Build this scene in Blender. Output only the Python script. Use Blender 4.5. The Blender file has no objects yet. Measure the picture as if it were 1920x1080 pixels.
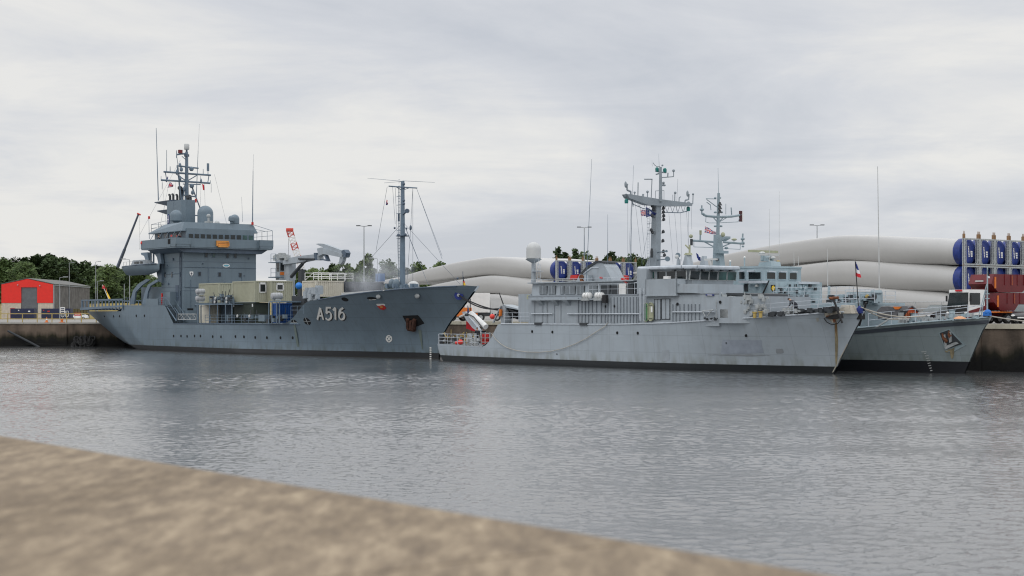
import bpy, math, random
from mathutils import Vector
R = math.radians
sc = bpy.context.scene
# ------------------------------------------------------------ camera, light, exposure
EYE = 4.6          # metres above the water
FPX = 3000.0       # focal length in pixels of the 1920 wide photograph
HOR = 591.0        # row of the horizon
cam = bpy.data.objects.new('camera', bpy.data.cameras.new('camera'))
sc.collection.objects.link(cam); sc.camera = cam; sc.cycles.volume_bounces = 4; sc.cycles.filter_width = 1.15
cam.location = (0, 0, EYE); cam.rotation_euler = (R(90), 0, 0)
cam.data.lens = FPX/1920*36; cam.data.sensor_width = 36
cam.data.shift_y = (HOR-540)/1920
cam.data.clip_start = .1; cam.data.clip_end = 9000
cam.data.dof.use_dof = True; cam.data.dof.focus_distance = 150; cam.data.dof.aperture_fstop = 2.2
vs = sc.view_settings
vs.view_transform = 'Standard'; vs.look = 'None'; vs.gamma = 1; vs.use_curve_mapping = False
vs.exposure = 0.06
SUN_EL, SUN_AZ = R(55), R(-150)      # azimuth measured from +Y towards +X; behind the camera, to the left
w = bpy.data.worlds.new('World'); sc.world = w; w.use_nodes = True
nt = w.node_tree; N = nt.nodes; Lk = nt.links; N.clear()
def nd(t, **k):
    n = N.new(t)
    for a, b in k.items(): setattr(n, a, b)
    return n
out = nd('ShaderNodeOutputWorld'); bg = nd('ShaderNodeBackground')
sky = nd('ShaderNodeTexSky', sky_type='NISHITA', sun_disc=False, sun_elevation=SUN_EL, sun_rotation=SUN_AZ)
tc = nd('ShaderNodeTexCoord'); sx = nd('ShaderNodeSeparateXYZ'); Lk.new(tc.outputs['Generated'], sx.inputs[0])
def m(op, a, b=None, c=None, clamp=False):
    n = nd('ShaderNodeMath', operation=op); n.use_clamp = clamp
    for i, v in enumerate((a, b, c)):
        if v is None: continue
        if isinstance(v, (int, float)): n.inputs[i].default_value = v
        else: Lk.new(v, n.inputs[i])
    return n.outputs[0]
zc = m('MAXIMUM', sx.outputs[2], 0.0); den = m('ADD', zc, .13)
cx = nd('ShaderNodeCombineXYZ')
Lk.new(m('DIVIDE', sx.outputs[0], den), cx.inputs[0]); Lk.new(m('DIVIDE', sx.outputs[1], den), cx.inputs[1])
def cloud(scale, sxy, det, rough, off):
    mp = nd('ShaderNodeMapping'); mp.inputs['Scale'].default_value = sxy; mp.inputs['Location'].default_value = off
    mp.inputs['Rotation'].default_value = (0, 0, R(-9))
    Lk.new(cx.outputs[0], mp.inputs[0])
    n = nd('ShaderNodeTexNoise'); n.inputs['Scale'].default_value = scale; n.inputs['Detail'].default_value = det
    n.inputs['Roughness'].default_value = rough; n.inputs['Distortion'].default_value = .5
    Lk.new(mp.outputs[0], n.inputs['Vector']); return n.outputs[0]
c1 = cloud(.55, (1.0, .8, 1), 7, .56, (3.4, 1.7, 0)); c2 = cloud(1.7, (.8, 1.0, 1), 6, .62, (7, 4, 2))
cc = m('ADD', m('MULTIPLY', c1, .68), m('MULTIPLY', c2, .32))
rp = nd('ShaderNodeValToRGB'); Lk.new(cc, rp.inputs[0])
E_ = rp.color_ramp.elements
E_[0].position = .39; E_[0].color = (.565, .59, .64, 1)
E_[1].position = .585; E_[1].color = (.81, .80, .78, 1)
e = E_.new(.48); e.color = (.66, .675, .71, 1)
# the overcast is brighter towards the zenith, as real overcast skies are
gr = nd('ShaderNodeMapRange'); Lk.new(zc, gr.inputs[0])
gr.inputs[1].default_value = .19; gr.inputs[2].default_value = .62; gr.inputs[3].default_value = .98; gr.inputs[4].default_value = 2.0
vm = nd('ShaderNodeVectorMath', operation='SCALE'); Lk.new(rp.outputs[0], vm.inputs[0]); Lk.new(gr.outputs[0], vm.inputs['Scale'])
sk = nd('ShaderNodeVectorMath', operation='SCALE'); Lk.new(sky.outputs[0], sk.inputs[0]); sk.inputs['Scale'].default_value = .1
mx = nd('ShaderNodeMixRGB'); mx.inputs[0].default_value = .94
Lk.new(sk.outputs[0], mx.inputs[1]); Lk.new(vm.outputs[0], mx.inputs[2])
Lk.new(mx.outputs[0], bg.inputs[0]); bg.inputs[1].default_value = 1.0; Lk.new(bg.outputs[0], out.inputs[0])
sun = bpy.data.objects.new('sun', bpy.data.lights.new('sun', 'SUN')); sc.collection.objects.link(sun)
sun.data.energy = .55; sun.data.angle = R(25); sun.data.color = (1, .96, .9)
sd = Vector((math.sin(SUN_AZ)*math.cos(SUN_EL), math.cos(SUN_AZ)*math.cos(SUN_EL), math.sin(SUN_EL)))
sun.rotation_euler = sd.to_track_quat('Z', 'Y').to_euler()

# ------------------------------------------------------------ materials
def mat(name, col, rough=.55, metal=0, var=.12, vscale=1.5, dirt=None, streak=0, spec=.5, bump=0, bscale=8, bands=None, plates=0):
    """procedural paint: base colour with mottling, vertical weather streaks and optional bands by height."""
    M = bpy.data.materials.new(name); M.use_nodes = True
    t = M.node_tree; b = t.nodes['Principled BSDF']; L = t.links
    b.inputs['Roughness'].default_value = rough; b.inputs['Metallic'].default_value = metal
    b.inputs['Specular IOR Level'].default_value = spec
    tcn = t.nodes.new('ShaderNodeTexCoord'); vec = tcn.outputs['Object']
    def noise(sc_, mp_=None, det=4):
        v = vec
        if mp_:
            k = t.nodes.new('ShaderNodeMapping'); k.inputs['Scale'].default_value = mp_; L.new(v, k.inputs[0]); v = k.outputs[0]
        n = t.nodes.new('ShaderNodeTexNoise'); n.inputs['Scale'].default_value = sc_; n.inputs['Detail'].default_value = det
        L.new(v, n.inputs['Vector']); return n.outputs[0]
    def ramp(src, stops):
        r = t.nodes.new('ShaderNodeValToRGB'); L.new(src, r.inputs[0]); el = r.color_ramp.elements
        while len(el) < len(stops): el.new(.5)
        for q, (p, c) in zip(el, stops): q.position = p; q.color = c if len(c) == 4 else (*c, 1)
        return r
    c = tuple(col)
    lo = tuple(x*(1-var) for x in c); hi = tuple(min(1, x*(1+var)) for x in c)
    cur = ramp(noise(vscale), [(.3, lo), (.7, hi)]).outputs[0]
    def mix(f, a, bb):
        k = t.nodes.new('ShaderNodeMixRGB')
        if isinstance(f, float): k.inputs[0].default_value = f
        else: L.new(f, k.inputs[0])
        L.new(a, k.inputs[1])
        if isinstance(bb, tuple): k.inputs[2].default_value = (*bb, 1)
        else: L.new(bb, k.inputs[2])
        return k.outputs[0]
    if streak:
        g = ramp(noise(1.0, (2.2, 2.2, .22), 5), [(.5, (0, 0, 0)), (.75, (streak,)*3)]).outputs[0]
        cur = mix(g, cur, dirt or tuple(x*.55 for x in c))
    if plates:         # weld seams of the shell plating
        sp0 = t.nodes.new('ShaderNodeSeparateXYZ'); L.new(vec, sp0.inputs[0]); sm_ = None
        for ax, stp in ((0, 2.7), (2, 1.45)):
            a_ = t.nodes.new('ShaderNodeMath'); a_.operation = 'PINGPONG'; L.new(sp0.outputs[ax], a_.inputs[0]); a_.inputs[1].default_value = stp/2
            b_ = t.nodes.new('ShaderNodeMath'); b_.operation = 'LESS_THAN'; L.new(a_.outputs[0], b_.inputs[0]); b_.inputs[1].default_value = .022
            c_ = t.nodes.new('ShaderNodeMath'); c_.operation = 'MULTIPLY'; L.new(b_.outputs[0], c_.inputs[0]); c_.inputs[1].default_value = plates; cur = mix(c_.outputs[0], cur, tuple(x*.5 for x in c))
        g = ramp(noise(.9, (.35, 1, 1.6), 3), [(.56, (0, 0, 0)), (.60, (.22,)*3), (.68, (.0,)*3)]).outputs[0]; cur = mix(g, cur, tuple(min(1, x*1.18) for x in c))
    if bands:          # [(z, colour), ...]: below z the paint is that colour (boot topping)
        sp = t.nodes.new('ShaderNodeSeparateXYZ'); L.new(vec, sp.inputs[0])
        wv = t.nodes.new('ShaderNodeMath'); wv.operation = 'MULTIPLY_ADD'
        L.new(noise(1.3, (1, 1, 1), 3), wv.inputs[0]); wv.inputs[1].default_value = .1; L.new(sp.outputs[2], wv.inputs[2])
        zb0 = bands[0][0]; dm = t.nodes.new('ShaderNodeMapRange'); L.new(sp.outputs[2], dm.inputs[0]); dm.inputs[1].default_value = zb0; dm.inputs[2].default_value = zb0+.9; dm.inputs[3].default_value = .75; dm.inputs[4].default_value = 0
        dn = ramp(noise(1.0, (1.6, 1.6, .5), 5), [(.42, (0, 0, 0)), (.62, (1, 1, 1))]).outputs[0]; dx_ = t.nodes.new('ShaderNodeMath'); dx_.operation = 'MULTIPLY'; L.new(dm.outputs[0], dx_.inputs[0]); L.new(dn, dx_.inputs[1])
        cur = mix(dx_.outputs[0], cur, tuple(x*y for x, y in zip(c, (.62, .6, .5))))     # tide grime just above the boot topping
        for z, bc in bands:
            lt = t.nodes.new('ShaderNodeMath'); lt.operation = 'LESS_THAN'; L.new(wv.outputs[0] if z < .5 else sp.outputs[2], lt.inputs[0]); lt.inputs[1].default_value = z
            cur = mix(lt.outputs[0], cur, tuple(bc))
    L.new(cur, b.inputs['Base Color'])
    if bump:
        bp = t.nodes.new('ShaderNodeBump'); bp.inputs['Strength'].default_value = bump; bp.inputs['Distance'].default_value = .05
        L.new(noise(bscale, None, 5), bp.inputs['Height']); L.new(bp.outputs[0], b.inputs['Normal'])
    return M
def flat(name, col, rough=.6, **k): return mat(name, col, rough, var=.05, **k)

TG = (.136, .184, .222)                    # the tender's blue grey
GL = (.35, .395, .43)                    # pale grey of the middle ship
LB = (.33, .415, .45)                       # light blue grey of the far ship
M = dict(
 thull=mat('tender_hull_paint', TG, .45, streak=.35, vscale=.35, var=.1, dirt=(.10, .125, .14), plates=.4, bump=.4, bscale=.8, bands=[(.62, (.006, .007, .009)), (.12, (.01, .01, .008))]),
 tsup=mat('tender_paint', (.142, .19, .226), .5, streak=.25, vscale=.6, var=.07), tdeck=mat('tender_deck', (.10, .13, .15), .8),
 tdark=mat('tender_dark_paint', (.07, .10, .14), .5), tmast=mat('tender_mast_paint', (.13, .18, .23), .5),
 mhull=mat('minehunter_hull_paint', GL, .45, streak=.3, vscale=.3, var=.07, dirt=(.22, .235, .235), plates=.32, bump=.45, bscale=.7, bands=[(.58, (.010, .013, .015))]),
 msup=mat('minehunter_paint', (.33, .37, .40), .5, streak=.5, vscale=.8, var=.09, dirt=(.24, .25, .26)), mdeck=mat('minehunter_deck', (.18, .19, .2), .8),
 mlight=mat('pale_grey_paint', (.48, .52, .56), .45),
 shull=mat('survey_hull_paint', (.225, .268, .276), .42, plates=.3, bump=.3, bscale=.8, streak=.3, vscale=.3, var=.06, bands=[(.95, (.006, .007, .010))]),
 ssup=mat('light_blue_paint', LB, .5, streak=.4, vscale=.7, var=.08, dirt=(.22, .28, .3)), sdeck=mat('light_blue_deck', (.2, .25, .28), .8),
 glass=mat('dark_glass', (.012, .018, .02), .08, var=.3, vscale=1.2), tealglass=mat('green_tint_glass', (.03, .075, .07), .08, var=.8, vscale=1.0),
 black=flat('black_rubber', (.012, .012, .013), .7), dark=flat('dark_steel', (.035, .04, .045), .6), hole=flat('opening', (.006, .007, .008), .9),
 steel=mat('galvanised_steel', (.36, .38, .38), .5, var=.2, vscale=4), white=mat('white_paint', (.76, .76, .74), .5, var=.05),
 offwhite=mat('offwhite_dome', (.50, .51, .50), .5, var=.05), canister=mat('raft_canister', (.38, .39, .40), .5, var=.1), letter=flat('letter_white', (.75, .74, .70), .5), lettershadow=flat('letter_black', (.01, .011, .012), .5),
 beige=mat('beige_container_paint', (.40, .40, .30), .55, streak=.25, var=.06), cream=mat('cream_container_paint', (.62, .58, .48), .55, streak=.3, var=.06),
 green=mat('dark_green_container_paint', (.022, .032, .022), .6), blue=mat('blue_container_paint', (.012, .075, .27), .45), navy=mat('navy_container_paint', (.014, .02, .06), .5, streak=.2),
 charcoal=mat('charcoal_container_paint', (.028, .033, .042), .5), cblue=mat('cap_blue_sheet', (.010, .030, .185), .45, var=.35, vscale=1.3, bump=.6, bscale=1.6),
 blade=mat('blade_gelcoat', (.455, .45, .435), .38, var=.045, vscale=.08, streak=.08), red=mat('red_cladding', (.74, .022, .012), .5, var=.05),
 redp=flat('red_paint', (.5, .02, .015), .5), coral=flat('coral_buoy', (.75, .06, .045), .45), orange=flat('orange_paint', (.65, .17, .02), .5),
 amber=mat('orange_board', (.62, .27, .06), .6, var=.2), rust=mat('rust', (.17, .065, .03), .9, var=.5, vscale=5), yellow=mat('yellow_paint', (.42, .32, .11), .6, streak=.4, dirt=(.25, .19, .08)),
 mmast=mat('mast_grey', (.24, .275, .30), .5, var=.1), smast=mat('light_mast_paint', (.25, .315, .345), .5, var=.1), anchorrust=mat('dark_anchor_rust', (.075, .032, .020), .9, var=.5, vscale=4), stainrust=mat('rust_stain', (.24, .20, .12), .8, var=.4, vscale=2), grime=mat('grime_stain', (.24, .26, .275), .7, var=.1),
 maroon=mat('maroon_skip_paint', (.14, .011, .014), .45, streak=.3, var=.15), rope=flat('rope', (.45, .42, .36), .9), darkrope=flat('dark_rope', (.015, .015, .017), .9),
 tarp=mat('grey_tarpaulin', (.10, .10, .105), .75, var=.25, vscale=2.5, bump=.5, bscale=2), tyre=flat('tyre', (.018, .018, .018), .85),
 skin=flat('skin', (.45, .25, .17), .6), hair=flat('hair', (.03, .02, .015), .8), clothes=flat('navy_clothes', (.012, .014, .022), .85),
 brass=flat('ochre_paint', (.45, .33, .10), .6), leafgreen=flat('green_board', (.07, .20, .08), .6), khaki=mat('pale_olive_board', (.35, .36, .24), .6, var=.15),
 fblue=flat('flag_blue', (.015, .03, .17), .8), fred=flat('flag_red', (.55, .02, .03), .8), fwhite=flat('flag_white', (.72, .72, .74), .8), fyel=flat('flag_yellow', (.75, .48, .03), .8), fblack=flat('flag_black', (.02, .02, .02), .8),
 carblack=flat('black_car_paint', (.012, .013, .015), .2), cladding=mat('fibre_cement_cladding', (.17, .162, .148), .8, streak=.8, dirt=(.06, .057, .05), var=.25, vscale=.7),
 roof=mat('grey_roofing', (.13, .13, .12), .8, streak=.2), shutter=mat('grey_shutter', (.13, .14, .15), .5), creamwall=mat('cream_render', (.52, .45, .36), .8, streak=.3),
 bark=mat('bark', (.06, .045, .03), .95), concrete=mat('quay_concrete', (.33, .315, .28), .9, var=.2, vscale=.6), galv=flat('lamp_post_steel', (.28, .30, .31), .5), teal=flat('green_lens', (.01, .17, .15), .3),
 tan=flat('tan_block', (.24, .14, .07), .8), craneblue=flat('crane_boom_paint', (.05, .07, .11), .5), greyred=flat('red_lattice_paint', (.5, .05, .03), .6),
)
MATS = M
def leafmat(name, a, b_):
    m_ = bpy.data.materials.new(name); m_.use_nodes = True; t = m_.node_tree; b = t.nodes['Principled BSDF']
    b.inputs['Roughness'].default_value = .7; b.inputs['Specular IOR Level'].default_value = .2
    g = t.nodes.new('ShaderNodeTexCoord'); n = t.nodes.new('ShaderNodeTexNoise'); n.inputs['Scale'].default_value = .45; n.inputs['Detail'].default_value = 5
    oi = t.nodes.new('ShaderNodeObjectInfo'); ad = t.nodes.new('ShaderNodeMath'); ad.operation = 'MULTIPLY_ADD'
    t.links.new(g.outputs['Object'], n.inputs['Vector']); t.links.new(oi.outputs['Random'], ad.inputs[0]); ad.inputs[1].default_value = .3; t.links.new(n.outputs[0], ad.inputs[2])
    r = t.nodes.new('ShaderNodeValToRGB'); t.links.new(ad.outputs[0], r.inputs[0])
    r.color_ramp.elements[0].position = .4; r.color_ramp.elements[0].color = (*a, 1); r.color_ramp.elements[1].position = .9; r.color_ramp.elements[1].color = (*b_, 1)
    t.links.new(r.outputs[0], b.inputs['Base Color']); return m_
M['leafdark'] = leafmat('dark_foliage', (.024, .042, .018), (.066, .10, .036))
M['leafmid'] = leafmat('green_foliage', (.045, .078, .022), (.12, .165, .055))

# ------------------------------------------------------------ mesh helpers
C = sc.collection
class MB:
    def __init__(s): s.v = []; s.f = []; s.mi = []
    def add(s, vs_, fs, mi=0):
        o = len(s.v); s.v += [tuple(p) for p in vs_]; s.f += [tuple(o+i for i in f) for f in fs]; s.mi += [mi]*len(fs); return s
    def box(s, a, b, mi=0):
        (x0, y0, z0), (x1, y1, z1) = a, b
        return s.hexa([(x0, y0, z0), (x1, y0, z0), (x1, y1, z0), (x0, y1, z0), (x0, y0, z1), (x1, y0, z1), (x1, y1, z1), (x0, y1, z1)], mi)
    def hexa(s, p, mi=0): return s.add(p, [(0, 3, 2, 1), (4, 5, 6, 7), (0, 1, 5, 4), (1, 2, 6, 5), (2, 3, 7, 6), (3, 0, 4, 7)], mi)
    def ext(s, pts, vec, mi=0):
        n = len(pts); q = [tuple(a+b for a, b in zip(p, vec)) for p in pts]
        return s.add(list(pts)+q, [tuple(range(n))[::-1], tuple(range(n, 2*n))]+[(i, (i+1) % n, n+(i+1) % n, n+i) for i in range(n)], mi)
    def pris(s, poly, z0, z1, top=None, mi=0):
        n = len(poly); top = top or poly
        return s.add([(x, y, z0) for x, y in poly]+[(x, y, z1) for x, y in top], [tuple(range(n))[::-1], tuple(range(n, 2*n))]+[(i, (i+1) % n, n+(i+1) % n, n+i) for i in range(n)], mi)
    def tube(s, p0, p1, r0, r1=None, n=6, mi=0):
        r1 = r0 if r1 is None else r1; a = Vector(p0); b = Vector(p1); d = b-a
        if d.length < 1e-6: return s
        d.normalize(); u = d.orthogonal().normalized(); w_ = d.cross(u); vs_ = []
        for c, r in ((a, r0), (b, r1)):
            for i in range(n):
                t = 2*math.pi*(i+.5)/n; vs_.append(c+(u*math.cos(t)+w_*math.sin(t))*r)
        return s.add(vs_, [(i, (i+1) % n, n+(i+1) % n, n+i) for i in range(n)]+[tuple(range(n))[::-1], tuple(range(n, 2*n))], mi)
    def path(s, pts, r, n=6, mi=0):
        for a, b in zip(pts, pts[1:]): s.tube(a, b, r, r, n, mi)
        return s
    def lathe(s, c, prof, n=16, mi=0):
        vs_ = []; k = len(prof)
        for r, z in prof:
            for i in range(n): t = 2*math.pi*i/n; vs_.append((c[0]+r*math.cos(t), c[1]+r*math.sin(t), c[2]+z))
        fs = [(j*n+i, j*n+(i+1) % n, (j+1)*n+(i+1) % n, (j+1)*n+i) for j in range(k-1) for i in range(n)]
        return s.add(vs_, fs+[tuple(range(n))[::-1], tuple(range((k-1)*n, k*n))], mi)
    def dome(s, c, r, h, n=18, mi=0):        # cylinder of height h under a half sphere
        return s.lathe(c, [(r*.9, 0), (r, .08*r), (r, h)]+[(r*math.cos(a), h+r*math.sin(a)) for a in [i*math.pi/16 for i in range(1, 8)]]+[(.02, h+r)], n, mi)
    def ball(s, c, r, n=12, mi=0, sq=(1, 1, 1)):
        o = len(s.v); s.lathe((0, 0, 0), [(max(.01, math.sin(a))*r, -math.cos(a)*r) for a in [i*math.pi/8 for i in range(9)]], n, mi)
        for i in range(o, len(s.v)): x, y, z = s.v[i]; s.v[i] = (c[0]+x*sq[0], c[1]+y*sq[1], c[2]+z*sq[2])
        return s
    def disc(s, c, nrm, r, th, n=12, mi=0):
        c = Vector(c); nr = Vector(nrm).normalized(); return s.tube(c, c+nr*th, r, r, n, mi)
def new(name, me, parent=None):
    o = bpy.data.objects.new(name, me); C.objects.link(o)
    if parent is not None: o.parent = parent
    return o
def build(name, mb, mats, parent=None, smooth=False, label=None):
    me = bpy.data.meshes.new(name); me.from_pydata(mb.v, [], mb.f)
    mats = mats if isinstance(mats, (list, tuple)) else [mats]
    for x in mats: me.materials.append(MATS[x] if isinstance(x, str) else x)
    if len(mats) > 1: me.polygons.foreach_set('material_index', mb.mi)
    import bmesh
    b = bmesh.new(); b.from_mesh(me); bmesh.ops.recalc_face_normals(b, faces=b.faces); b.to_mesh(me); b.free()
    if smooth:
        me.polygons.foreach_set('use_smooth', [True]*len(me.polygons))
        try: me.set_sharp_from_angle(angle=R(38))
        except Exception: pass
    me.update(); o = new(name, me, parent)
    if label: o['label'] = label
    return o
def tag(o, label, cat, group=None):
    o['label'] = label; o['category'] = cat
    if group: o['group'] = group
    return o
def empty(name, loc, rz, label, cat, group=None):
    o = new(name, None); o.location = loc; o.rotation_euler = (0, 0, rz); o.empty_display_size = .3
    return tag(o, label, cat, group)
def struct(name, mb, mt): o = build(name, mb, mt); o['kind'] = 'structure'; return o
def interp(x, tab):
    if x <= tab[0][0]: return tab[0][1]
    for (a, b), (c, d) in zip(tab, tab[1:]):
        if x <= c: return b+(d-b)*(x-a)/(c-a) if c > a else d
    return tab[-1][1]
def copy_tree(o, parent=None):
    c = o.copy(); C.objects.link(c); c.parent = parent
    for ch in list(o.children): copy_tree(ch, c)
    return c
ORD = ['nearest', 'second', 'third', 'fourth', 'fifth', 'sixth', 'seventh', 'eighth']
def shore(x, y): Y = EYE*FPX/(y-HOR); return ((x-960)/FPX*Y, Y)
def at(x, y, Y): return Vector(((x-960)/FPX*Y, Y, EYE-(y-HOR)/FPX*Y))     # world point seen at (x, y) of the survey photo, Y metres out
def gp(x, Y, z): return Vector(((x-960)/FPX*Y, Y, z))

class Frame:
    """a ship's own axes: s towards the bow, v towards port (away from the camera), z up."""
    def __init__(s, ox, oy, th):
        t = R(th); s.o = (ox, oy); s.u = (math.sin(t), -math.cos(t)); s.n = (math.cos(t), math.sin(t)); s.rot = math.atan2(-math.cos(t), math.sin(t))
    def q(s, x, y, v):
        a = (x-960)/FPX; Y = (v+s.o[0]*s.n[0]+s.o[1]*s.n[1])/(a*s.n[0]+s.n[1])
        return ((a*Y-s.o[0])*s.u[0]+(Y-s.o[1])*s.u[1], v, EYE-(y-HOR)/FPX*Y)
    def qs(s, x, y, S):
        a = (x-960)/FPX; Y = (S+s.o[0]*s.u[0]+s.o[1]*s.u[1])/(a*s.u[0]+s.u[1])
        return (S, (a*Y-s.o[0])*s.n[0]+(Y-s.o[1])*s.n[1], EYE-(y-HOR)/FPX*Y)
    def sym(s, x1, x2):              # a face square to the keel whose edges are seen at x1 (starboard) and x2 (port)
        lo, hi = .2, 12
        for _ in range(40):
            w_ = (lo+hi)/2; S = s.q(x1, 0, -w_)[0]
            if s.qs(x2, 0, S)[1] > w_: lo = w_
            else: hi = w_
        return S, w_
    def root(s, name, label, cat): return empty(name, (s.o[0], s.o[1], 0), s.rot, label, cat)
    def world(s, p): return Vector((s.o[0]+p[0]*s.u[0]+p[1]*s.n[0], s.o[1]+p[0]*s.u[1]+p[1]*s.n[1], p[2]))
    def P(s, pts, v): return [s.q(x, y, v) for x, y in pts]
    def S(s, pts, S_): return [s.qs(x, y, S_) for x, y in pts]
    def ext(s, mb, pts, v, th, mi=0): return mb.ext(s.P(pts, v), (0, th, 0), mi)
    def extS(s, mb, pts, S_, th, mi=0): return mb.ext(s.S(pts, S_), (-th, 0, 0), mi)
    def boxpx(s, vn, xl, xc, xr, yt, yb):       # corner box: near-left, corner, right edges and top/bottom rows at the corner
        s0 = s.q(xl, 0, vn)[0]; s1, _, zt = s.q(xc, yt, vn); zb = s.q(xc, yb, vn)[2]; vf = s.qs(xr, 0, s1)[1]
        return s0, s1, vn, vf, zb, zt
class Hull(Frame):
    def setup(s, half, Bd, Bw, Zr, p, stern, stem, top):
        s.half = half; s.Bd = Bd; s.Bw = Bw; s.Zr = Zr; s.p = p
        s.stern = sorted((q[2], q[0]) for q in stern); s.stem = sorted((q[2], q[0]) for q in stem); s.stern[0] = (-.2, s.stern[0][1]); s.stem[0] = (-.2, s.stem[0][1])
        s.top = [(-99, 4)]; L = []
        for x, y in top: q = s.onhull(x, y); L.append((q[0], q[2]))
        s.top = L
    def b(s, S_, z):
        s0 = interp(z, s.stern); s1 = interp(z, s.stem); a = min(1, max(0, (S_-s0)/(s1-s0))); return s.ba(a, z)
    def ba(s, a, z):
        t = min(1, max(0, z/s.Zr)); bw = interp(a, s.Bw)*s.half; bd = interp(a, s.Bd)*s.half; r = bw+(bd-bw)*t**s.p
        return r*(1+.08*min(0, z))
    def onhull(s, x, y):
        v = -s.half
        for _ in range(60):
            q = s.q(x, y, v); v = v*.5-.5*s.b(q[0], q[2])
        return s.q(x, y, v)
    def zt(s, S_): return interp(S_, s.top)
    def mesh(s, na=110, nz=14):
        mb = MB(); cols = []; aa = [i/na for i in range(na+1)]
        aa += [(S_-s.stern[-1][1])/(s.stem[-1][1]-s.stern[-1][1]) for S_, _ in s.top]
        aa = sorted(set(round(min(1, max(0, a)), 4) for a in aa))
        for a in aa:
            z = 4
            for _ in range(12): S_ = interp(z, s.stern)*(1-a)+interp(z, s.stem)*a; z = s.zt(S_)
            cols.append([(interp(-.6+(z+.6)*j/nz, s.stern)*(1-a)+interp(-.6+(z+.6)*j/nz, s.stem)*a, s.ba(a, -.6+(z+.6)*j/nz), -.6+(z+.6)*j/nz) for j in range(nz+1)])
        n = nz+1
        for sg in (-1, 1):
            vs_ = [(S_, sg*b_, z) for c in cols for S_, b_, z in c]
            mb.add(vs_, [(i*n+j, (i+1)*n+j, (i+1)*n+j+1, i*n+j+1) for i in range(len(cols)-1) for j in range(nz)])
        c = cols[0]; mb.add([(q[0], -q[1], q[2]) for q in c]+[(q[0], q[1], q[2]) for q in c], [(j, j+1, n+j+1, n+j) for j in range(nz)])
        return mb
    def deck(s, s0, s1, z, n=24, drop=0):
        mb = MB(); vs_ = []
        for i in range(n+1):
            S_ = s0+(s1-s0)*i/n; zz = z if z is not None else s.zt(S_)-drop; b_ = max(.02, s.b(S_, zz)-.03); vs_ += [(S_, -b_, zz), (S_, b_, zz)]
        return mb.add(vs_, [(2*i, 2*i+1, 2*i+3, 2*i+2) for i in range(n)])
    def rail(s, mb, s0, s1, off=0, h=1.0, step=1.6, r=.025, nr=3, side=-1, inset=.12, base=None):
        n = max(1, round((s1-s0)/step)); pts = []
        for i in range(n+1):
            S_ = s0+(s1-s0)*i/n; z = (s.zt(S_) if base is None else base)+off; pts.append((S_, side*max(.02, s.b(S_, z)-inset), z))
        for p in pts: mb.tube(p, (p[0], p[1], p[2]+h), r, r, 5)
        for k in range(1, nr+1): mb.path([(p[0], p[1], p[2]+h*k/nr) for p in pts], r*.8, 5)
    def patch(s, mb, pts, off=.02, mi=0):     # thin shape lying on the starboard plating, points as (s, z)
        return mb.ext([(a, -s.b(a, z)-.0, z) for a, z in pts], (0, -off, 0), mi)
def frail(mb, pts, h=1.0, r=.025, nr=2, step=1.5):
    for a, b in zip(pts, pts[1:]):
        A = Vector(a); B = Vector(b); n = max(1, round((B-A).length/step))
        for i in range(n+1): p = A+(B-A)*i/n; mb.tube(p, p+Vector((0, 0, h)), r, r, 5)
        for k in range(1, nr+1): z = Vector((0, 0, h*k/nr)); mb.tube(A+z, B+z, r*.8, r*.8, 5)
    return mb
def flag(name, F, corners, v, fn, mats, label, nx=22, ny=12, wave=.12, amp=2):
    a, b, c, d = [Vector(F.q(x, y, v)) for x, y in corners]; mb = MB(); vs_ = []    # hoist top, fly top, fly bottom, hoist bottom
    for j in range(ny+1):
        for i in range(nx+1):
            u = i/nx; t = j/ny; p = (a*(1-u)+b*u)*(1-t)+(d*(1-u)+c*u)*t; p.y += wave*math.sin(u*6*amp/2+t*1.5)*u; p.z += .4*wave*math.sin(u*5+1)*u; vs_.append(F.world(p))
    o = len(mb.v); mb.v += [tuple(p) for p in vs_]
    for j in range(ny):
        for i in range(nx): k = j*(nx+1)+i; mb.f.append((k, k+1, k+nx+2, k+nx+1)); mb.mi.append(fn((i+.5)/nx, (j+.5)/ny))
    return tag(build(name, mb, mats, None, True), label, 'flag')
def union(u, t):
    x, y = u*2-1, t*2-1
    if abs(x) < .12 or abs(y) < .2: return 1
    if abs(x) < .2 or abs(y) < .34: return 2
    d = abs(abs(x)-abs(y))
    return 1 if d < .09 else 2 if d < .24 else 0
UJ = ['fblue', 'fred', 'fwhite']
# ============================================================ SETTING
QT = R(37.5); QU = (math.sin(QT), -math.cos(QT)); QN = (math.cos(QT), math.sin(QT))      # quay direction and its landward normal
QP = (40.5, 129.8)                                                                        # a point on the far quay's face
def qpt(t, n=0, z=None):
    x = QP[0]+QU[0]*t+QN[0]*n; y = QP[1]+QU[1]*t+QN[1]*n
    return (x, y) if z is None else (x, y, z)
YL = 236.0; tL = -(YL-QP[1])/math.cos(QT); XC = qpt(tL)[0]                                  # corner where the end wall meets the long quay
ZR, ZL = 3.85, 3.5
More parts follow.
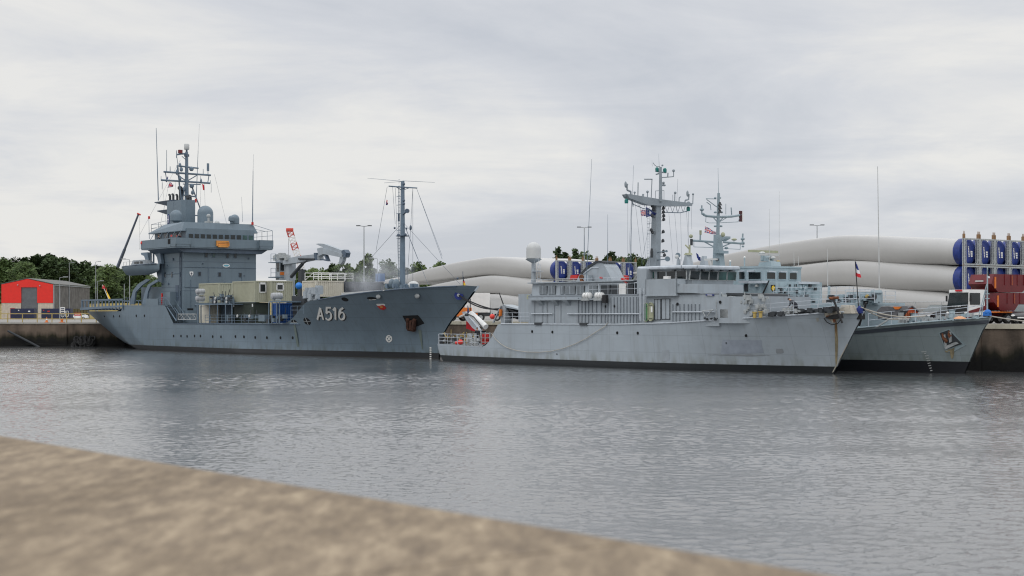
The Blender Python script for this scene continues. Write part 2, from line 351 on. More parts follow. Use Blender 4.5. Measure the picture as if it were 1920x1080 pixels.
# water
WB, WS = .025, .0148
wm = bpy.data.materials.new('harbour_water'); wm.use_nodes = True; t = wm.node_tree; b = t.nodes['Principled BSDF']
b.inputs['Base Color'].default_value = (.076, .080, .081, 1); b.inputs['Roughness'].default_value = .07; b.inputs['IOR'].default_value = 1.9
g = t.nodes.new('ShaderNodeTexCoord')
def wn(scale, mp, det, rough=.55, dist=0):
    k = t.nodes.new('ShaderNodeMapping'); k.inputs['Scale'].default_value = mp; k.inputs['Rotation'].default_value = (0, 0, R(12)); t.links.new(g.outputs['Object'], k.inputs[0])
    n = t.nodes.new('ShaderNodeTexNoise'); n.inputs['Scale'].default_value = scale; n.inputs['Detail'].default_value = det; n.inputs['Roughness'].default_value = rough; n.inputs['Distortion'].default_value = dist
    t.links.new(k.outputs[0], n.inputs['Vector']); return n.outputs[0]
def wmth(op, a, b_):
    n = t.nodes.new('ShaderNodeMath'); n.operation = op
    for i, v in enumerate((a, b_)):
        if isinstance(v, (int, float)): n.inputs[i].default_value = v
        else: t.links.new(v, n.inputs[i])
    return n.outputs[0]
def bumpn(h, strength, dist, prev=None):
    n = t.nodes.new('ShaderNodeBump'); n.inputs['Distance'].default_value = dist; t.links.new(h, n.inputs['Height'])
    if isinstance(strength, (int, float)): n.inputs['Strength'].default_value = strength
    else: t.links.new(strength, n.inputs['Strength'])
    if prev: t.links.new(prev, n.inputs['Normal'])
    return n.outputs[0]
pat = t.nodes.new('ShaderNodeMapRange'); t.links.new(wn(.035, (1, .45, 1), 4, .6, .6), pat.inputs[0])
pat.inputs[1].default_value = .38; pat.inputs[2].default_value = .62; pat.inputs[3].default_value = .30; pat.inputs[4].default_value = 1.0
b1 = bumpn(wn(8.5, (.8, 1.2, 1), 3, .65), pat.outputs[0], WB)
t.links.new(b1, b.inputs['Normal'])
import numpy as np
rs = np.random.RandomState(5)
ys = [12.0]
while ys[-1] < 262: ys.append(ys[-1]+max(.07, .0014*ys[-1]))
ys = np.array(ys); us = np.linspace(-.42, .42, 800); YY, UU = np.meshgrid(ys, us, indexing='ij'); XX = YY*UU
stepx = YY*(us[1]-us[0]); stepy = np.maximum(.07, .0014*YY); ZZ = np.zeros_like(XX)
def lowf(n, lo, hi):
    o_ = np.zeros_like(XX)
    for _ in range(n): L_ = rs.uniform(lo, hi); a_ = rs.uniform(0, 6.283); o_ += np.sin(6.283/L_*(np.cos(a_)*XX+2.2*np.sin(a_)*YY)+rs.uniform(0, 6.283))
    return o_/math.sqrt(n)
calm = 1/(1+np.exp(-(lowf(7, 45, 140)+.5*lowf(6, 14, 40))*1.8))      # cat's paws and slicks
amp = .22+1.15*calm
for _ in range(130):
    L_ = .2*math.exp(rs.uniform(0, 1.7)**1.15); a_ = R(75)+rs.normal(0, 1.05); k_ = 6.283/L_; sl = WS*(1.0 if L_ < .8 else .35)
    kx, ky = math.cos(a_), math.sin(a_); st = np.hypot(stepx*kx, stepy*ky); att = np.clip((L_/st-2.0)/1.6, 0, 1)
    ZZ += sl/k_*np.sin(k_*(kx*XX+ky*YY)+rs.uniform(0, 6.283)+.8*np.sin(.9*kx*YY-.7*ky*XX+_))*att
ZZ *= amp
nr_, nc_ = XX.shape; me = bpy.data.meshes.new('water'); co = np.stack([XX, YY, ZZ], -1).reshape(-1, 3)
ii = np.arange(nr_*nc_).reshape(nr_, nc_); fq = np.stack([ii[:-1, :-1], ii[:-1, 1:], ii[1:, 1:], ii[1:, :-1]], -1).reshape(-1, 4)
me.vertices.add(len(co)); me.vertices.foreach_set('co', co.ravel().astype(np.float32)); me.loops.add(fq.size); me.loops.foreach_set('vertex_index', fq.ravel().astype(np.int32))
me.polygons.add(len(fq)); me.polygons.foreach_set('loop_start', np.arange(0, fq.size, 4, dtype=np.int32)); me.update(calc_edges=True); me.polygons.foreach_set('use_smooth', [True]*len(fq)); me.materials.append(wm)
o = new('water', me); o['kind'] = 'structure'
mb = MB(); mb.add([(-900, -60, -.12), (900, -60, -.12), (900, 300, -.12), (-900, 300, -.12)], [(0, 1, 2, 3)]); struct('water', mb, wm)
# ground inland of the two quays: one sheet to the horizon
gm = mat('quay_asphalt', (.25, .24, .22), .9, var=.2, vscale=.15, bump=.3, bscale=3)
e0 = (-900, YL+.6); cq = qpt(tL, .6); cq = (cq[0], max(cq[1], YL+.6)); e1 = qpt(420, .6)
mb = MB(); nr = 7; vs_ = []
edge = [e0, (-150, YL+.6), (-70, YL+.6), (XC+.4, YL+.6), qpt(tL+30, .6), qpt(tL+60, .6), qpt(0, .6), e1]
zz = [ZL, ZL, ZL, ZL, ZR-.1, ZR, ZR, ZR]
far = [(-3000, 6000), (-1200, 6000), (-600, 6000), (0, 6000), (900, 6000), (1800, 6000), (3500, 6000), (6000, 6000)]
for i, (p, q) in enumerate(zip(edge, far)):
    for j in range(5):
        f = [0, .015, .06, .3, 1][j]; vs_.append((p[0]+(q[0]-p[0])*f, p[1]+(q[1]-p[1])*f, zz[i]))
mb.add(vs_, [(i*5+j, (i+1)*5+j, (i+1)*5+j+1, i*5+j+1) for i in range(7) for j in range(4)]); struct('ground', mb, gm)
# quay walls
def stone(name, base, algae=True):
    q = bpy.data.materials.new(name); q.use_nodes = True; t = q.node_tree; b = t.nodes['Principled BSDF']; b.inputs['Roughness'].default_value = .9
    g = t.nodes.new('ShaderNodeTexCoord'); vec = g.outputs['Object']
    def no(s_, mp, d=5):
        k = t.nodes.new('ShaderNodeMapping'); k.inputs['Scale'].default_value = mp; t.links.new(vec, k.inputs[0])
        n = t.nodes.new('ShaderNodeTexNoise'); n.inputs['Scale'].default_value = s_; n.inputs['Detail'].default_value = d; t.links.new(k.outputs[0], n.inputs['Vector']); return n.outputs[0]
    r = t.nodes.new('ShaderNodeValToRGB'); t.links.new(no(.6, (1, 1, .25)), r.inputs[0]); el = r.color_ramp.elements
    el[0].position = .3; el[0].color = (*[x*.45 for x in base], 1); el[1].position = .7; el[1].color = (*[x*1.3 for x in base], 1)
    sp = t.nodes.new('ShaderNodeSeparateXYZ'); t.links.new(vec, sp.inputs[0])
    ma = t.nodes.new('ShaderNodeMath'); ma.operation = 'MULTIPLY_ADD'; t.links.new(no(.8, (1, 1, .15)), ma.inputs[0]); ma.inputs[1].default_value = -2.6; t.links.new(sp.outputs[2], ma.inputs[2])
    r2 = t.nodes.new('ShaderNodeValToRGB'); t.links.new(ma.outputs[0], r2.inputs[0])
    mr = t.nodes.new('ShaderNodeMapRange'); t.links.new(ma.outputs[0], mr.inputs[0]); mr.inputs[1].default_value = -1.0; mr.inputs[2].default_value = 1.3
    t.links.new(mr.outputs[0], r2.inputs[0]); el = r2.color_ramp.elements
    el[0].position = .25; el[0].color = (.006, .007, .005, 1); el[1].position = .8; el[1].color = (1, 1, 1, 1); e = el.new(.48); e.color = (.10, .12, .05, 1)
    mu = t.nodes.new('ShaderNodeMixRGB'); mu.blend_type = 'MULTIPLY'; mu.inputs[0].default_value = 1; t.links.new(r.outputs[0], mu.inputs[1]); t.links.new(r2.outputs[0], mu.inputs[2])
    t.links.new(mu.outputs[0], b.inputs['Base Color'])
    bp = t.nodes.new('ShaderNodeBump'); bp.inputs['Strength'].default_value = .6; bp.inputs['Distance'].default_value = .15; t.links.new(no(1.4, (1, 1, 1)), bp.inputs['Height']); t.links.new(bp.outputs[0], b.inputs['Normal'])
    return q
M['qwall'] = stone('stained_quay_wall', (.14, .105, .078)); M['cope'] = mat('pale_coping', (.46, .43, .34), .85, streak=.3, var=.15, vscale=.8)
def seg(mb, p, q, n0, n1, z0, z1, mi=0):        # slab along p-q, its landward offset n0..n1
    d = Vector((q[0]-p[0], q[1]-p[1])); d.normalize(); n = Vector((-d[1], d[0])); 
    if n.dot(Vector((0.3, 1))) < 0: n = -n
    P = [(p[0]+n[0]*n0, p[1]+n[1]*n0), (q[0]+n[0]*n0, q[1]+n[1]*n0), (q[0]+n[0]*n1, q[1]+n[1]*n1), (p[0]+n[0]*n1, p[1]+n[1]*n1)]
    mb.pris(P, z0, z1, mi=mi)
tg = empty('quay_wall', (0, 0, 0), 0, 'long brown stone quay wall with pale coping behind the three ships', 'quay wall')
mb = MB(); seg(mb, qpt(tL+.5), qpt(420), 0, 1.2, -2, ZR-.36)
for k in range(60):      # shallow masonry pilasters and recesses along the wall
    a = tL+4+k*5.5; seg(mb, qpt(a), qpt(a+.5), -.1, 0, -2, ZR-.5)
build('wall_face', mb, 'qwall', tg)
mb = MB(); k = tL+.5
while k < 420: seg(mb, qpt(k), qpt(min(k+2.97, 420)), -.12, 1.2, ZR-.36, ZR+.03); k += 3
build('coping', mb, 'cope', tg)
tg = empty('quay_wall', (0, 0, 0), 0, 'weathered concrete end wall of the dock under the yellow railing', 'quay wall')
mb = MB(); seg(mb, (-400, YL), (XC, YL), 0, 1.2, -2, ZL-.2)
random.seed(4)
for x in (-79, -66.5, -58, -52.5): mb.box((x, YL-.35, -1), (x+.9, YL, ZL-.3))
mb.hexa([(-71.5, YL-.5, .2), (-64.9, YL-.5, -.1), (-64.9, YL, -.1), (-71.5, YL, .2), (-71.5, YL-.5, .5), (-64.9, YL-.5, .2), (-64.9, YL, .2), (-71.5, YL, .5)])
build('wall_face', mb, 'qwall', tg)
mb = MB(); x = -400
while x < XC: mb.box((x, YL-.1, ZL-.2), (min(x+3.97, XC), YL+1.2, ZL+.03)); x += 4
build('coping', mb, 'concrete', tg)
mb = MB(); mb.tube((-74.2, YL-.5, 2.3), (-69.2, YL-.5, -.3), .16, .16, 8); tag(build('timber_prop', mb, 'dark'), 'diagonal dark timber leaning on the end wall of the dock', 'timber')
# near quay underfoot (out of focus)
nm = bpy.data.materials.new('near_stone'); nm.use_nodes = True; t = nm.node_tree; b = t.nodes['Principled BSDF']; b.inputs['Roughness'].default_value = .9
g = t.nodes.new('ShaderNodeTexCoord'); vec = g.outputs['Object']
def nn(s_, d, ro=.6):
    n = t.nodes.new('ShaderNodeTexNoise'); n.inputs['Scale'].default_value = s_; n.inputs['Detail'].default_value = d; n.inputs['Roughness'].default_value = ro; k_ = t.nodes.new('ShaderNodeMapping'); k_.inputs['Scale'].default_value = (1, .24, 1); t.links.new(vec, k_.inputs[0]); t.links.new(k_.outputs[0], n.inputs['Vector']); return n.outputs[0]
r = t.nodes.new('ShaderNodeValToRGB'); t.links.new(nn(11, 7, .74), r.inputs[0]); el = r.color_ramp.elements
el[0].position = .27; el[0].color = (.12, .090, .062, 1); el[1].position = .75; el[1].color = (.47, .385, .27, 1); e = el.new(.5); e.color = (.235, .183, .123, 1)
r2 = t.nodes.new('ShaderNodeValToRGB'); t.links.new(nn(1.3, 4), r2.inputs[0]); el = r2.color_ramp.elements; el[0].position = .3; el[0].color = (.70, .66, .60, 1); el[1].position = .7; el[1].color = (1.05, 1.03, 1, 1)
mu = t.nodes.new('ShaderNodeMixRGB'); mu.blend_type = 'MULTIPLY'; mu.inputs[0].default_value = 1; t.links.new(r.outputs[0], mu.inputs[1]); t.links.new(r2.outputs[0], mu.inputs[2]); t.links.new(mu.outputs[0], b.inputs['Base Color'])
bp = t.nodes.new('ShaderNodeBump'); bp.inputs['Strength'].default_value = .8; bp.inputs['Distance'].default_value = .012; t.links.new(nn(26, 6), bp.inputs['Height']); t.links.new(bp.outputs[0], b.inputs['Normal'])
NE = (0, EYE*0+0.8*FPX/386)                                   # where the near coping edge crosses the view axis
def npt(t_, n_, z): return (NE[0]+QU[0]*t_-QN[0]*n_, NE[1]+QU[1]*t_-QN[1]*n_, z)
mb = MB(); ZN = EYE-.8
for k in range(-6, 7):
    a, e_ = .73+9*k, .73+9*(k+1)-.014
    mb.hexa([npt(a, .0, 3.3), npt(e_, 0, 3.3), npt(e_, 5, 3.3), npt(a, 5, 3.3), npt(a, .02, ZN), npt(e_, .02, ZN), npt(e_, 5, ZN), npt(a, 5, ZN)])
mb.hexa([npt(-53, .06, -2), npt(63, .06, -2), npt(63, 1.3, -2), npt(-53, 1.3, -2), npt(-53, .06, 3.298), npt(63, .06, 3.298), npt(63, 1.3, 3.298), npt(-53, 1.3, 3.298)])
mb.hexa([npt(-53, 5.01, 3.31), npt(63, 5.01, 3.31), npt(63, 40, 3.31), npt(-53, 40, 3.31), npt(-53, 5.01, ZN-.01), npt(63, 5.01, ZN-.01), npt(63, 40, ZN-.01), npt(-53, 40, ZN-.01)])
struct('quay', mb, nm)
# grassy bank behind the shed
gb = mat('dry_grass', (.21, .16, .045), .95, var=.35, vscale=.3, bump=.6, bscale=2)
mb = MB(); vs_ = []; random.seed(8)
prof = [(470, 3.4), (490, 5.2), (520, 8.2), (560, 9.0), (760, 9.0)]
for i in range(41):
    X = -330+i*7.5
    for Y, z in prof: vs_.append((X, Y+random.uniform(-3, 3), z+random.uniform(-.4, .4)*(z > 4)))
mb.add(vs_, [(i*5+j, (i+1)*5+j, (i+1)*5+j+1, i*5+j+1) for i in range(40) for j in range(4)]); struct('grass_bank', mb, gb)

# ------------------------------------------------------------ trees
def crown(seed, h, wd, kind, leaves=2600, ls=.55):
    rnd = random.Random(seed); mb = MB(); cl = []
    n = {'round': 17, 'pine': 15, 'cone': 18, 'open': 20}[kind]
    for i in range(n):
        f = (i+.5)/n; a = i*2.4+rnd.random()
        if kind == 'round': z = h*(.28+.62*f); rr = wd*.5*math.sin(math.pi*min(1, .18+f*.80))*rnd.uniform(.35, 1); r_ = wd*rnd.uniform(.15, .25)
        elif kind == 'pine': z = h*(.38+.55*f); rr = wd*.5*(1-.55*f)*rnd.uniform(.4, 1.1); r_ = wd*rnd.uniform(.12, .2)
        elif kind == 'cone': z = h*(.12+.82*f); rr = wd*.40*(1-f)*rnd.uniform(.5, 1.1); r_ = wd*(.07+.20*(1-f))
        else: z = h*(.25+.7*f); rr = wd*.5*math.sin(math.pi*min(1, .2+f*.75))*rnd.uniform(.3, 1.1); r_ = wd*rnd.uniform(.09, .17)
        cl.append((rr*math.cos(a), rr*math.sin(a), z, r_, r_*rnd.uniform(.55, .85)))
    tot = sum(c[3]**2 for c in cl)
    for x, y, z, r_, rz in cl:
        for _ in range(int(leaves*r_*r_/tot)):
            a = rnd.uniform(0, 6.283); u = rnd.uniform(-1, 1); q = math.sqrt(1-u*u); k = rnd.uniform(.55, 1.12)
            p = Vector((x+r_*k*q*math.cos(a), y+r_*k*q*math.sin(a), z+rz*k*u))
            d1 = Vector((rnd.gauss(0, 1), rnd.gauss(0, 1), rnd.gauss(0, .6))).normalized(); d2 = d1.orthogonal().normalized(); s_ = ls*rnd.uniform(.5, 1.2)
            mb.add([p-d1*s_, p+d2*s_*.6, p+d1*s_*.8, p-d2*s_*.5], [(0, 1, 2, 3)])
    tr = MB(); tr.tube((0, 0, -.5), (rnd.uniform(-.3, .3), 0, h*.5), wd*.035, wd*.018, 7)
    for x, y, z, r_, rz in cl[::2]: tr.tube((0, 0, z*.62), (x*.85, y*.85, z), wd*.014, wd*.004, 5)
    return mb, tr
TM = {}
def tree(kind, mt, seed, X, Y, Z, H_, label, group='trees beyond the docks'):
    key = (kind, mt, seed)
    if key not in TM:
        wd = {'round': 10, 'pine': 9, 'cone': 6, 'open': 9}[kind]; mb, tr = crown(seed, 14, wd, kind)
        TM[key] = (mb, tr)
        o = empty('tree', (X, Y, Z), seed*1.3, label, 'tree', group); a = build('crown', mb, mt, o); b_ = build('trunk', tr, 'bark', o); TM[key] = (a.data, b_.data)
    else:
        o = empty('tree', (X, Y, Z), X*7.7, label, 'tree', group); new('crown', TM[key][0], o); new('trunk', TM[key][1], o)
    s_ = H_/14; o.scale = (s_*1.08, s_*1.08, s_); return o
random.seed(11)
row = [  # (x, top row, Y, kind, material)
 (-14, 486, 560, 'round', 0), (8, 483, 540, 'round', 1), (30, 484, 560, 'round', 0), (46, 489, 525, 'round', 1), (62, 478, 560, 'pine', 0), (76, 476, 545, 'pine', 0), (90, 480, 560, 'pine', 0),
 (103, 478, 540, 'pine', 0), (116, 483, 560, 'pine', 0), (126, 492, 530, 'pine', 0), (137, 490, 560, 'pine', 0), (149, 490, 545, 'pine', 0), (160, 495, 560, 'pine', 0), (170, 503, 540, 'round', 0),
 (181, 497, 560, 'pine', 0), (192, 500, 545, 'round', 1), (203, 495, 530, 'round', 1), (213, 502, 555, 'round', 1), (222, 500, 560, 'pine', 0), (233, 505, 545, 'pine', 0), (244, 500, 560, 'pine', 0), (256, 512, 540, 'round', 1), (268, 508, 560, 'pine', 0), (282, 516, 548, 'round', 1), (296, 520, 560, 'pine', 0)]
for i, (x, y, Y, k, mt) in enumerate(row):
    p = at(x, y, Y); kk = ['dark', 'green'][mt]
    ln = f'{kk} {"pine" if k == "pine" else "broadleaf"} tree of the wood behind the shed, {["leftmost","second","third","fourth","fifth","sixth","seventh","eighth","ninth","tenth"][i] if i < 10 else ["eleventh","twelfth","thirteenth","fourteenth","fifteenth","sixteenth","seventeenth","eighteenth","nineteenth","twentieth","twenty first","twenty second","twenty third","twenty fourth","twenty fifth"][i-10]} from the left'
    tree(k, ['leafdark', 'leafmid'][mt], 1+i % 3, p.x, Y, 8.5, p.z-8.5, ln, 'trees of the wood behind the shed')
# undergrowth below the wood: nobody could count it
mb = MB(); random.seed(5)
for i in range(9000):
    X = random.uniform(-190, -85); Y = random.uniform(528, 538); z = 8.4+random.random()**1.4*6.0*(1+.3*math.sin(X*.3)); s_ = random.uniform(.4, .9)
    d1 = Vector((random.gauss(0, 1), random.gauss(0, .4), random.gauss(0, .7))).normalized(); d2 = d1.orthogonal().normalized(); p = Vector((X, Y, z))
    mb.add([p-d1*s_, p+d2*s_*.6, p+d1*s_, p-d2*s_*.6], [(0, 1, 2, 3)])
o = build('undergrowth', mb, 'leafdark'); o['kind'] = 'stuff'; o['label'] = 'dark scrub growing under the trees behind the shed'; 
mid = [(566, 500, 300, 'round', 1, 'green bushy tree behind the deck crane, left end of the row'), (585, 497, 305, 'round', 1, 'green tree directly behind the crane jib of the tender'), (603, 501, 300, 'round', 1, 'middle green tree below the end of the crane jib'),
 (622, 496, 305, 'open', 0, 'dark tree behind the white top rail, below the crane hook'), (643, 489, 300, 'open', 1, 'taller tree right of the crane hook behind the top rail'), (660, 504, 300, 'open', 1, 'low tree between the crane hook and the tall lamp post'),
 (689, 478, 300, 'open', 1, 'slender tree standing beside the tall double lamp post'), (674, 500, 290, 'open', 1, 'light shrubby tree left of the slender tree'), (728, 484, 300, 'round', 0, 'round tree seen through the smoke left of the foremast'), (716, 502, 290, 'round', 1, 'low bush through the smoke at the foot of the round tree'),
 (760, 496, 330, 'round', 1, 'small tree partly behind the tender foremast'), (786, 489, 330, 'round', 1, 'dark green tree just right of the foremast above the blade'), (826, 485, 360, 'round', 1, 'bushy tree top over the thin end of the blades'), (806, 497, 370, 'round', 1, 'low tree top between two bushy tops over the blades'),
 (1046, 456, 400, 'cone', 0, 'pointed dark tree behind the left blade racks'), (1060, 466, 402, 'cone', 0, 'short tree between the two pointed trees behind the racks'), (1078, 459, 400, 'cone', 0, 'right hand pointed tree behind the left blade racks'), (1095, 470, 400, 'round', 0, 'small round tree right of the pointed trees behind the racks'),
 (1142, 474, 400, 'open', 0, 'thin tree top above the funnel of the grey minehunter'), (1163, 475, 400, 'round', 0, 'left one of two round trees above the racks left of the main mast'), (1183, 474, 405, 'round', 0, 'right one of two round trees above the racks left of the main mast'), (1204, 478, 400, 'round', 0, 'low tree beside the foot of the main mast'), (1217, 477, 400, 'cone', 0, 'narrow tree close against the main mast foot')]
for i, (x, y, Y, k, mt, ln) in enumerate(mid):
    Y = {300: 432, 305: 440, 290: 425, 330: 445, 360: 440, 370: 446}.get(Y, Y); p = at(x, y, Y); H_ = p.z-3.85
    o = tree(k, ['leafdark', 'leafmid'][mt], 4+i % 3, p.x, Y, 3.85, H_, ln)
    if k in ('round', 'open'): f = .72; o.scale = (o.scale[0]*f, o.scale[1]*f, o.scale[2])

# ------------------------------------------------------------ wind turbine blades on racks
AX = (-QU[0], -QU[1])                                        # blades lie parallel with the quay, tips away
TOPZ = [(-1, 1.95), (0, 1.95), (12.7, 2.8), (23, 3.55), (35.7, 2.7), (47.4, 1.5), (60, -.3), (74, -1.55)]
BOTZ = [(-1, -1.95), (0, -1.95), (12.7, -1.55), (23, -.4), (35.7, -.9), (47, -1.45), (60, -1.95), (74, -1.75)]
WID = [(0, 3.9), (6, 3.7), (14, 2.9), (25, 2.0), (40, 1.2), (60, .55), (74, .12)]
def sm(t_, tab):                                              # smoothed table lookup
    return sum(interp(t_+d, tab)*w_ for d, w_ in ((-4, .15), (-2, .2), (0, .3), (2, .2), (4, .15)))
mb = MB(); rings = []; n = 28; TT = [0, 1, 2, 4, 6, 8, 10, 12, 14, 16, 18, 20, 22, 24, 26, 28, 31, 34, 37, 40, 44, 48, 52, 56, 60, 64, 68, 71, 74]
for t_ in TT:
    a = sm(t_, TOPZ) if t_ > 3 else 1.95+t_*.02; b_ = sm(t_, BOTZ) if t_ > 3 else -1.95; c = (a+b_)/2; hh = (a-b_)/2; ww = interp(t_, WID)/2
    for i in range(n):
        th = 2*math.pi*i/n; s_ = math.sin(th); k = 1-.25*min(1, t_/25)*max(0, -s_); fl = .45+.55*(1-min(1, max(0, (t_-5)/12))); cc_ = math.cos(th); rings.append((t_, ww*math.copysign(abs(cc_)**fl, cc_)*k, c+hh*s_))
mb.add(rings, [(j*n+i, j*n+(i+1) % n, (j+1)*n+(i+1) % n, (j+1)*n+i) for j in range(len(TT)-1) for i in range(n)]+[tuple(range(n)), tuple(range((len(TT)-1)*n, len(TT)*n))])
BL = None; CAP = None
def capmesh():
    mb = MB(); n = 24; rr = [(.9, 1.99), (.5, 2.03), (.1, 2.02), (-.25, 1.98), (-.5, 1.5), (-.55, .6)]; vs_ = []
    rnd = random.Random(3)
    for x, r_ in rr:
        for i in range(n): th = 2*math.pi*i/n; r2 = r_*(1+rnd.uniform(-.02, .02)); vs_.append((x+rnd.uniform(-.05, .05), r2*math.cos(th), r2*math.sin(th)))
    return mb.add(vs_, [(j*n+i, j*n+(i+1) % n, (j+1)*n+(i+1) % n, (j+1)*n+i) for j in range(5) for i in range(n)]+[tuple(range(5*n, 6*n))])
def rackmesh():
    f = MB(); W_ = 1.72; h = 1.98
    for x in (-.75, -1.05):
        for y in (-W_, W_): f.box((x-.07, y-.09, -h), (x+.07, y+.09, h))
        for z in (-h+.1, h-.1): f.box((x-.06, -W_, z-.1), (x+.06, W_, z+.1))
        for y in (-1.36, 1.36): f.box((x-.04, y-.04, -h), (x+.04, y+.04, h))
        for z in [-1.5+i*.375 for i in range(9)]:
            for sgn in (-1, 1): f.box((x-.03, min(sgn*1.36, sgn*W_), z-.03), (x+.03, max(sgn*1.36, sgn*W_), z+.03))
        for sy in (-1, 1):
            for sz in (-1, 1): f.tube((x, sy*W_, sz*h*.55), (x, sy*1.0, sz*h*.95), .04, .04, 4)
    for y in (-W_, W_):
        for z in (-h+.1, h-.1): f.box((-1.05, y-.06, z-.06), (-.75, y+.06, z+.06))
    return f
def blocks():
    f = MB()
    for y in (-1.86, 1.5):
        f.box((-1.02, y, 1.99), (-.72, y+.28, 2.28)); 
    return f
def pegs():
    f = MB()
    for y in (-1.86, 1.5):
        f.box((-1.02, y, 1.99), (-.72, y+.3, 2.62))
        for d in (.05, .22): f.tube((-.87, y+d, 2.5), (-.87, y+d, 3.05), .05, .03, 5)
    return f
BD = RK = None
def stack(X0, Y0, cols, side):
    global BD, RK
    rn = ['bottom', 'middle', 'top']
    for c in range(cols):
        for r_ in range(3):
            zc = 4.6+(9.43 if r_ == 2 else 9.43-4.06*(2-r_)); loc = (X0+QN[0]*3.72*c, Y0+QN[1]*3.72*c, zc); rot = math.atan2(AX[1], AX[0])
            pos = ['nearest the ships', 'second from the ships', 'third from the ships', 'fourth from the ships', 'fifth from the ships', 'sixth from the ships'][c]
            o = empty('wind_turbine_blade', loc, rot, f'white turbine blade, {rn[r_]} row of the stack {side}, {pos}', 'turbine blade', f'turbine blades in the stack {side}')
            k = empty('blade_rack', loc, rot, f'steel root frame, {rn[r_]} row of the stack {side}, {pos}', 'rack', f'rack frames of the stack {side}')
            if BD is None:
                a = build('blade_shell', mb, 'blade', o, True); cp = build('root_cover', capmesh(), 'cblue', o, True)
                lg = MB(); rnd = random.Random(2)
                for i in range(7): lg.box((-.60, -.10+.03*i, -.75+i*.23), (-.565, .12+.03*i, -.75+i*.23+.17))
                for i in range(3): lg.box((-.60, -.78, -.75+.32*i), (-.57, -.42+.05*i, -.75+.32*i+.24))
                lt = build('cover_lettering', lg, 'white', o)
                RK = (build('frame', rackmesh(), 'steel', k), build('timber_blocks', blocks(), 'tan', k)); BD = (a, cp, lt); pg = build('locating_pegs', pegs(), 'tan', k); PG.append(pg.data)
                k.children[0]; 
                if r_ != 2: bpy.data.objects.remove(pg)
            else:
                for q in BD: new(q.name.split('.')[0], q.data, o)
                new('frame', RK[0].data, k)
                if r_ == 2: new('locating_pegs', PG[0], k)
                else: new('timber_blocks', RK[1].data, k)
PG = []
stack(67.6, 238.3, 5, 'behind the lorry'); stack(10.0, 333.4, 6, 'behind the funnel')

# ------------------------------------------------------------ left bank: shed, cabins, railing
sh = empty('shed', (-130.2, 430, 3.5), 0, 'large shed with a bright red gable, grey shutter and weathered grey side wall', 'shed')
mb = MB(); prof = [(-7, 9.3), (0, 10.8), (6.9, 9.3)]
mb.ext([(-7, -.02, 4.1), (6.9, -.02, 4.1), (6.9, -.02, 9.2), (0, -.02, 10.7), (-7, -.02, 9.2)], (0, .25, 0))
mb.v = mb.v; g1 = MB()
# red gable with the door opening left out
g1.ext([(-7, -.1, 4.4), (-1.7, -.1, 4.4), (-1.7, -.1, 8.6), (4, -.1, 8.6) if False else (-1.7, -.1, 8.61), (-1.7, -.1, 10.45), (-7, -.1, 9.35)], (0, .3, 0))
g1.ext([(-1.7, -.1, 8.6), (2.6, -.1, 8.6), (2.6, -.1, 10.28), (0, -.1, 10.85), (-1.7, -.1, 10.45)], (0, .3, 0)); g1.ext([(2.6, -.1, 4.4), (6.95, -.1, 4.4), (6.95, -.1, 9.35), (2.6, -.1, 10.28)], (0, .3, 0))
build('gable_cladding', g1, 'red', sh)
mb = MB(); mb.box((-7, 0, 0), (-1.75, .2, 4.4)); build('front_wall', mb, 'creamwall', sh); mb = MB(); mb.box((2.8, 0, 0), (6.9, .2, 4.4)); build('front_wall', mb, 'creamwall', sh)
mb = MB(); mb.box((-1.7, .22, 0), (2.8, .35, 8.6))
for i in range(28): mb.box((-1.7, .18, .3*i), (2.8, .22, .3*i+.2))
build('roller_shutter', mb, 'shutter', sh)
mb = MB(); mb.box((6.6, .25, 2.9), (6.85, 37, 9.2)); 
for i in range(60): mb.box((6.85, .4+i*.61, 3.0), (6.9, .7+i*.61, 9.2))
build('side_cladding', mb, 'cladding', sh)
mb = MB(); mb.box((6.6, .25, 0), (6.9, 37, .9)); build('side_plinth', mb, 'concrete', sh)
for i in range(12):
    mb = MB(); mb.box((6.7, .8+3*i, .9), (6.82, 3.4+3*i, 2.9)); build('window', mb, 'glass', sh)
mb = MB(); mb.box((6.9, -.1, 0), (7.15, .2, 9.3)); mb.box((6.9, 15, 0), (7.1, 15.3, 9.2)); mb.box((6.9, .5, 9.1), (7.15, 37, 9.3)); build('downpipe', mb, 'galv', sh)
mb = MB(); mb.ext([(-7.2, -.15, 9.4), (0, -.15, 10.95), (7.2, -.15, 9.4), (7.2, -.15, 9.55), (0, -.15, 11.1), (-7.2, -.15, 9.55)], (0, 37.4, 0)); build('roof', mb, 'roof', sh)
mb = MB(); mb.box((-4.6, -.12, 0), (-3.4, 0, 3.0)); dr = build('door', mb, 'redp', sh)
mb = MB(); mb.ball((-1.9-.6, -.4, 9.2), .18); mb.ball((3.4, -.4, 9.0), .18); build('floodlight', mb, 'steel', sh)
mb = MB(); mb.box((-7.01, 36.7, 0), (6.9, 37, 9.2)); mb.box((-7, .2, 0), (-6.8, 37, 9.2)); build('rear_walls', mb, 'cladding', sh)
def corrug(mb, x0, x1, y, z0, z1, d=-1, step=.28):          # ribs on a face square to y
    n = int((x1-x0)/step)
    for i in range(n): mb.box((x0+(i+.2)*(x1-x0)/n, min(y, y+d*.035), z0), (x0+(i+.7)*(x1-x0)/n, max(y, y+d*.035), z1))
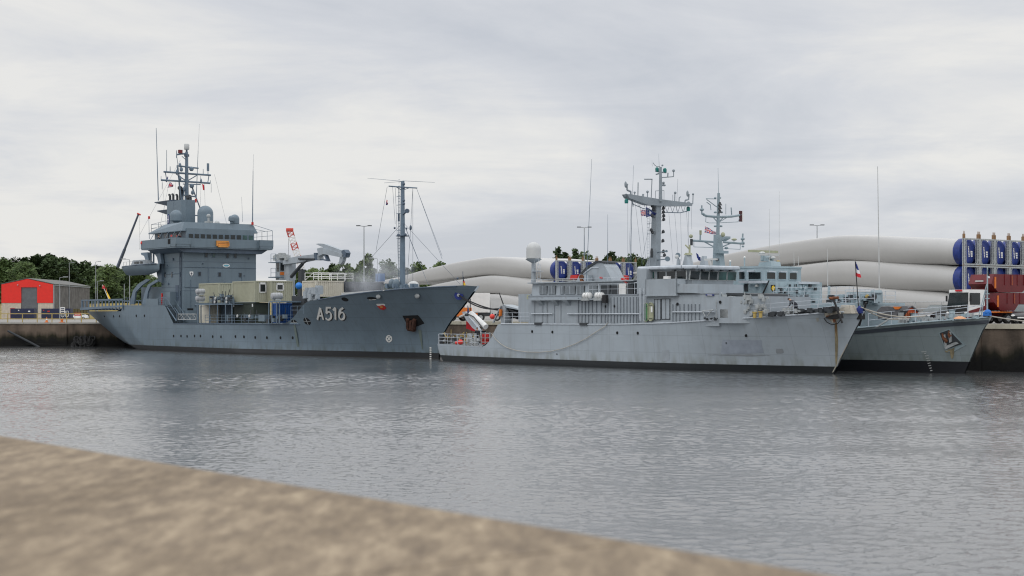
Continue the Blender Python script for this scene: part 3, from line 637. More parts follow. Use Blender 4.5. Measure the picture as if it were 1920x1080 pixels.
for j, (xa, xb, lb) in enumerate([(19.5, 64, 'navy site cabin on the left, in front of the red shed'), (77.5, 132, 'navy site cabin with white framed windows, right of the shed door')]):
    a = gp(xa, 396, 3.5); b_ = gp(xb, 396, 3.5); o = empty('site_cabin', (a.x, 396, 3.5), 0, lb, 'cabin'); L_ = b_.x-a.x
    mb = MB(); mb.box((0, 0, .1), (L_, 2.4, 2.75)); corrug(mb, .1, L_-(1.8 if j else .1), 0, .25, 2.6); build('body', mb, 'navy', o)
    if j:
        for k in (0, 1):
            x0 = L_-2.35+k*1.05; mb = MB()
            for q in ((x0, .7, x0+.85, .82), (x0, 2.1, x0+.85, 2.2), (x0, .7, x0+.12, 2.2), (x0+.73, .7, x0+.85, 2.2), (x0+.38, .7, x0+.47, 2.2)): mb.box((q[0], -.06, q[1]), (q[2], 0, q[3]))
            wf = build('window', mb, 'white', o); mb = MB(); mb.box((x0+.1, -.03, .8), (x0+.75, -.005, 2.12)); build('pane', mb, 'glass', wf)
    mb = MB(); mb.disc((L_*.35 if not j else .6, -.04, 2.3), (0, -1, 0), .14, .03); mb.box((L_*.75 if not j else 1.5, -.06, 1.9), (L_*.75+.5 if not j else 2.1, -.04, 2.2)); build('sign_plate', mb, 'redp' if j else 'white', o)
# yellow railing along the end wall
mb = MB()
xs = [-150+2.2*i for i in range(52)]
for x in xs: mb.box((x-.06, -.06, 0), (x+.06, .06, 1.35))
for z in (.55, 1.32): mb.box((xs[0], -.05, z-.06), (xs[-1], .05, z+.06))
o = tag(build('railing', mb, 'yellow'), 'rusty yellow pipe railing along the top of the end wall', 'railing'); o.location = (0, YL+2.6, ZL)
o = empty('traffic_cone', gp(87.5, 238, ZL), 0, 'orange and white traffic cone on the end quay', 'cone'); mb = MB(); mb.lathe((0, 0, .05), [(.22, 0), (.13, .35)], 10); mb.lathe((0, 0, .05), [(.09, .52), (.04, .8)], 10); mb.box((-.28, -.28, 0), (.28, .28, .06)); build('body', mb, 'orange', o); mb = MB(); mb.lathe((0, 0, .05), [(.13, .35), (.09, .52)], 10); build('band', mb, 'white', o)
o = empty('bollard', gp(116, 237.6, ZL), 0, 'stubby yellow mooring bollard on the end quay edge', 'bollard'); mb = MB(); mb.lathe((0, 0, 0), [(.25, 0), (.2, .1), (.18, .35), (.28, .42), (.25, .5)], 12); mb.box((-.4, -.25, 0), (.4, .25, .1)); build('body', mb, 'orange', o, True)
o = empty('sign', gp(117.5, 239, ZL), 0, 'small white square notice on a post near the yellow railing', 'sign'); mb = MB(); mb.tube((0, 0, 0), (0, 0, 2.2), .04); build('post', mb, 'galv', o); mb = MB(); mb.box((-.35, -.05, 1.3), (.35, -.01, 2.3)); build('panel', mb, 'white', o); mb = MB()
for i in range(3): mb.box((-.25, -.07, 1.45+.28*i), (.25, -.05, 1.58+.28*i))
build('notice_text', mb, 'navy', o)
o = empty('sign', gp(145.5, 300, 3.5), 0, 'red banner sign with white writing left of the tender stern', 'sign'); mb = MB(); mb.box((-.6, -.05, 1.0), (.6, 0, 1.55)); build('panel', mb, 'redp', o); mb = MB(); mb.tube((-.5, 0, 0), (-.5, 0, 1.5), .04); mb.tube((.5, 0, 0), (.5, 0, 1.5), .04); build('legs', mb, 'galv', o)
mb = MB()
for i in range(6): mb.box((-.48+.16*i, -.07, 1.22), (-.38+.16*i, -.05, 1.36))
build('lettering', mb, 'white', o)
random.seed(2)
for i in range(26):
    x = gp(random.uniform(137, 172), 235, 0).x; z = random.uniform(.1, 1.1); a = random.uniform(0, 6.28); c = Vector((x, YL-random.uniform(.4, 1.1), z)); e1_ = Vector((math.cos(a), 0, math.sin(a))); e2_ = Vector((0, .5, .8)).normalized()
    P_ = [c+(e1_*math.cos(k*.7)+e2_*math.sin(k*.7))*.5 for k in range(10)]; mb = MB(); mb.path(P_, .1, 5); tag(build('tyre', mb, 'tyre'), 'dark tyre in the heap at the foot of the concrete end wall', 'tyre', 'tyres heaped at the end wall')
# lamp posts
def lamp(x, ytop, Y, label, arms=((1, 0),), r=.1, zb=3.7):
    p = at(x, ytop, Y); h = p.z-zb; o = empty('lamp_post', (p.x, Y, zb), 0, label, 'lamp post', 'lamp posts around the docks')
    mb = MB(); mb.tube((0, 0, 0), (0, 0, h), r, r*.55, 8)
    for dx, _ in arms: mb.tube((0, 0, h), (dx*.9, 0, h+.12), r*.45, r*.4, 6)
    build('post', mb, 'galv', o)
    for dx, _ in arms: mb = MB(); mb.box((min(dx*.7, dx*1.5), -.2, h+.05), (max(dx*.7, dx*1.5), .2, h+.22)); build('lamp_head', mb, 'dark' if len(arms) > 1 else 'galv', o)
lamp(112, 520.5, 300, 'short lamp post in front of the shed side wall'); lamp(130, 493, 480, 'tall thin lamp post behind the shed roof', r=.13); lamp(179.5, 491, 470, 'tall lamp post right of the shed against the wood', r=.14); lamp(182.5, 527.5, 380, 'short pale lamp post at the right corner of the shed')
lamp(233, 532, 300, 'plain pale post beside the tender stern', arms=()); lamp(243, 487, 300, 'lamp post with left arm above the stern deck of the tender', arms=((-1, 0),))
lamp(682.5, 424.5, 310, 'tall lamp post with two arms left of the tender foremast', arms=((-1, 0), (1, 0)), r=.16); lamp(707.5, 485, 310, 'short lamp post right of the tall double one', arms=((-1, 0),))
lamp(1095.5, 427, 330, 'tall double lamp post beside the whip aerials above the racks', arms=((-1, 0), (1, 0)), r=.15); lamp(1532, 423, 330, 'double lamp post rising behind the right hand blades', arms=((-1, 0), (1, 0)), r=.15)
# telescopic crane boom far behind the tender
o = empty('mobile_crane', gp(222, 640, 8.5), 0, 'far mobile crane with a dark telescopic boom and red tip', 'crane'); mb = MB()
A = at(213, 520, 640)-o.location; B_ = at(259.5, 402, 640)-o.location; mb.tube(A, A.lerp(B_, .45), .75, .62, 4); mb.tube(A.lerp(B_, .45), B_, .5, .38, 4); build('boom', mb, 'craneblue', o); mb = MB(); mb.tube(B_-Vector((.5, 0, -.4)), B_+Vector((.9, 0, -.2)), .35, .3, 4); build('boom_tip', mb, 'redp', o)
mb = MB(); mb.tube(B_+Vector((.5, 0, 0)), B_+Vector((.5, 0, -14)), .03); build('hoist_rope', mb, 'dark', o); mb = MB(); mb.box((-6, -1.3, .8), (4, 1.3, 2)); mb.box((-2.5, -1.2, 2), (1.5, 1.2, 4)); mb.tube((-1.5, 0, 3.8), A, .7, .7, 4); build('carrier', mb, 'craneblue', o)
# red and white lattice jib
o = empty('lattice_crane', gp(563, 420, 3.7), 0, 'distant crawler crane with a red and white lattice jib', 'crane')
A = at(566, 505, 420)-o.location; B_ = at(542.5, 431, 420)-o.location; d = B_-A; n_ = Vector((d.z, 0, -d.x)).normalized()
for k in range(6):
    mb = MB(); p0 = A+d*(k/6); p1 = A+d*((k+1)/6)
    for s_ in (-1, 1):
        for yy in (-.7, .7): mb.tube(p0+n_*s_*.75+Vector((0, yy, 0)), p1+n_*s_*.75+Vector((0, yy, 0)), .08, .08, 4)
    for q in range(4):
        a = p0.lerp(p1, q/4); b_ = p0.lerp(p1, (q+1)/4); s_ = 1 if q % 2 else -1; mb.tube(a+n_*s_*.75-Vector((0, .7, 0)), b_-n_*s_*.75-Vector((0, .7, 0)), .06, .06, 4); mb.tube(a+n_*s_*.75+Vector((0, .7, 0)), b_-n_*s_*.75+Vector((0, .7, 0)), .06, .06, 4)
    build('jib_section', mb, 'greyred' if k % 2 else 'white', o)
mb = MB(); mb.tube(B_-Vector((.8, 0, 0)), B_+Vector((1, 0, 0)), .5, .5, 6); build('jib_head', mb, 'greyred', o); mb = MB(); mb.tube(B_-Vector((.2, 0, 0)), B_-Vector((.2, 0, 22)), .04); build('hoist_rope', mb, 'dark', o)
mb = MB(); mb.box((-2, -2.5, 0), (5, 2.5, 3.5)); mb.tube((0, 0, 3), A, .9, .9, 4); build('carrier', mb, 'dark', o)
# ============================================================ THE TENDER
nx, ny = shore(400, 661.5); TH = 36.5; HB = 6.9
T = Hull(nx+HB*math.cos(R(TH)), ny+HB*math.sin(R(TH)), TH)
T.setup(HB, [(0, .80), (.06, .92), (.15, 1), (.66, 1), (.76, .96), (.85, .80), (.92, .56), (.97, .26), (1, .02)],
        [(0, .30), (.05, .5), (.14, .88), (.22, 1), (.56, 1), (.66, .84), (.76, .56), (.86, .27), (.95, .07), (1, .012)], 7.4, 1.5,
        [T.q(x, y, -4.5) for x, y in ((157, 584), (175, 612), (190, 630), (205, 643), (224, 656))],
        [T.q(x, y, 0) for x, y in ((897, 537), (871, 572), (844, 605), (832, 626), (826, 650), (823, 676))],
        [(157, 584), (228, 583.5), (230, 572.5), (309, 572.5), (313, 580), (324, 605.5), (340, 606), (532, 606.5), (541, 603), (552, 593), (563, 578), (573, 566), (600, 561), (640, 553.5), (700, 546), (751, 541), (810, 537.5), (870, 535), (896, 537)])
t0 = T.root('naval_tender', 'large blue grey naval tender with white pennant number on its bow and containers amidships', 'ship')
build('hull', T.mesh(), 'thull', t0, True)
zw = T.q(400, 606, -HB)[2]
sA = T.stern[-1][1]; sB = T.q(325, 600, -HB)[0]; sC = T.q(545, 600, -HB)[0]; sD = T.q(573, 566, -HB)[0]
mb = T.deck(sA+.3, T.q(229, 580, -HB)[0], None, 8, .05); m2 = T.deck(T.q(231, 580, -HB)[0], T.q(308, 575, -HB)[0], None, 8, .06); mb.add(m2.v, m2.f)
m2 = T.deck(sB-1, sC+1, zw-.04, 12); mb.add(m2.v, m2.f); m2 = T.deck(sD, T.stem[-1][1]-1.2, None, 16, .55); mb.add(m2.v, m2.f)
b0_, b1_ = T.b(sD, zw)-.3, T.b(sD, 6)-.3; mb.hexa([(sD-.4, -b0_, zw), (sD-.1, -b0_, zw), (sD-.1, b0_, zw), (sD-.4, b0_, zw), (sD-.4, -b1_, T.zt(sD)-.6), (sD-.1, -b1_, T.zt(sD)-.6), (sD-.1, b1_, T.zt(sD)-.6), (sD-.4, b1_, T.zt(sD)-.6)]); mb.box((T.q(309, 575, -HB)[0]-.3, -HB+.1, zw), (T.q(309, 575, -HB)[0]-.1, HB-.1, T.q(309, 572, -HB)[2]-.1)); build('deck', mb, 'tdeck', t0)
# rubbing line along the deck edge and rails
mb = MB(); S0 = sA+.5
pts = [(S_, -T.b(S_, T.zt(S_))-.02, T.zt(S_)-.05) for S_ in [sD+1+i*1.2 for i in range(int((T.stem[-1][1]-sD-1)/1.2))]]; mb.path(pts, .07, 5); pts = [(S_, -T.b(S_, zw-.1)-.02, zw-.08) for S_ in [sB+i*2 for i in range(int((sC-sB)/2)+1)]]; mb.path(pts, .06, 5); build('sheer_rail', mb, 'tdark', t0)
def portholes(F, pts, root, r=.17, mt='hole'):
    for x, y in pts: q = F.onhull(x, y); mb = MB(); mb.disc(q, (0, -1, 0), r, .04, 10); build('porthole', mb, mt, root)
portholes(T, [(196, 592.5), (213, 593), (224.5, 592.7), (255.7, 592), (271, 592), (325.7, 630), (339.5, 630), (351, 630.6), (365, 630), (376, 630), (399, 631), (414.5, 631.5), (441.5, 631), (457.5, 631.5), (478.6, 632.5), (500.5, 633), (526, 633.2), (548.7, 633)], t0)
# oval fairlead openings
for x, y, a, b_ in ((552, 604.5, .55, .3), (576, 602.6, .6, .42), (647, 561.5, .55, .22), (697, 559.5, .7, .15)):
    q = T.onhull(x, y); mb = MB(); T.patch(mb, [(q[0]+a*math.cos(k*.628), q[2]+b_*math.sin(k*.628)) for k in range(10)], .03); o = build('fairlead', mb, 'hole', t0)
    if y > 590: mb = MB(); T.patch(mb, [(q[0]-.04, q[2]-b_), (q[0]+.04, q[2]-b_), (q[0]+.04, q[2]+b_), (q[0]-.04, q[2]+b_)], .06); mb2 = mb; T.patch(mb, [(q[0]-a, q[2]-.03), (q[0]+a, q[2]-.03), (q[0]+a, q[2]+.03), (q[0]-a, q[2]+.03)], .055); build('fairlead_bars', mb, 'steel', o)
# bow lights and plate
for x, y in ((711, 556), (784, 555)): q = T.onhull(x, y); mb = MB(); mb.ball((q[0], q[1]-.12, q[2]), .33, 10, sq=(1.3, .5, .8)); build('bow_fitting', mb, 'steel', t0, True)
# pennant number
def lettering(F, txt, x0, x1, yb, yt, root, name, mt, off=.03, dx=0, dz=0, mono=False):
    cu = bpy.data.curves.new(name, 'FONT'); cu.body = txt; cu.fill_mode = 'BOTH'; o = bpy.data.objects.new(name, cu); C.objects.link(o); bpy.context.view_layer.update()
    me = bpy.data.meshes.new_from_object(o.evaluated_get(bpy.context.evaluated_depsgraph_get())); bpy.data.objects.remove(o)
    xs_ = [v.co.x for v in me.vertices]; ys_ = [v.co.y for v in me.vertices]; a = F.onhull(x0, yb); b_ = F.onhull(x1, yb); c = F.onhull((x0+x1)/2, yt); d = F.onhull((x0+x1)/2, yb)
    for v in me.vertices:
        u = (v.co.x-min(xs_))/(max(xs_)-min(xs_)); t_ = (v.co.y-min(ys_))/(max(ys_)-min(ys_)); S_ = a[0]+(b_[0]-a[0])*u+dx; z = d[2]+(c[2]-d[2])*t_+dz; v.co = (S_, -F.b(S_, z)-off, z)
    me.materials.append(MATS[mt]); return new(name, me, root)
# drawn as strokes so the figures are heavy and narrow like the painted ones
def strokes(F, root, name, mt, figs, w_, off, dx=0, dz=0):
    mb = MB()
    for (x0, x1, yb, yt), lines in figs:
        a = F.onhull(x0, yb); b_ = F.onhull(x1, yb); c = F.onhull(x0, yt)
        for ln in lines:
            P_ = [(a[0]+(b_[0]-a[0])*u+(c[0]-a[0])*t_+dx, a[2]+(c[2]-a[2])*t_+(b_[2]-a[2])*u+dz) for u, t_ in ln]
            L_ = [];
            for i, p in enumerate(P_):
                p0 = P_[max(0, i-1)]; p1 = P_[min(len(P_)-1, i+1)]; d = Vector((p1[0]-p0[0], p1[1]-p0[1])).normalized(); L_.append(((p[0]-d.y*w_*1.25, p[1]+d.x*w_), (p[0]+d.y*w_*1.25, p[1]-d.x*w_)))
            for (p, q), (r_, s_) in zip(L_, L_[1:]): F.patch(mb, [p, q, s_, r_], off)
    return build(name, mb, mt, root)
arc = lambda cx_, cy_, rx, ry, a0, a1, n=14: [(cx_+rx*math.cos(R(a0+(a1-a0)*i/n)), cy_+ry*math.sin(R(a0+(a1-a0)*i/n))) for i in range(n+1)]
FA = [[(0, 0), (.5, 1)], [(.5, 1), (1, 0)], [(.2, .34), (.8, .34)]]
F5 = [[(.92, 1), (.18, 1)], [(.2, 1.03), (.1, .5)], [(.1, .52)]+arc(.45, .32, .5, .34, 100, -150)]
F1 = [[(.1, .78), (.62, 1.02)], [(.6, 1.0), (.6, 0)]]
F6 = [arc(.5, .3, .46, .32, 0, 360, 20), [(.04, .34), (.1, .62), (.3, .85), (.75, 1.0)]]
figs = [((595.5, 606.5, 599.5, 577.5), FA), ((611, 622, 599.3, 577), F5), ((624, 633, 599.3, 577.4), F1), ((635.5, 646.5, 598.8, 577.5), F6)]
strokes(T, t0, 'pennant_number_shadow', 'lettershadow', figs, .095, .02, .11, -.07); strokes(T, t0, 'pennant_number', 'letter', figs, .095, .04)
strokes(T, t0, 'bow_thruster_mark', 'letter', [((724.5, 734.5, 641, 629.5), [arc(.5, .5, .5, .5, 0, 360, 20), [(.15, .15), (.85, .85)], [(.15, .85), (.85, .15)]])], .06, .03)
figs = [((806, 809, 670-i*4.1, 667.4-i*4.1), [[(0, .5), (1, .5)]]) for i in range(-1, 5)]; strokes(T, t0, 'draught_marks', 'letter', figs, .07, .03)
# ship's name letters and coat of arms on the bow
figs = [((693+3.1*i, 695+3.1*i, 562.6-.2*i, 560.2-.2*i), [[(0, 0), (0, 1)], [(0, 1), (1, 1 if i % 2 else 0)], [(1, 0), (1, 1)]]) for i in range(4)]; strokes(T, t0, 'name_letters', 'letter', figs, .045, .03)
cr = [((705.5, 570), (720, 569.5), (723, 572), (719, 576), (709, 574)), 'letter'], [((708, 574), (719.5, 572), (724.5, 578), (720, 581.5), (713.5, 579.5)), 'redp'], [((713, 574.5), (718, 573.7), (719.5, 577), (715.5, 577.8)), 'amber']
for i, (pp, mt) in enumerate(cr):
    q = [T.onhull(*p) for p in pp]; mb = MB(); T.patch(mb, [(a[0], a[2]) for a in q], .04+.03*i); build('bow_crest', mb, mt, t0)
# anchor recess
q = [T.onhull(*p) for p in ((755, 592), (784, 591), (796, 606.5), (768, 617.5))]; mb = MB(); T.patch(mb, [(a[0], a[2]) for a in q], .03); ar = build('anchor_recess', mb, 'hole', t0)
mb = MB()
for a, b_ in (((768, 598), (770, 616)), ((781, 599), (779, 617)), ((775, 602), (775, 616)), ((768.5, 616.5), (781, 617.5))): p = T.onhull(*a); r_ = T.onhull(*b_); mb.tube((p[0], p[1]-.25, p[2]), (r_[0], r_[1]-.25, r_[2]), .22, .28, 6)
build('anchor', mb, 'anchorrust', t0)
for pp in (((784, 618), (790, 619), (793, 655), (791.5, 655)), ((550, 608), (553.5, 608), (561, 650), (557, 650))): q = [T.onhull(*p) for p in pp]; mb = MB(); T.patch(mb, [(a[0], a[2]) for a in q], .012); build('rust_streak', mb, flat('faint_rust_streak', (.13, .165, .15), .7) if 'faint_rust_streak' not in bpy.data.materials else bpy.data.materials['faint_rust_streak'], t0)
q = T.onhull(861, 553.5); mb = MB(); mb.disc((q[0], q[1], q[2]), (.6, -.8, 0), .48, .15, 16); hs = build('hawse_pipe', mb, 'fblue', t0); mb = MB(); mb.disc((q[0]+.08, q[1]-.14, q[2]), (.6, -.8, 0), .16, .05, 12); build('hawse_opening', mb, 'steel', hs)

# --- superstructure
sF, wF = T.sym(344, 480); zdk = T.q(309, 572.5, -HB)[2]
z_top = T.q(344, 466, -wF)[2]; s_a = T.q(303, 0, -wF)[0]
mb = MB(); mb.box((s_a, -wF, zw-.1), (sF, wF, z_top)); build('superstructure', mb, 'tsup', t0)
mb = MB()       # plate seams and pipes on it
for y in (490, 501, 545, 538): z = T.q(344, y, -wF)[2]; mb.box((s_a-.01, -wF-.02, z-.02), (sF+.02, wF+.02, z+.02))
for y, dy in ((0, 0),): mb.tube((sF-.5, -wF-.1, zw+.2), (sF-.5, -wF-.1, z_top-.3), .06); mb.tube((sF-.9, -wF-.1, zw+2), (sF-.9, -wF-.1, z_top-.3), .05)
for i in range(16): mb.tube((sF-.9, -wF-.1, zw+2.4+i*.52), (sF-.5, -wF-.1, zw+2.4+i*.52), .025, .025, 4)
build('ladder', mb, 'tdark', t0)
def winS(F, root, x0, x1, y0, y1, S_, mt='glass', frame='tdark', d=.05):
    a = F.qs(x0, y0, S_); b_ = F.qs(x1, y1, S_); f = MB(); e = .07
    y_0, y_1 = sorted((a[1], b_[1])); z0, z1 = sorted((a[2], b_[2])); f.box((S_-.02, y_0-e, z0-e), (S_+d, y_1+e, z1+e)); o = build('window', f, frame, root); f = MB(); f.box((S_+d-.01, y_0, z0), (S_+d+.012, y_1, z1)); build('pane', f, mt, o)
def winV(F, root, x0, x1, y0, y1, v, mt='glass', frame='tdark', d=.05):
    a = F.q(x0, y0, v); b_ = F.q(x1, y1, v); f = MB(); e = .06
    s0, s1 = sorted((a[0], b_[0])); z0, z1 = sorted((a[2], b_[2])); f.box((s0-e, v-d, z0-e), (s1+e, v+.02, z1+e)); o = build('window', f, frame, root); f = MB(); f.box((s0, v-d-.012, z0), (s1, v-d+.01, z1)); build('pane', f, mt, o)
for x, y in ((386.5, 478.5), (400.5, 479), (426.5, 480), (441, 480), (374, 513.5), (411.5, 514.5), (450.5, 515.5)): winS(T, t0, x-2, x+2, y-3.3, y+3.3, sF, 'tealglass' if x == 400.5 else 'glass')
for x, y in ((310, 515.5), (322.8, 515), (338.3, 514.5), (338.5, 550), (338, 478)): winV(T, t0, x-1, x+1.2, y-4, y+4, -wF)
# emblem plates on the front
mb = MB(); T.extS(mb, [(356, 509), (362.5, 509), (362.5, 514), (359.3, 518.5), (356, 514)], sF+.08, .08); o = build('shield_badge', mb, 'white', t0); mb = MB(); T.extS(mb, [(358.9, 510.5), (359.7, 510.5), (359.7, 517), (358.9, 517)], sF+.1, .02); T.extS(mb, [(357.4, 512), (361.3, 512.2), (361.3, 513), (357.4, 512.8)], sF+.1, .02); build('badge_cross', mb, 'navy', o)
mb = MB(); c = T.qs(424, 498, sF); mb.add([], []); mb.ext([(sF+.06, c[1]+.52*math.cos(k*.45), c[2]+.24*math.sin(k*.45)) for k in range(14)], (-.06, 0, 0)); o = build('oval_badge', mb, 'white', t0); mb = MB(); mb.ext([(sF+.08, c[1]+.38*math.cos(k*.45), c[2]+.13*math.sin(k*.45)) for k in range(14)], (-.02, 0, 0)); build('badge_centre', mb, flat('pale_blue_badge', (.15, .4, .5)), o)
# dark door and lower front annex
mb = MB(); T.extS(mb, [(352, 578), (362.5, 578), (362.5, 588), (352, 588)], sF+.1, .1); build('door', mb, 'hole', t0)
mb = MB(); c = T.qs(380, 567, sF); mb.box((sF, -wF+.2, zw), (sF+1.0, wF, zw+1.6)); build('front_annex', mb, 'tsup', t0)
mb = MB(); s0, s1, v0, v1, z0, z1 = T.boxpx(-wF-.9, 312, 319, 321, 547, 573); mb.box((s0, v0, z0), (s1, -wF, z1)); s2 = T.q(273, 0, -wF-.6)[0]; mb.box((T.q(265, 0, -wF)[0], -wF, zdk), (s_a-.01, wF-.4, T.q(290, 538, -wF)[2])); build('aft_deckhouse', mb, 'tsup', t0)
mb = MB(); T.ext(mb, [(273, 560), (296, 560), (296, 572.5), (273, 572.5)], -HB+.1, .1); build('bulwark_locker', mb, 'tsup', t0); mb = MB(); T.ext(mb, [(302, 550), (303.5, 550), (303.5, 571), (302, 571)], -HB+.6, .15); build('fire_point', mb, 'redp', t0)
random.seed(88); mb = MB(); m9 = MB(); m8 = MB()
for i in range(9):
    y = random.uniform(-wF+.3, wF-.3); z = random.uniform(zw+1, z_top-1); s_ = random.uniform(.04, .09); mb.box((sF, y-s_, z-s_), (sF+.14, y+s_, z+s_*1.4))
for i in range(5):
    x = random.uniform(s_a+.3, sF-1.2); z = random.uniform(zw+1.5, z_top-1); s_ = random.uniform(.05, .15); mb.box((x-s_, -wF-.14, z-s_), (x+s_, -wF, z+s_*1.4))
build('wall_fittings', mb, 'tdark', t0)
for y in (-4.2, -1.7, .6, 3.1): z = random.uniform(zw+5, z_top-.4); m9.tube((sF+.05, y, zw+1), (sF+.05, y, z), .035, .035, 5)
for z in (zw+4.6, zw+7.2): m9.tube((sF+.05, -wF+.2, z), (sF+.05, wF-.3, z), .03, .03, 5)
for z in (zw+3.4, zw+6.4): m9.tube((s_a+.2, -wF-.05, z), (sF-1, -wF-.05, z), .03, .03, 5)
build('cable_runs', m9, 'tmast', t0)
for x, z in ((s_a+2.3, 563), (sF-1.9, 549)): zz9 = T.q(330, z, -wF)[2]; m8.box((x-.45, -wF-.05, zz9-1), (x+.45, -wF, zz9+1)); 
build('door', m8, 'tdark', t0)
# bridge deck with wings
sW, wW = T.sym(330, 511); sI, wI = T.sym(354, 484.5); zb0 = T.q(330, 464, -wW)[2]; zb1 = T.q(330, 445.5, -wW)[2]
s_l = T.q(265, 0, -wW)[0]; s_w2 = sW; sBk = sW-.75
mb = MB(); poly = [(s_l, -wW), (sW-1.6, -wW), (sW-1.6, -wW), (sW, -wW), (sW, -wI), (sI, -wI), (sI, wI), (sW, wI), (sW, wW), (s_l, wW)]
mb.pris(poly, zb0, zb0+.16); build('bridge_deck', mb, 'tsup', t0)
mb = MB(); th = .12
for a, b_ in zip(poly[1:]+poly[:1], poly[2:]+poly[:2]):
    if (Vector(a)-Vector(b_)).length < .1: continue
    x0, x1 = sorted((a[0], b_[0])); y0, y1 = sorted((a[1], b_[1])); hi = zb1 if x1 > sW-.1 or True else zb1
    mb.box((x0-th/2, y0-th/2, zb0+.16), (x1+th/2, y1+th/2, hi))
mb.box((sW-1.5, -wW-.08, zb0+.45), (sW+.1, -wI+.05, zb1+.02)); mb.box((sW-1.5, wI-.05, zb0+.45), (sW+.1, wW+.08, zb1+.02)); build('bridge_bulwark', mb, 'tsup', t0)
mb = MB(); mb.box((sW-2.3, -wW-.09, zb0+.5), (sW-1.5, -wW+.1, zb0+1.15)); build('wing_opening', mb, 'hole', t0)
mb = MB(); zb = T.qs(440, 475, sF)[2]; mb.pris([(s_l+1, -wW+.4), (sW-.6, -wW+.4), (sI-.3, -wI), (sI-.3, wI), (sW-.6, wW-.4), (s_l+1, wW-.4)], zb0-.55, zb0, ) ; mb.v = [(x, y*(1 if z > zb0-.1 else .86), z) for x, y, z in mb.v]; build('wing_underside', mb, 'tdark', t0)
# wheelhouse
sH, wH = T.sym(350, 476.5); zr0 = T.q(345, 431, -wH-.8)[2]; s_h = T.q(290, 0, -wH)[0]
mb = MB(); mb.box((s_h, -wH, zb0+.1), (sH, wH, zr0+.3)); build('wheelhouse', mb, 'tsup', t0)
vv = []
for i in range(11): x = 357.5+11.25*i; y = 437.8+i*.32; winS(T, t0, x-4, x+4, y+.6, y+10.2+i*.18, sH, 'tealglass' if i > 8 else 'glass', 'tmast', .05)
for x0, x1 in ((297, 302), (308, 316), (326, 333), (336, 341)): winV(T, t0, x0, x1, 438, 449, -wH)
sR, wR = T.sym(341, 483); wR2 = wR-.5; zt_ = T.q(346, 416, -wR2)[2]; s_r = T.q(278, 0, -wR)[0]
mb = MB(); zz_ = T.q(341, 431.5, -wR)[2]; mb.pris([(s_r, -wR), (sR, -wR), (sR, wR), (s_r, wR)], zz_, zt_, [(s_r+2.8, -wR2+.6), (sR-.35, -wR2), (sR-.35, wR2), (s_r+2.8, wR2-.6)]); mb.box((s_r, -wR, zz_-.1), (sR, wR, zz_)); build('bridge_roof', mb, 'tsup', t0)
# wing rails and lifebuoys
mb = MB(); frail(mb, [(sW, wW, zb1), (sW-3, wW, zb1), (s_l+2, wW, zb1)], 1.3, .03, 2); mb.tube((sR-.5, wR2, zt_), (sW, wW, zb1+1.3), .03); mb.tube((sR-2.5, wR2, zt_-.3), (sW-2, wW, zb1+1.3), .03)
frail(mb, [(s_r+.3, -wR+.3, zz_+.1), (s_r+3, -wR+1.2, zz_+.5)], 1.1, .03, 2); frail(mb, [(s_r+.3, -wR+.3, zz_+.1), (s_r+.3, wR-.3, zz_+.1)], 1.1, .03, 2)
for x in (277, 292, 304, 316, 327): p = T.q(x, 0, -wW+.6); mb.tube((p[0], -wW+.6, zb1-.5), (p[0], -wR+.1, zz_), .035)
build('bridge_railing', mb, 'tmast', t0)
mb = MB(); a = T.qs(404.5, 452, sI); b_ = T.qs(428, 462, sI)
for k in range(3): mb.box((sI+.1, a[1], b_[2]+.15+.2*k), (sI+.2, b_[1], b_[2]+.3+.2*k))
mb.box((sI+.1, a[1]+.2, b_[2]-.15), (sI+.45, b_[1]-.2, b_[2]+.12)); mb.box((sI+.1, a[1], b_[2]), (sI+.35, a[1]+.1, a[2])); mb.box((sI+.1, b_[1]-.1, b_[2]), (sI+.35, b_[1], b_[2]+.5)); tg = build('bench', mb, 'amber', None); tg.location = (T.o[0], T.o[1], 0); tg.rotation_euler = (0, 0, T.rot); tag(tg, 'varnished wooden bench hung on the front of the tender bridge', 'bench')
mb = MB(); q = T.q(316, 438, -wR-.05)
for x, y in ((322, 440), (337, 442), (333, 441)): q = T.q(x, y+2, -wH-.5); mb.box((q[0]-.12, q[1]-.1, q[2]-.13), (q[0]+.16, q[1]+.1, q[2]+.12))
for x, y in ((266, 455.5),): q = T.q(x, y, -wW); mb.ball((q[0], q[1], q[2]), .22, 8)
build('life_jackets', mb, 'coral', t0)
# domes on the roof
def dome(F, root, x, yt, yb, v, r, name='radome', mt='tsup', base=.0):
    a = F.q(x, yt, v); b_ = F.q(x, yb, v); h = a[2]-b_[2]; mb = MB(); mb.dome((a[0], v, b_[2]+base), r, max(.1, h-r-base), 20)
    o = build(name, mb, mt, root, True)
    if base: mb = MB(); mb.lathe((a[0], v, b_[2]), [(r*.5, 0), (r*.45, base*.6), (r*.8, base)], 14); build('radome_base', mb, mt, o, True)
    return o
dome(T, t0, 330.5, 393.5, 419, -3.0, .82, base=.3); dome(T, t0, 385, 385.5, 420, .6, 1.06); dome(T, t0, 440, 402, 420, 2.6, .62); dome(T, t0, 434, 404, 416, 1.7, .40, base=.1); dome(T, t0, 407, 413, 420, 1.5, .34, mt='offwhite')
mb = MB(); p = T.q(391, 405, -.8); mb.ball(p, .28, 10); mb.tube((p[0], p[1], p[2]), (p[0], p[1], p[2]-1.1), .14); mb.box((p[0]-.4, p[1]-.4, p[2]-.9), (p[0]+.4, p[1]+.4, p[2]-.7)); build('searchlight', mb, 'steel', t0)
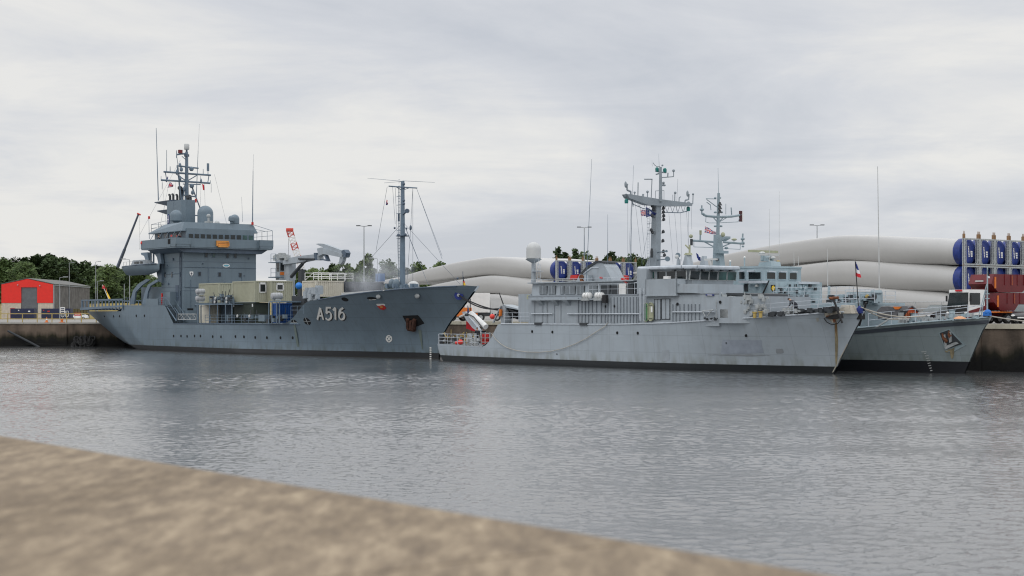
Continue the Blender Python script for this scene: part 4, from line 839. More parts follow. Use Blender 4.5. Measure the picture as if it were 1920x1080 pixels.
# funnel
fz0, fz1 = zt_-.5, T.q(330, 376, -1.6)[2]; sFn = T.q(342, 0, -1.7)[0]; sFa = T.q(313, 0, -1.7)[0]; wv = T.qs(366, 0, sFn)[1]
mb = MB(); mb.pris([(sFa, -1.7), (sFn-.5, -1.7), (sFn, -1.2), (sFn, wv), (sFa, wv)], fz0, fz1); build('funnel', mb, 'tsup', t0)
fn = t0.children[-1]
mb = MB(); c = T.q(315.5, 411.5, -1.75); mb.ext([(c[0]+.33*math.cos(k*.5), -1.76, c[2]+.72*math.sin(k*.5)) for k in range(13)], (0, .05, 0)); e_ = build('funnel_badge', mb, 'fblue', fn); mb = MB(); mb.box((c[0]-.05, -1.79, c[2]-.4), (c[0]+.05, -1.76, c[2]+.4)); mb.box((c[0]-.2, -1.785, c[2]-.06), (c[0]+.2, -1.76, c[2]+.06)); mb.path([(c[0]+.25*math.cos(k*.5), -1.78, c[2]+.55*math.sin(k*.5)) for k in range(14)], .02, 4); build('badge_star', mb, 'fwhite', fn)
for yy, L_, xl in ((376, 1.9, 294), (393, 1.5, 299)):
    mb = MB(); z = T.q(310, yy, -1.7)[2]; x0 = T.q(xl, 0, -.6)[0]; mb.add([(x0, -.9, z), (x0, .1, z), (sFa, -1.7, z), (sFa, wv, z), (sFa, -1.0, z-.9), (sFa, .6, z-.9)], [(0, 1, 3, 2), (0, 2, 4), (1, 5, 3), (0, 4, 5, 1), (2, 3, 5, 4)]); mb.box((x0, -.95, z), (sFa+.3, .2, z+.12)); build('funnel_platform', mb, 'tdark', fn)
for x, yt, r_ in ((319, 365, .16), (325, 364, .16), (332.5, 365, .16), (340, 351.5, .30), (352, 368, .2), (357, 367, .2)):
    a = T.q(x, yt, -.4); mb = MB(); P_ = [(a[0], a[1], fz1-.1), (a[0], a[1], a[2]-r_*1.5), (a[0]-r_*.6, a[1], a[2]-r_*.4), (a[0]-r_*2, a[1], a[2])]
    mb.path(P_, r_, 8); build('exhaust_pipe', mb, 'dark', fn, True)
# main mast
ms = T.q(350, 0, 0)[0]; mast = MB(); ztop = T.q(350, 285, 0)[2]
mast.tube((ms, 0, fz0), (ms, 0, ztop), .34, .2, 10); mast.tube((ms-.35, .3, fz0), (ms-.3, .3, ztop-4), .1); mast.path([(ms+.45, -.1, fz0+i*1.0) for i in range(12)], .04, 4)
for a, b_ in (((336, 414), (347, 345)), ((346, 420), (332, 310)), ((358, 345), (377, 395))): p = T.qs(a[0], a[1], ms); r_ = T.qs(b_[0], b_[1], ms-.6); mast.tube(p, r_, .1, .08, 6)
mo = build('mast', mast, 'tmast', t0, True)
def yard(F, root, S_, pts, r=.1, mt='tmast', name='yard'):
    mb = MB(); mb.path(F.S(pts, S_), r, 6); return build(name, mb, mt, root)
yard(T, mo, ms, [(307, 322), (350, 325.5), (395, 328.5)], .13); yard(T, mo, ms, [(302, 337.5), (350, 340.5), (394, 343.5)], .13); yard(T, mo, ms, [(335, 311), (350, 313), (372, 315.5)], .11); yard(T, mo, ms, [(331, 290), (340, 288.5), (350, 288)], .12); yard(T, mo, ms, [(343, 345), (376, 346)], .07)
yard(T, mo, ms, [(330, 326), (350, 340), (372, 327)], .07); yard(T, mo, ms, [(310, 323), (312.5, 337)], .06); yard(T, mo, ms, [(392, 328), (389.5, 343)], .06); yard(T, mo, ms, [(331, 290), (338, 341)], .04); yard(T, mo, ms, [(345, 366), (368, 369)], .1); yard(T, mo, ms, [(340, 403), (372, 404)], .08); yard(T, mo, ms, [(341, 293), (349, 300)], .05)
mb = MB()
for x, y, h, r_ in ((359, 316.5, 2.2, .3), (359.5, 348.5, 2.2, .3), (337.5, 309.5, 1, .17), (338, 334, 1, .16), (331.5, 322, 1, .14), (377, 339, 1, .13), (340, 317.5, .6, .22), (361, 361, 1, .2), (345, 354, 1, .16)): p = T.qs(x, y, ms+.25); mb.lathe((p[0], p[1], p[2]-.3), [(r_*.5, 0), (r_, .15), (r_*1.05, .4), (r_*.4, .6)], 10)
for x, y0, y1, r_ in ((312.5, 281, 321, .045), (319, 312, 323, .06), (390, 320, 328, .06), (381, 317, 328, .05), (331, 282, 296, .06), (302, 330, 338, .04), (394.5, 338, 343, .04), (396, 344, 361, .03), (304, 338, 355, .03), (376, 330, 339, .03)): mb.tube(T.qs(x, y0, ms), T.qs(x, y1, ms), r_*.7, r_)
p = T.qs(390, 312.5, ms); mb.tube((p[0], p[1], p[2]-.6), (p[0], p[1], p[2]+.45), .17); build('mast_sensors', mb, 'tmast', mo)
mb = MB(); p = T.qs(338, 284.5, ms); mb.box((p[0]-.2, p[1]-.25, p[2]-.2), (p[0]+.2, p[1]+.25, p[2]+.25)); build('warning_lamp', mb, 'maroon', mo)
mb = MB(); p = T.qs(350, 275, ms); mb.lathe((p[0], p[1], p[2]-.42), [(.3, 0), (.36, .1), (.36, .72), (.3, .8)], 14); build('top_radome', mb, 'offwhite', mo, True); mb = MB(); mb.tube((p[0], p[1], p[2]-1.3), (p[0], p[1], p[2]-.42), .2, .12, 8); mb.lathe((p[0], p[1], p[2]-1.35), [(.35, 0), (.35, .3)], 10); build('radome_pedestal', mb, 'tdark', mo)
for x0, y0, x1, y1, v, r_ in ((297, 376, 292.8, 240, -.5, .075), (368, 372, 371.5, 282, .9, .06), (371.5, 282, 374, 232, .9, .018), (473.5, 419, 474.5, 320, wR2-.2, .075), (474.5, 320, 475.3, 289, wR2-.2, .02), (455, 416, 453, 369, wR2-1, .025), (336, 377, 334, 320, -.5, .02), (280, 448, 279, 410, -wR, .04)):
    mb = MB(); mb.tube(T.q(x0, y0, v), T.q(x1, y1, v), r_, r_*.5, 6); build('whip_aerial', mb, 'tmast', t0)
mb = MB(); p = T.q(473.4, 420, wR2-.2); mb.lathe((p[0], p[1], p[2]-.1), [(.16, 0), (.16, .35)], 8); p = T.q(367, 377, .9); mb.lathe((p[0], p[1], p[2]-.2), [(.14, 0), (.14, .5)], 8); p = T.q(279.5, 409, -wR); mb.lathe((p[0], p[1], p[2]-.1), [(.15, 0), (.15, .35)], 8); build('aerial_base', mb, 'redp', t0)
mb = MB()      # halyards and stays
for a, b_ in (((402, 327), (425, 420)), ((304, 339), (311, 415)), ((318, 338), (300, 425)), ((330, 338), (322, 418)), ((338, 300), (262, 440)), ((383, 343), (386, 420)), ((377, 343), (375, 400))): mb.tube(T.qs(a[0], a[1], ms), T.qs(b_[0], b_[1], ms), .014, .014, 3)
build('halyards', mb, 'tdark', t0)
# blue sign under the roof edge, orange strip
# aft deck gear: stern gallery platform
zs = T.q(200, 580, -5)[2]; mb = MB(); T.ext(mb, [(150, 577), (229, 572), (229, 576), (150, 581.5)], -HB-.2, .25); T.ext(mb, [(152, 562), (229, 560), (229, 562), (152, 564)], -HB-.2, .1)
for i in range(13): x = 152+6.4*i; T.ext(mb, [(x, 562), (x+1, 562), (x+1, 581), (x, 581)], -HB-.15, .12)
S0_ = T.q(152, 0, -HB-.2)[0]; z0 = T.q(152, 579, -HB-.2)[2]; z1 = T.q(152, 563, -HB-.2)[2]
mb.box((S0_-.1, -HB-.2, z0-.2), (S0_+.1, HB, z0+.1)); mb.box((S0_-.05, -HB-.2, z1-.08), (S0_+.05, HB, z1+.05))
for i in range(9): mb.box((S0_-.05, -HB+i*1.7, z0), (S0_+.05, -HB+i*1.7+.1, z1))
build('stern_gallery', mb, 'tmast', t0); mb = MB(); mb.box((S0_, -HB-.1, z0-.1), (T.q(228, 0, -HB)[0], HB, z0)); build('gallery_floor', mb, 'tdark', t0)
# davit arms
for xs_ in ([(243, 571), (251, 571), (254, 548), (266, 535), (280, 525), (274, 523), (258, 533), (249, 545)], [(266, 571), (274, 571), (277, 548), (282, 536), (297, 527), (293, 524), (277, 534), (272, 545)]):
    mb = MB(); T.ext(mb, xs_, -HB+.6, .22); build('davit_arm', mb, 'tmast', t0)
mb = MB(); T.ext(mb, [(264, 474), (276, 473), (280, 492), (274, 492), (270, 480), (265, 478)], -wF-.5, .4); T.ext(mb, [(288, 474), (300, 472), (303, 495), (297, 495), (294, 482)], -wF-.5, .4)
for x in (283, 288): mb.tube(T.q(x, 471, -wF-.5), T.q(x, 494, -wF-.5), .12)
T.ext(mb, [(290, 494), (303, 494), (303, 530), (297, 528)], -wF-.3, .3); build('davit_head', mb, 'tmast', t0)
# stairs from aft deck to well deck
mb = MB(); a = Vector(T.q(311, 572, -HB+.4)); b_ = Vector(T.q(331, 602, -HB+.4))
for dv in (0, 1.0):
    o_ = Vector((0, dv, 0)); mb.tube(a+o_, b_+o_, .08); mb.tube(a+o_+Vector((0, 0, 1)), b_+o_+Vector((0, 0, 1)), .03); mb.tube(a+o_+Vector((-1.3, 0, 1)), a+o_+Vector((0, 0, 1)), .03); mb.tube(b_+o_, b_+o_+Vector((0, 0, 1)), .03); mb.tube(a+o_, a+o_+Vector((0, 0, 1)), .03)
for i in range(9): p = a.lerp(b_, i/8); mb.box((p.x-.12, p.y, p.z-.02), (p.x+.12, p.y+1, p.z+.02))
build('stairs', mb, 'tmast', t0)
# gangway truss stowed at the rail
mb = MB()
for v in (-HB+.5, -HB+1.2):
    a0, a1, b0, b1 = [Vector(T.q(x, y, v)) for x, y in ((334, 589), (368, 589), (334, 599), (368, 599))]; mb.tube(a0, a1, .06); mb.tube(b0, b1, .06)
    for i in range(7): p = a0.lerp(a1, i/6); q = b0.lerp(b1, i/6); mb.tube(p, q, .035); 
    for i in range(6): mb.tube(a0.lerp(a1, i/6), b0.lerp(b1, (i+1)/6), .03) if i % 2 else mb.tube(b0.lerp(b1, i/6), a0.lerp(a1, (i+1)/6), .03)
build('stowed_gangway', mb, 'steel', t0)
mb = MB(); T.rail(mb, T.q(383, 0, -HB)[0], T.q(540, 0, -HB)[0], 0, 1.0, 1.5, .03, 3, base=zw); build('deck_railing', mb, 'tmast', t0); mb = MB(); T.rail(mb, sB, sC, 0, 1.0, 2, .03, 2, side=1, base=zw); build('deck_railing', mb, 'tmast', t0); mb = MB(); T.rail(mb, T.q(231, 0, -HB)[0], T.q(243, 0, -HB)[0], 0, 1., 1.2, .03, 2); build('deck_railing', mb, 'tmast', t0); mb = MB(); T.rail(mb, T.q(297, 0, -HB)[0], T.q(309, 0, -HB)[0], 0, 1., .8, .03, 4); build('deck_railing', mb, 'tmast', t0)
# raft platform over the well deck
zp = T.q(400, 570, -HB+.3)[2]; s0 = T.q(366, 0, -HB+.3)[0]; s1 = T.q(436, 0, -HB+.3)[0]; mb = MB(); mb.box((s0, -HB+.3, zp-.1), (s1, -2, zp)); m9 = MB()
for x in (371, 377, 393, 408, 423, 435): p = T.q(x, 0, -HB+.35); mb.tube((p[0], -HB+.35, zw), (p[0], -HB+.35, zp), .07)
s2 = T.q(505, 0, -HB+.3)[0]; s3 = T.q(527, 0, -HB+.3)[0]; m9.box((s2, -HB+.3, zp+.1), (s3, -4, zp+.25))
build('raft_platform', m9, 'tmast', t0)
for x in (504, 510, 519, 524): p = T.q(x, 0, -HB+.35); m9 = MB(); m9.tube((p[0], -HB+.35, zw), (p[0], -HB+.35, zp+.1), .07); build('platform_post', m9, 'tmast', t0)
frail(mb, [(T.q(393, 0, -HB+.4)[0], -HB+.4, zp), (s1, -HB+.4, zp)], .95, .03, 2, 1.0); build('raft_platform', mb, 'tmast', t0)
def raft(F, root, x, y, v, L_=1.3, r_=.36, mt='offwhite', ath=False):
    c = F.q(x, y, v); mb = MB(); n = 14; pr = [(0.1, -L_/2), (r_*.9, -L_/2+.08), (r_, -L_/2+.3), (r_*1.03, -.04), (r_*1.03, .04), (r_, L_/2-.3), (r_*.9, L_/2-.08), (.1, L_/2)]
    mb.lathe((0, 0, 0), pr, n); mb.v = [(c[0]+x_*(1 if ath else 0)+z*(0 if ath else 1), c[1]+(z if ath else x_), c[2]+y_) for x_, y_, z in mb.v]
    o = build('life_raft', mb, mt, root, True); mb = MB()
    for d in (-.35, 0, .35):
        if ath: mb.path([(c[0]+(r_+.03)*math.cos(k*.52), c[1]+d, c[2]+(r_+.03)*math.sin(k*.52)) for k in range(13)], .018, 4); continue
        mb.path([(c[0]+d, c[1]+(r_+.03)*math.cos(k*.52), c[2]+(r_+.03)*math.sin(k*.52)) for k in range(13)], .018, 4)
    mb.box((c[0]-.5, c[1]-.3, c[2]-r_-.15), (c[0]+.5, c[1]+.3, c[2]-r_+.06)); build('cradle', mb, 'steel', o)
for x, y in ((375.5, 546.3), (375.5, 559.5)): raft(T, t0, x, y, -HB+.9, 1.25, .33, 'canister', True)
raft(T, t0, 519, 555, -HB+1.0, 1.45, .38, 'canister', True)
# deck machinery clutter on the platform and along the rail
random.seed(21); mb = MB(); mb2 = MB()
for i in range(46):
    x = random.uniform(396, 436) if i < 20 else random.uniform(425, 540); y = random.uniform(552, 566) if i < 20 else random.uniform(592, 602); v = -HB+random.uniform(.5, 1.3); p = T.q(x, y, v); s_ = random.uniform(.12, .38)
    (mb if i % 2 else mb2).box((p[0]-s_, p[1]-.2, p[2]-s_), (p[0]+s_, p[1]+.2, p[2]+s_*.8))
    if i % 3 == 0: mb2.tube(p, (p[0]+random.uniform(-.5, .5), p[1], p[2]+random.uniform(.4, 1)), .04)
T.ext(mb, [(484.5, 591), (496, 591), (496, 602.5), (484.5, 602.5)], -HB+.5, .9); build('deck_winches', mb, 'tsup', t0); build('deck_gear', mb2, 'dark', t0)
mb = MB()
for x, y in ((445.5, 592.5), (468, 592.7), (404, 559.5), (425, 559.5), (403, 566), (425, 566)): p = T.q(x, y, -HB+.25); mb.disc(p, (0, -1, 0), .18, .08, 10)
build('capstan_ends', mb, 'offwhite', t0)
# --- containers on deck: each a thing
def container(F, bx, mt, label, cat='container', group='shipping containers on the tender deck', win=None, ribs=True, dots=None):
    s0, s1, v0, v1, z0, z1 = bx; o = empty('container', F.world(((s0+s1)/2, (v0+v1)/2, z0)), F.rot, label, cat, group); cs, cv = (s0+s1)/2, (v0+v1)/2
    L_, W_, H_ = (s1-s0)/2, (v1-v0)/2, z1-z0; mb = MB(); mb.box((-L_+.03, -W_+.03, .05), (L_-.03, W_-.03, H_-.03))
    if ribs:
        n = int(2*W_/.28)
        for i in range(n): y = -W_+.12+(2*W_-.24)*i/n; mb.box((L_-.035, y, .15), (L_+.01, y+.14, H_-.12))
        n = int(2*L_/.28)
        for i in range(n): x = -L_+.12+(2*L_-.24)*i/n; mb.box((x, -W_-.01, .15), (x+.14, -W_+.035, H_-.12))
    build('body', mb, mt, o); mb = MB()
    for a in (-L_, L_):
        for b_ in (-W_, W_): mb.box((a-.07, b_-.07, 0), (a+.07, b_+.07, H_))
    for z in (.06, H_-.06):
        for a in (-L_, L_): mb.box((a-.05, -W_, z-.07), (a+.05, W_, z+.07))
        for b_ in (-W_, W_): mb.box((-L_, b_-.05, z-.07), (L_, b_+.05, z+.07))
    build('frame', mb, mt, o)
    if win:
        for x0, x1, y0, y1 in win:
            a = F.qs(x0, y0, s1); b_ = F.qs(x1, y1, s1); ya, yb = a[1]-cv, b_[1]-cv; za, zb_ = b_[2]-z0, a[2]-z0; mb = MB(); e = .12
            for q in ((ya, za, yb, za+e), (ya, zb_-e*1.9, yb, zb_), (ya, za, ya+e, zb_), (yb-e, za, yb, zb_)): mb.box((L_, q[0], q[1]), (L_+.06, q[2], q[3]))
            w_ = build('window', mb, 'white', o); mb = MB(); mb.box((L_+.012, ya+e*.7, za+e*.7), (L_+.03, yb-e*.7, zb_-e)); build('pane', mb, 'glass', w_)
    if dots:
        mb = MB()
        for x, y, r_ in dots: p = F.q(x, y, v0); mb.box((p[0]-cs-r_, -W_-.06, p[2]-z0-r_*1.4), (p[0]-cs+r_, -W_-.02, p[2]-z0+r_*1.4))
        build('marker_plate', mb, 'white', o)
    return o
zc_ = T.q(477, 567, -5.2)[2]
container(T, T.boxpx(-5.2, 375, 392, 409, 571.5, 605.5), 'cream', 'cream container low on deck under the two stacked raft canisters', ribs=False)
container(T, T.boxpx(-4.6, 374, 411, 434, 530.5, 567), 'beige', 'beige container behind the two stacked raft canisters')
container(T, T.boxpx(-5.2, 437, 478, 507, 526.5, 566.2), 'beige', 'beige container with one white framed window, stacked on the dark green one', win=[(486, 499, 529.5, 549)])
container(T, T.boxpx(-3.6, 503, 508.5, 548, 526.5, 566), 'beige', 'beige container behind the single raft canister, beside the crane column', win=[(518, 531.5, 530.5, 545)])
container(T, T.boxpx(-5.2, 437, 476, 505, 567.5, 605.5), 'green', 'dark green container at the bottom of the midships stack', ribs=False, dots=[(439, 573, .12), (474, 572.5, .12)])
container(T, T.boxpx(-5.2, 512, 519, 549, 568.5, 605.5), 'blue', 'bright blue container beside the bow ramp')
container(T, T.boxpx(-3.2, 568, 592, 645, 526, 556), 'cream', 'pale cream container with a white top rail forward of the crane')
container(T, T.boxpx(-1.6, 646, 649, 718, 528, 548), 'charcoal', 'charcoal grey box on the foredeck in the smoke', ribs=True)
# dark block painted in for the shade between the containers
mb = MB(); s0, s1, v0, v1, z0, z1 = T.boxpx(-3.5, 410, 430, 437, 572, 605); mb.box((s0, v0, zw), (s1, v0+3, z1)); build('painted_shade_block', mb, 'tdark', t0)
mb = MB(); S_, _, z = T.q(614, 525, -3.0)
a = T.q(592, 525, -3.0); c1_ = T.qs(588, 525, a[0]-.2); c2_ = T.qs(662, 525, a[0]-.2); frail(mb, [(a[0]-.2, c1_[1], a[2]), (a[0]-.2, c2_[1], a[2])], .85, .04, 4, 1.0); frail(mb, [(a[0]-2.2, c1_[1], a[2]), (a[0]-2.2, c2_[1], a[2])], .85, .04, 2, 2); mb.tube((a[0]-.2, c1_[1], a[2]+.85), (a[0]-2.2, c1_[1], a[2]), .04); tr_ = build('top_railing', mb, 'white', None); tr_.location = (T.o[0], T.o[1], 0); tr_.rotation_euler = (0, 0, T.rot); tag(tr_, 'white guard rail standing on the pale cream container', 'railing')
# --- deck crane
cs_, cv_ = T.q(540, 0, -.5)[0], -.5; cr_ = MB(); T.ext(cr_, [(537, 524), (542, 524), (542, 600), (537, 600)], -1.1, .8); T.ext(cr_, [(517, 488), (524, 488), (524, 525), (517, 525)], -1.2, 1.0); T.ext(cr_, [(530, 493), (541, 490), (541, 525), (530, 525)], -.6, 1.0); dc = build('deck_crane', cr_, 'msup', t0)
mb = MB(); Sc_ = T.q(524, 0, -1.2)[0]+.04; T.extS(mb, [(526, 493), (535.5, 493), (535.5, 507.5), (526, 507.5)], Sc_, .05); T.ext(mb, [(519, 493), (523, 493), (523, 509), (519, 509)], -1.24, .05); build('cab_window', mb, 'glass', dc)
mb = MB(); T.extS(mb, [(525.5, 510), (535.5, 510), (535.5, 515.5), (525.5, 515.5)], Sc_+.02, .05); build('name_board', mb, 'orange', dc)
mb = MB(); T.ext(mb, [(530, 489), (545, 483), (560, 480), (592, 476.5), (595, 478), (596, 487), (580, 488), (560, 492), (545, 494), (530, 496)], -.9, .8); build('lower_boom', mb, 'msup', dc)
mb = MB(); T.ext(mb, [(594, 466), (602, 464), (643, 476), (643, 483), (636, 482), (606, 476), (597, 480)], -.9, .8); T.ext(mb, [(592, 457.5), (597, 456.5), (606, 457), (648, 472), (648, 476), (640, 475), (606, 464)], -.7, .5); T.ext(mb, [(638, 477), (645, 477), (641, 492), (637, 496), (635, 493)], -.8, .45); build('upper_boom', mb, 'msup', dc)
mb = MB(); T.ext(mb, [(640, 470), (645, 468), (649, 474), (647, 482), (641, 482)], -.9, .6); T.ext(mb, [(588, 474), (592, 474), (594, 488), (590, 488)], -1.0, .8); T.ext(mb, [(607, 478), (610, 478), (614.5, 490), (600, 487), (600, 485.5), (611, 487)], -.8, .4); build('boom_joint', mb, 'tdark', dc)
mb = MB(); mb.tube(T.q(546, 519, -1.0), T.q(567, 495, -.8), .22, .22, 8); mb.tube(T.q(567, 495, -.8), T.q(582, 484, -.8), .12); mb.tube(T.q(560, 485, -1.0), T.q(590, 486, -1.0), .12); build('hydraulic_ram', mb, 'dark', dc)
random.seed(6); mb = MB()
for i in range(16): p = T.q(random.uniform(518, 540), random.uniform(478, 487), random.uniform(-1.2, .6)); s_ = random.uniform(.15, .35); mb.box((p[0]-s_, p[1]-s_, p[2]-s_), (p[0]+s_, p[1]+s_, p[2]+s_))
build('winch_drums', mb, 'steel', dc); mb = MB(); p0 = T.q(508, 524, -1.5); frail(mb, [T.q(508, 493, -1.5), T.q(517, 493, -1.5)], 1.1, .03, 2, 1); frail(mb, [T.q(508, 520, -1.5), T.q(517, 520, -1.5)], 1.1, .03, 2, 1); mb.box((T.q(507, 0, -1.5)[0], -1.8, T.q(510, 521, -1.5)[2]), (T.q(520, 0, -1.5)[0], .5, T.q(510, 521, -1.5)[2]+.12)); mb.box((T.q(507, 0, -1.5)[0], -1.8, T.q(510, 493, -1.5)[2]), (T.q(520, 0, -1.5)[0], -1., T.q(510, 493, -1.5)[2]+.08)); build('cab_platform', mb, 'tmast', dc)
o = empty('buoy', T.world(T.q(560.5, 536, -2.5)), 0, 'bright blue round buoy beside the crane column', 'buoy'); mb = MB(); mb.ball((0, 0, 0), .42, 16); build('float', mb, flat('bright_blue_float', (.02, .20, .62), .45), o, True); mb = MB(); mb.tube((0, 0, .38), (0, 0, .6), .08); build('eye', mb, 'dark', o)
# winch/gear beside the ramp
mb = MB(); T.ext(mb, [(547, 555), (570, 555), (570, 600), (549, 600)], -4, 2.5); build('hose_reel_housing', mb, 'dark', t0)
mb = MB(); random.seed(17)
for i in range(26): p = T.q(random.uniform(574, 600), random.uniform(541, 558), -HB+random.uniform(1.2, 2.2)); s_ = random.uniform(.12, .35); mb.box((p[0]-s_, p[1]-s_, p[2]-s_), (p[0]+s_, p[1]+s_, p[2]+s_*1.3))
T.ext(mb, [(576, 561), (594, 560), (594, 565), (577, 566)], -HB+1.2, .8); build('foredeck_winch', mb, 'msup', t0)
mb = MB(); mb.box((T.q(541, 0, -HB)[0], -HB+.2, zw), (T.q(556, 0, -HB)[0], -HB+.3, zw+.1)); frail(mb, [(T.q(541, 0, -HB)[0], -HB+.3, zw+1.1), (T.q(565, 0, -HB)[0], -HB+.3, zw+1.1)], .9, .03, 2, 1.2); mb.tube((T.q(541, 0, -HB)[0], -HB+.3, zw), (T.q(541, 0, -HB)[0], -HB+.3, zw+2), .03); build('ramp_railing', mb, 'tmast', t0)
# white awning strip by the foredeck
mb = MB(); T.ext(mb, [(640, 549), (668, 547), (720, 543.5), (720, 545.5), (668, 549.5), (640, 553)], -4.6, .8); build('foredeck_locker', mb, 'offwhite', t0)
# foremast
fs = T.q(755, 0, 0)[0]; zf0 = T.q(755, 547, 0)[2]; zf1 = T.q(755, 339.5, 0)[2]; mb = MB(); mb.tube((fs, 0, zf0-.5), (fs, 0, zf1), .32, .2, 12); fm = build('foremast', mb, 'tmast', t0, True)
yard(T, fm, fs, [(729, 349), (755, 351), (782, 352.5)], .07); yard(T, fm, fs, [(742, 350), (754, 357), (768, 352)], .04)
mb = MB(); a, b_ = fs-.55, fs-.25
for d in (a, b_): mb.tube((d, -.2, zf0), (d, -.2, zf1-.5), .03, .03, 4)
for i in range(36): z = zf0+.3+i*.34; mb.tube((a, -.2, z), (b_, -.2, z), .02, .02, 4)
for y in (368, 384, 400, 432, 447): z = T.q(755, y, 0)[2]; mb.tube((fs-.9, -.2, z), (fs, -.2, z), .03)
build('mast_ladder', mb, 'tmast', fm)
mb = MB(); c = T.q(757, 443, 0)[2]; mb.lathe((fs, 0, c), [(.75, 0), (.75, .08)], 12); p = T.q(764, 395.5, -.4); mb.tube((fs, 0, p[2]-.35), (p[0]-.1, p[1], p[2]), .1); mb.disc((p[0], p[1], p[2]), (.6, -.8, 0), .24, .2, 12)
for x, y in ((757, 345), (757, 352), (757, 376), (757, 382), (747, 441), (760, 440)): p = T.q(x, y, -.3); mb.ball(p, .16, 8)
mb.tube(T.q(747.5, 400, -.3), T.q(747.5, 415, -.3), .1); p = T.q(770, 427, 0); mb.ball(p, .14, 8, sq=(1, 1, 2)); build('mast_fittings', mb, 'tdark', fm)
mb = MB(); mb.tube(T.q(755, 340, 0), T.q(689, 334, 0), .025, .015, 4); mb.tube(T.q(755, 339, 0), T.q(815, 342, 0), .025, .015, 4); mb.tube(T.q(755, 340, 0), T.q(720, 343, 0), .02, .015, 4); build('dipole_aerial', mb, 'tmast', fm)
mb = MB()
for a, b_ in (((755, 417), (697, 482)), ((756, 417), (863, 533)), ((781, 353), (829, 486)), ((781, 353), (829, 480)), ((726, 350), (705, 470)), ((736, 350), (741, 420)), ((741, 352), (747, 500)), ((774, 353), (770, 427)), ((774, 353), (774, 540)), ((770, 430), (762, 540)), ((761, 428), (803, 534)), ((757, 420), (783, 485))): mb.tube(T.q(a[0], a[1], 0), T.q(b_[0], b_[1], 0), .02, .02, 3)
for x, y in ((740, 427.5), (762, 428.5), (858, 522), (770, 428)): p = T.q(x, y, 0); mb.ball(p, .12, 6)
build('stays', mb, 'tdark', t0)
for x in (735, 743): mb = MB(); p = T.q(x, 532, -.8); mb.ball(p, .42, 12, sq=(.75, 1, 1.25)); build('cowl_vent', mb, 'tsup', t0, True)
mb = MB(); p = T.q(775, 533, -.5); mb.ball((p[0], p[1], p[2]-.2), .62, 14, sq=(1.15, 1, .9)); build('covered_windlass', mb, 'offwhite', t0, True)
mb = MB(); random.seed(9)
for i in range(22): p = T.q(random.uniform(726, 788), random.uniform(535, 543), random.uniform(-2, 0)); s_ = random.uniform(.08, .25); mb.box((p[0]-s_, p[1]-s_, p[2]-s_), (p[0]+s_, p[1]+s_, p[2]+s_))
build('mooring_gear', mb, 'tmast', t0)
for x in (718.5,): mb = MB(); 
mb = MB(); mb.box((T.q(704, 0, -1)[0], -1, T.q(704, 528, -1)[2]), (T.q(706.5, 0, -1)[0], -.6, T.q(704, 513, -1)[2])); mb.box((T.q(708, 0, -1)[0], -1, T.q(704, 528, -1)[2]), (T.q(713, 0, -1)[0], -.4, T.q(704, 513, -1)[2])); build('foredeck_locker', mb, flat('dusty_blue', (.10, .18, .33)), t0)
# rescue boat in the davit
o = empty('rescue_boat', T.world(T.q(270, 505, -HB+.6)), T.rot, 'grey rescue boat with a low cabin hanging in the tender davit', 'boat'); c0 = T.q(270, 505, -HB+.6)
Lb = T.q(298, 0, -HB+.6)[0]-T.q(241, 0, -HB+.6)[0]; mb = MB(); ns = 16; vs_ = []
for i in range(ns+1):
    f = i/ns; s_ = (-.5+f)*Lb; bw = 1.15*(1-max(0, (f-.5)/.5)**2.2)*(.85+.15*min(1, f*4)); zk = -.75+.55*max(0, (f-.6)/.4)**2; zs_ = .42+.22*f
    vs_ += [(s_, -bw, zs_), (s_, -bw*.95, 0), (s_, -bw*.45, zk*.8), (s_, 0, zk), (s_, bw*.45, zk*.8), (s_, bw*.95, 0), (s_, bw, zs_)]
mb.add(vs_, [(i*7+j, (i+1)*7+j, (i+1)*7+j+1, i*7+j+1) for i in range(ns) for j in range(6)]+[tuple(range(7))]+[(i*7, (i+1)*7, (i+1)*7+6, i*7+6) for i in range(ns)]); build('hull', mb, 'tsup', o, True)
mb = MB(); mb.path([(-Lb/2, -1.0, .45), (0, -1.18, .55), (Lb*.3, -.95, .6), (Lb*.46, -.3, .64)], .07, 6); mb.path([(-Lb/2, 1.0, .45), (0, 1.18, .55), (Lb*.3, .95, .6), (Lb*.46, .3, .64)], .07, 6); build('rubbing_strake', mb, 'tdark', o)
mb = MB(); mb.pris([(-Lb*.28, -.8), (Lb*.2, -.75), (Lb*.2, .75), (-Lb*.28, .8)], .4, 1.25, [(-Lb*.22, -.65), (Lb*.1, -.6), (Lb*.1, .6), (-Lb*.22, .65)]); cb = build('cabin', mb, 'msup', o); mb = MB(); mb.box((-Lb*.15, -.76, .75), (0, -.74, 1.05)); mb.box((Lb*.03, -.74, .75), (Lb*.12, -.72, 1.05)); build('cabin_window', mb, 'glass', cb)
mb = MB(); frail(mb, [(-Lb*.45, -1, .45), (0, -1.1, .5), (Lb*.3, -.9, .6)], .6, .025, 1, 1.1); build('guard_rail', mb, 'steel', o)
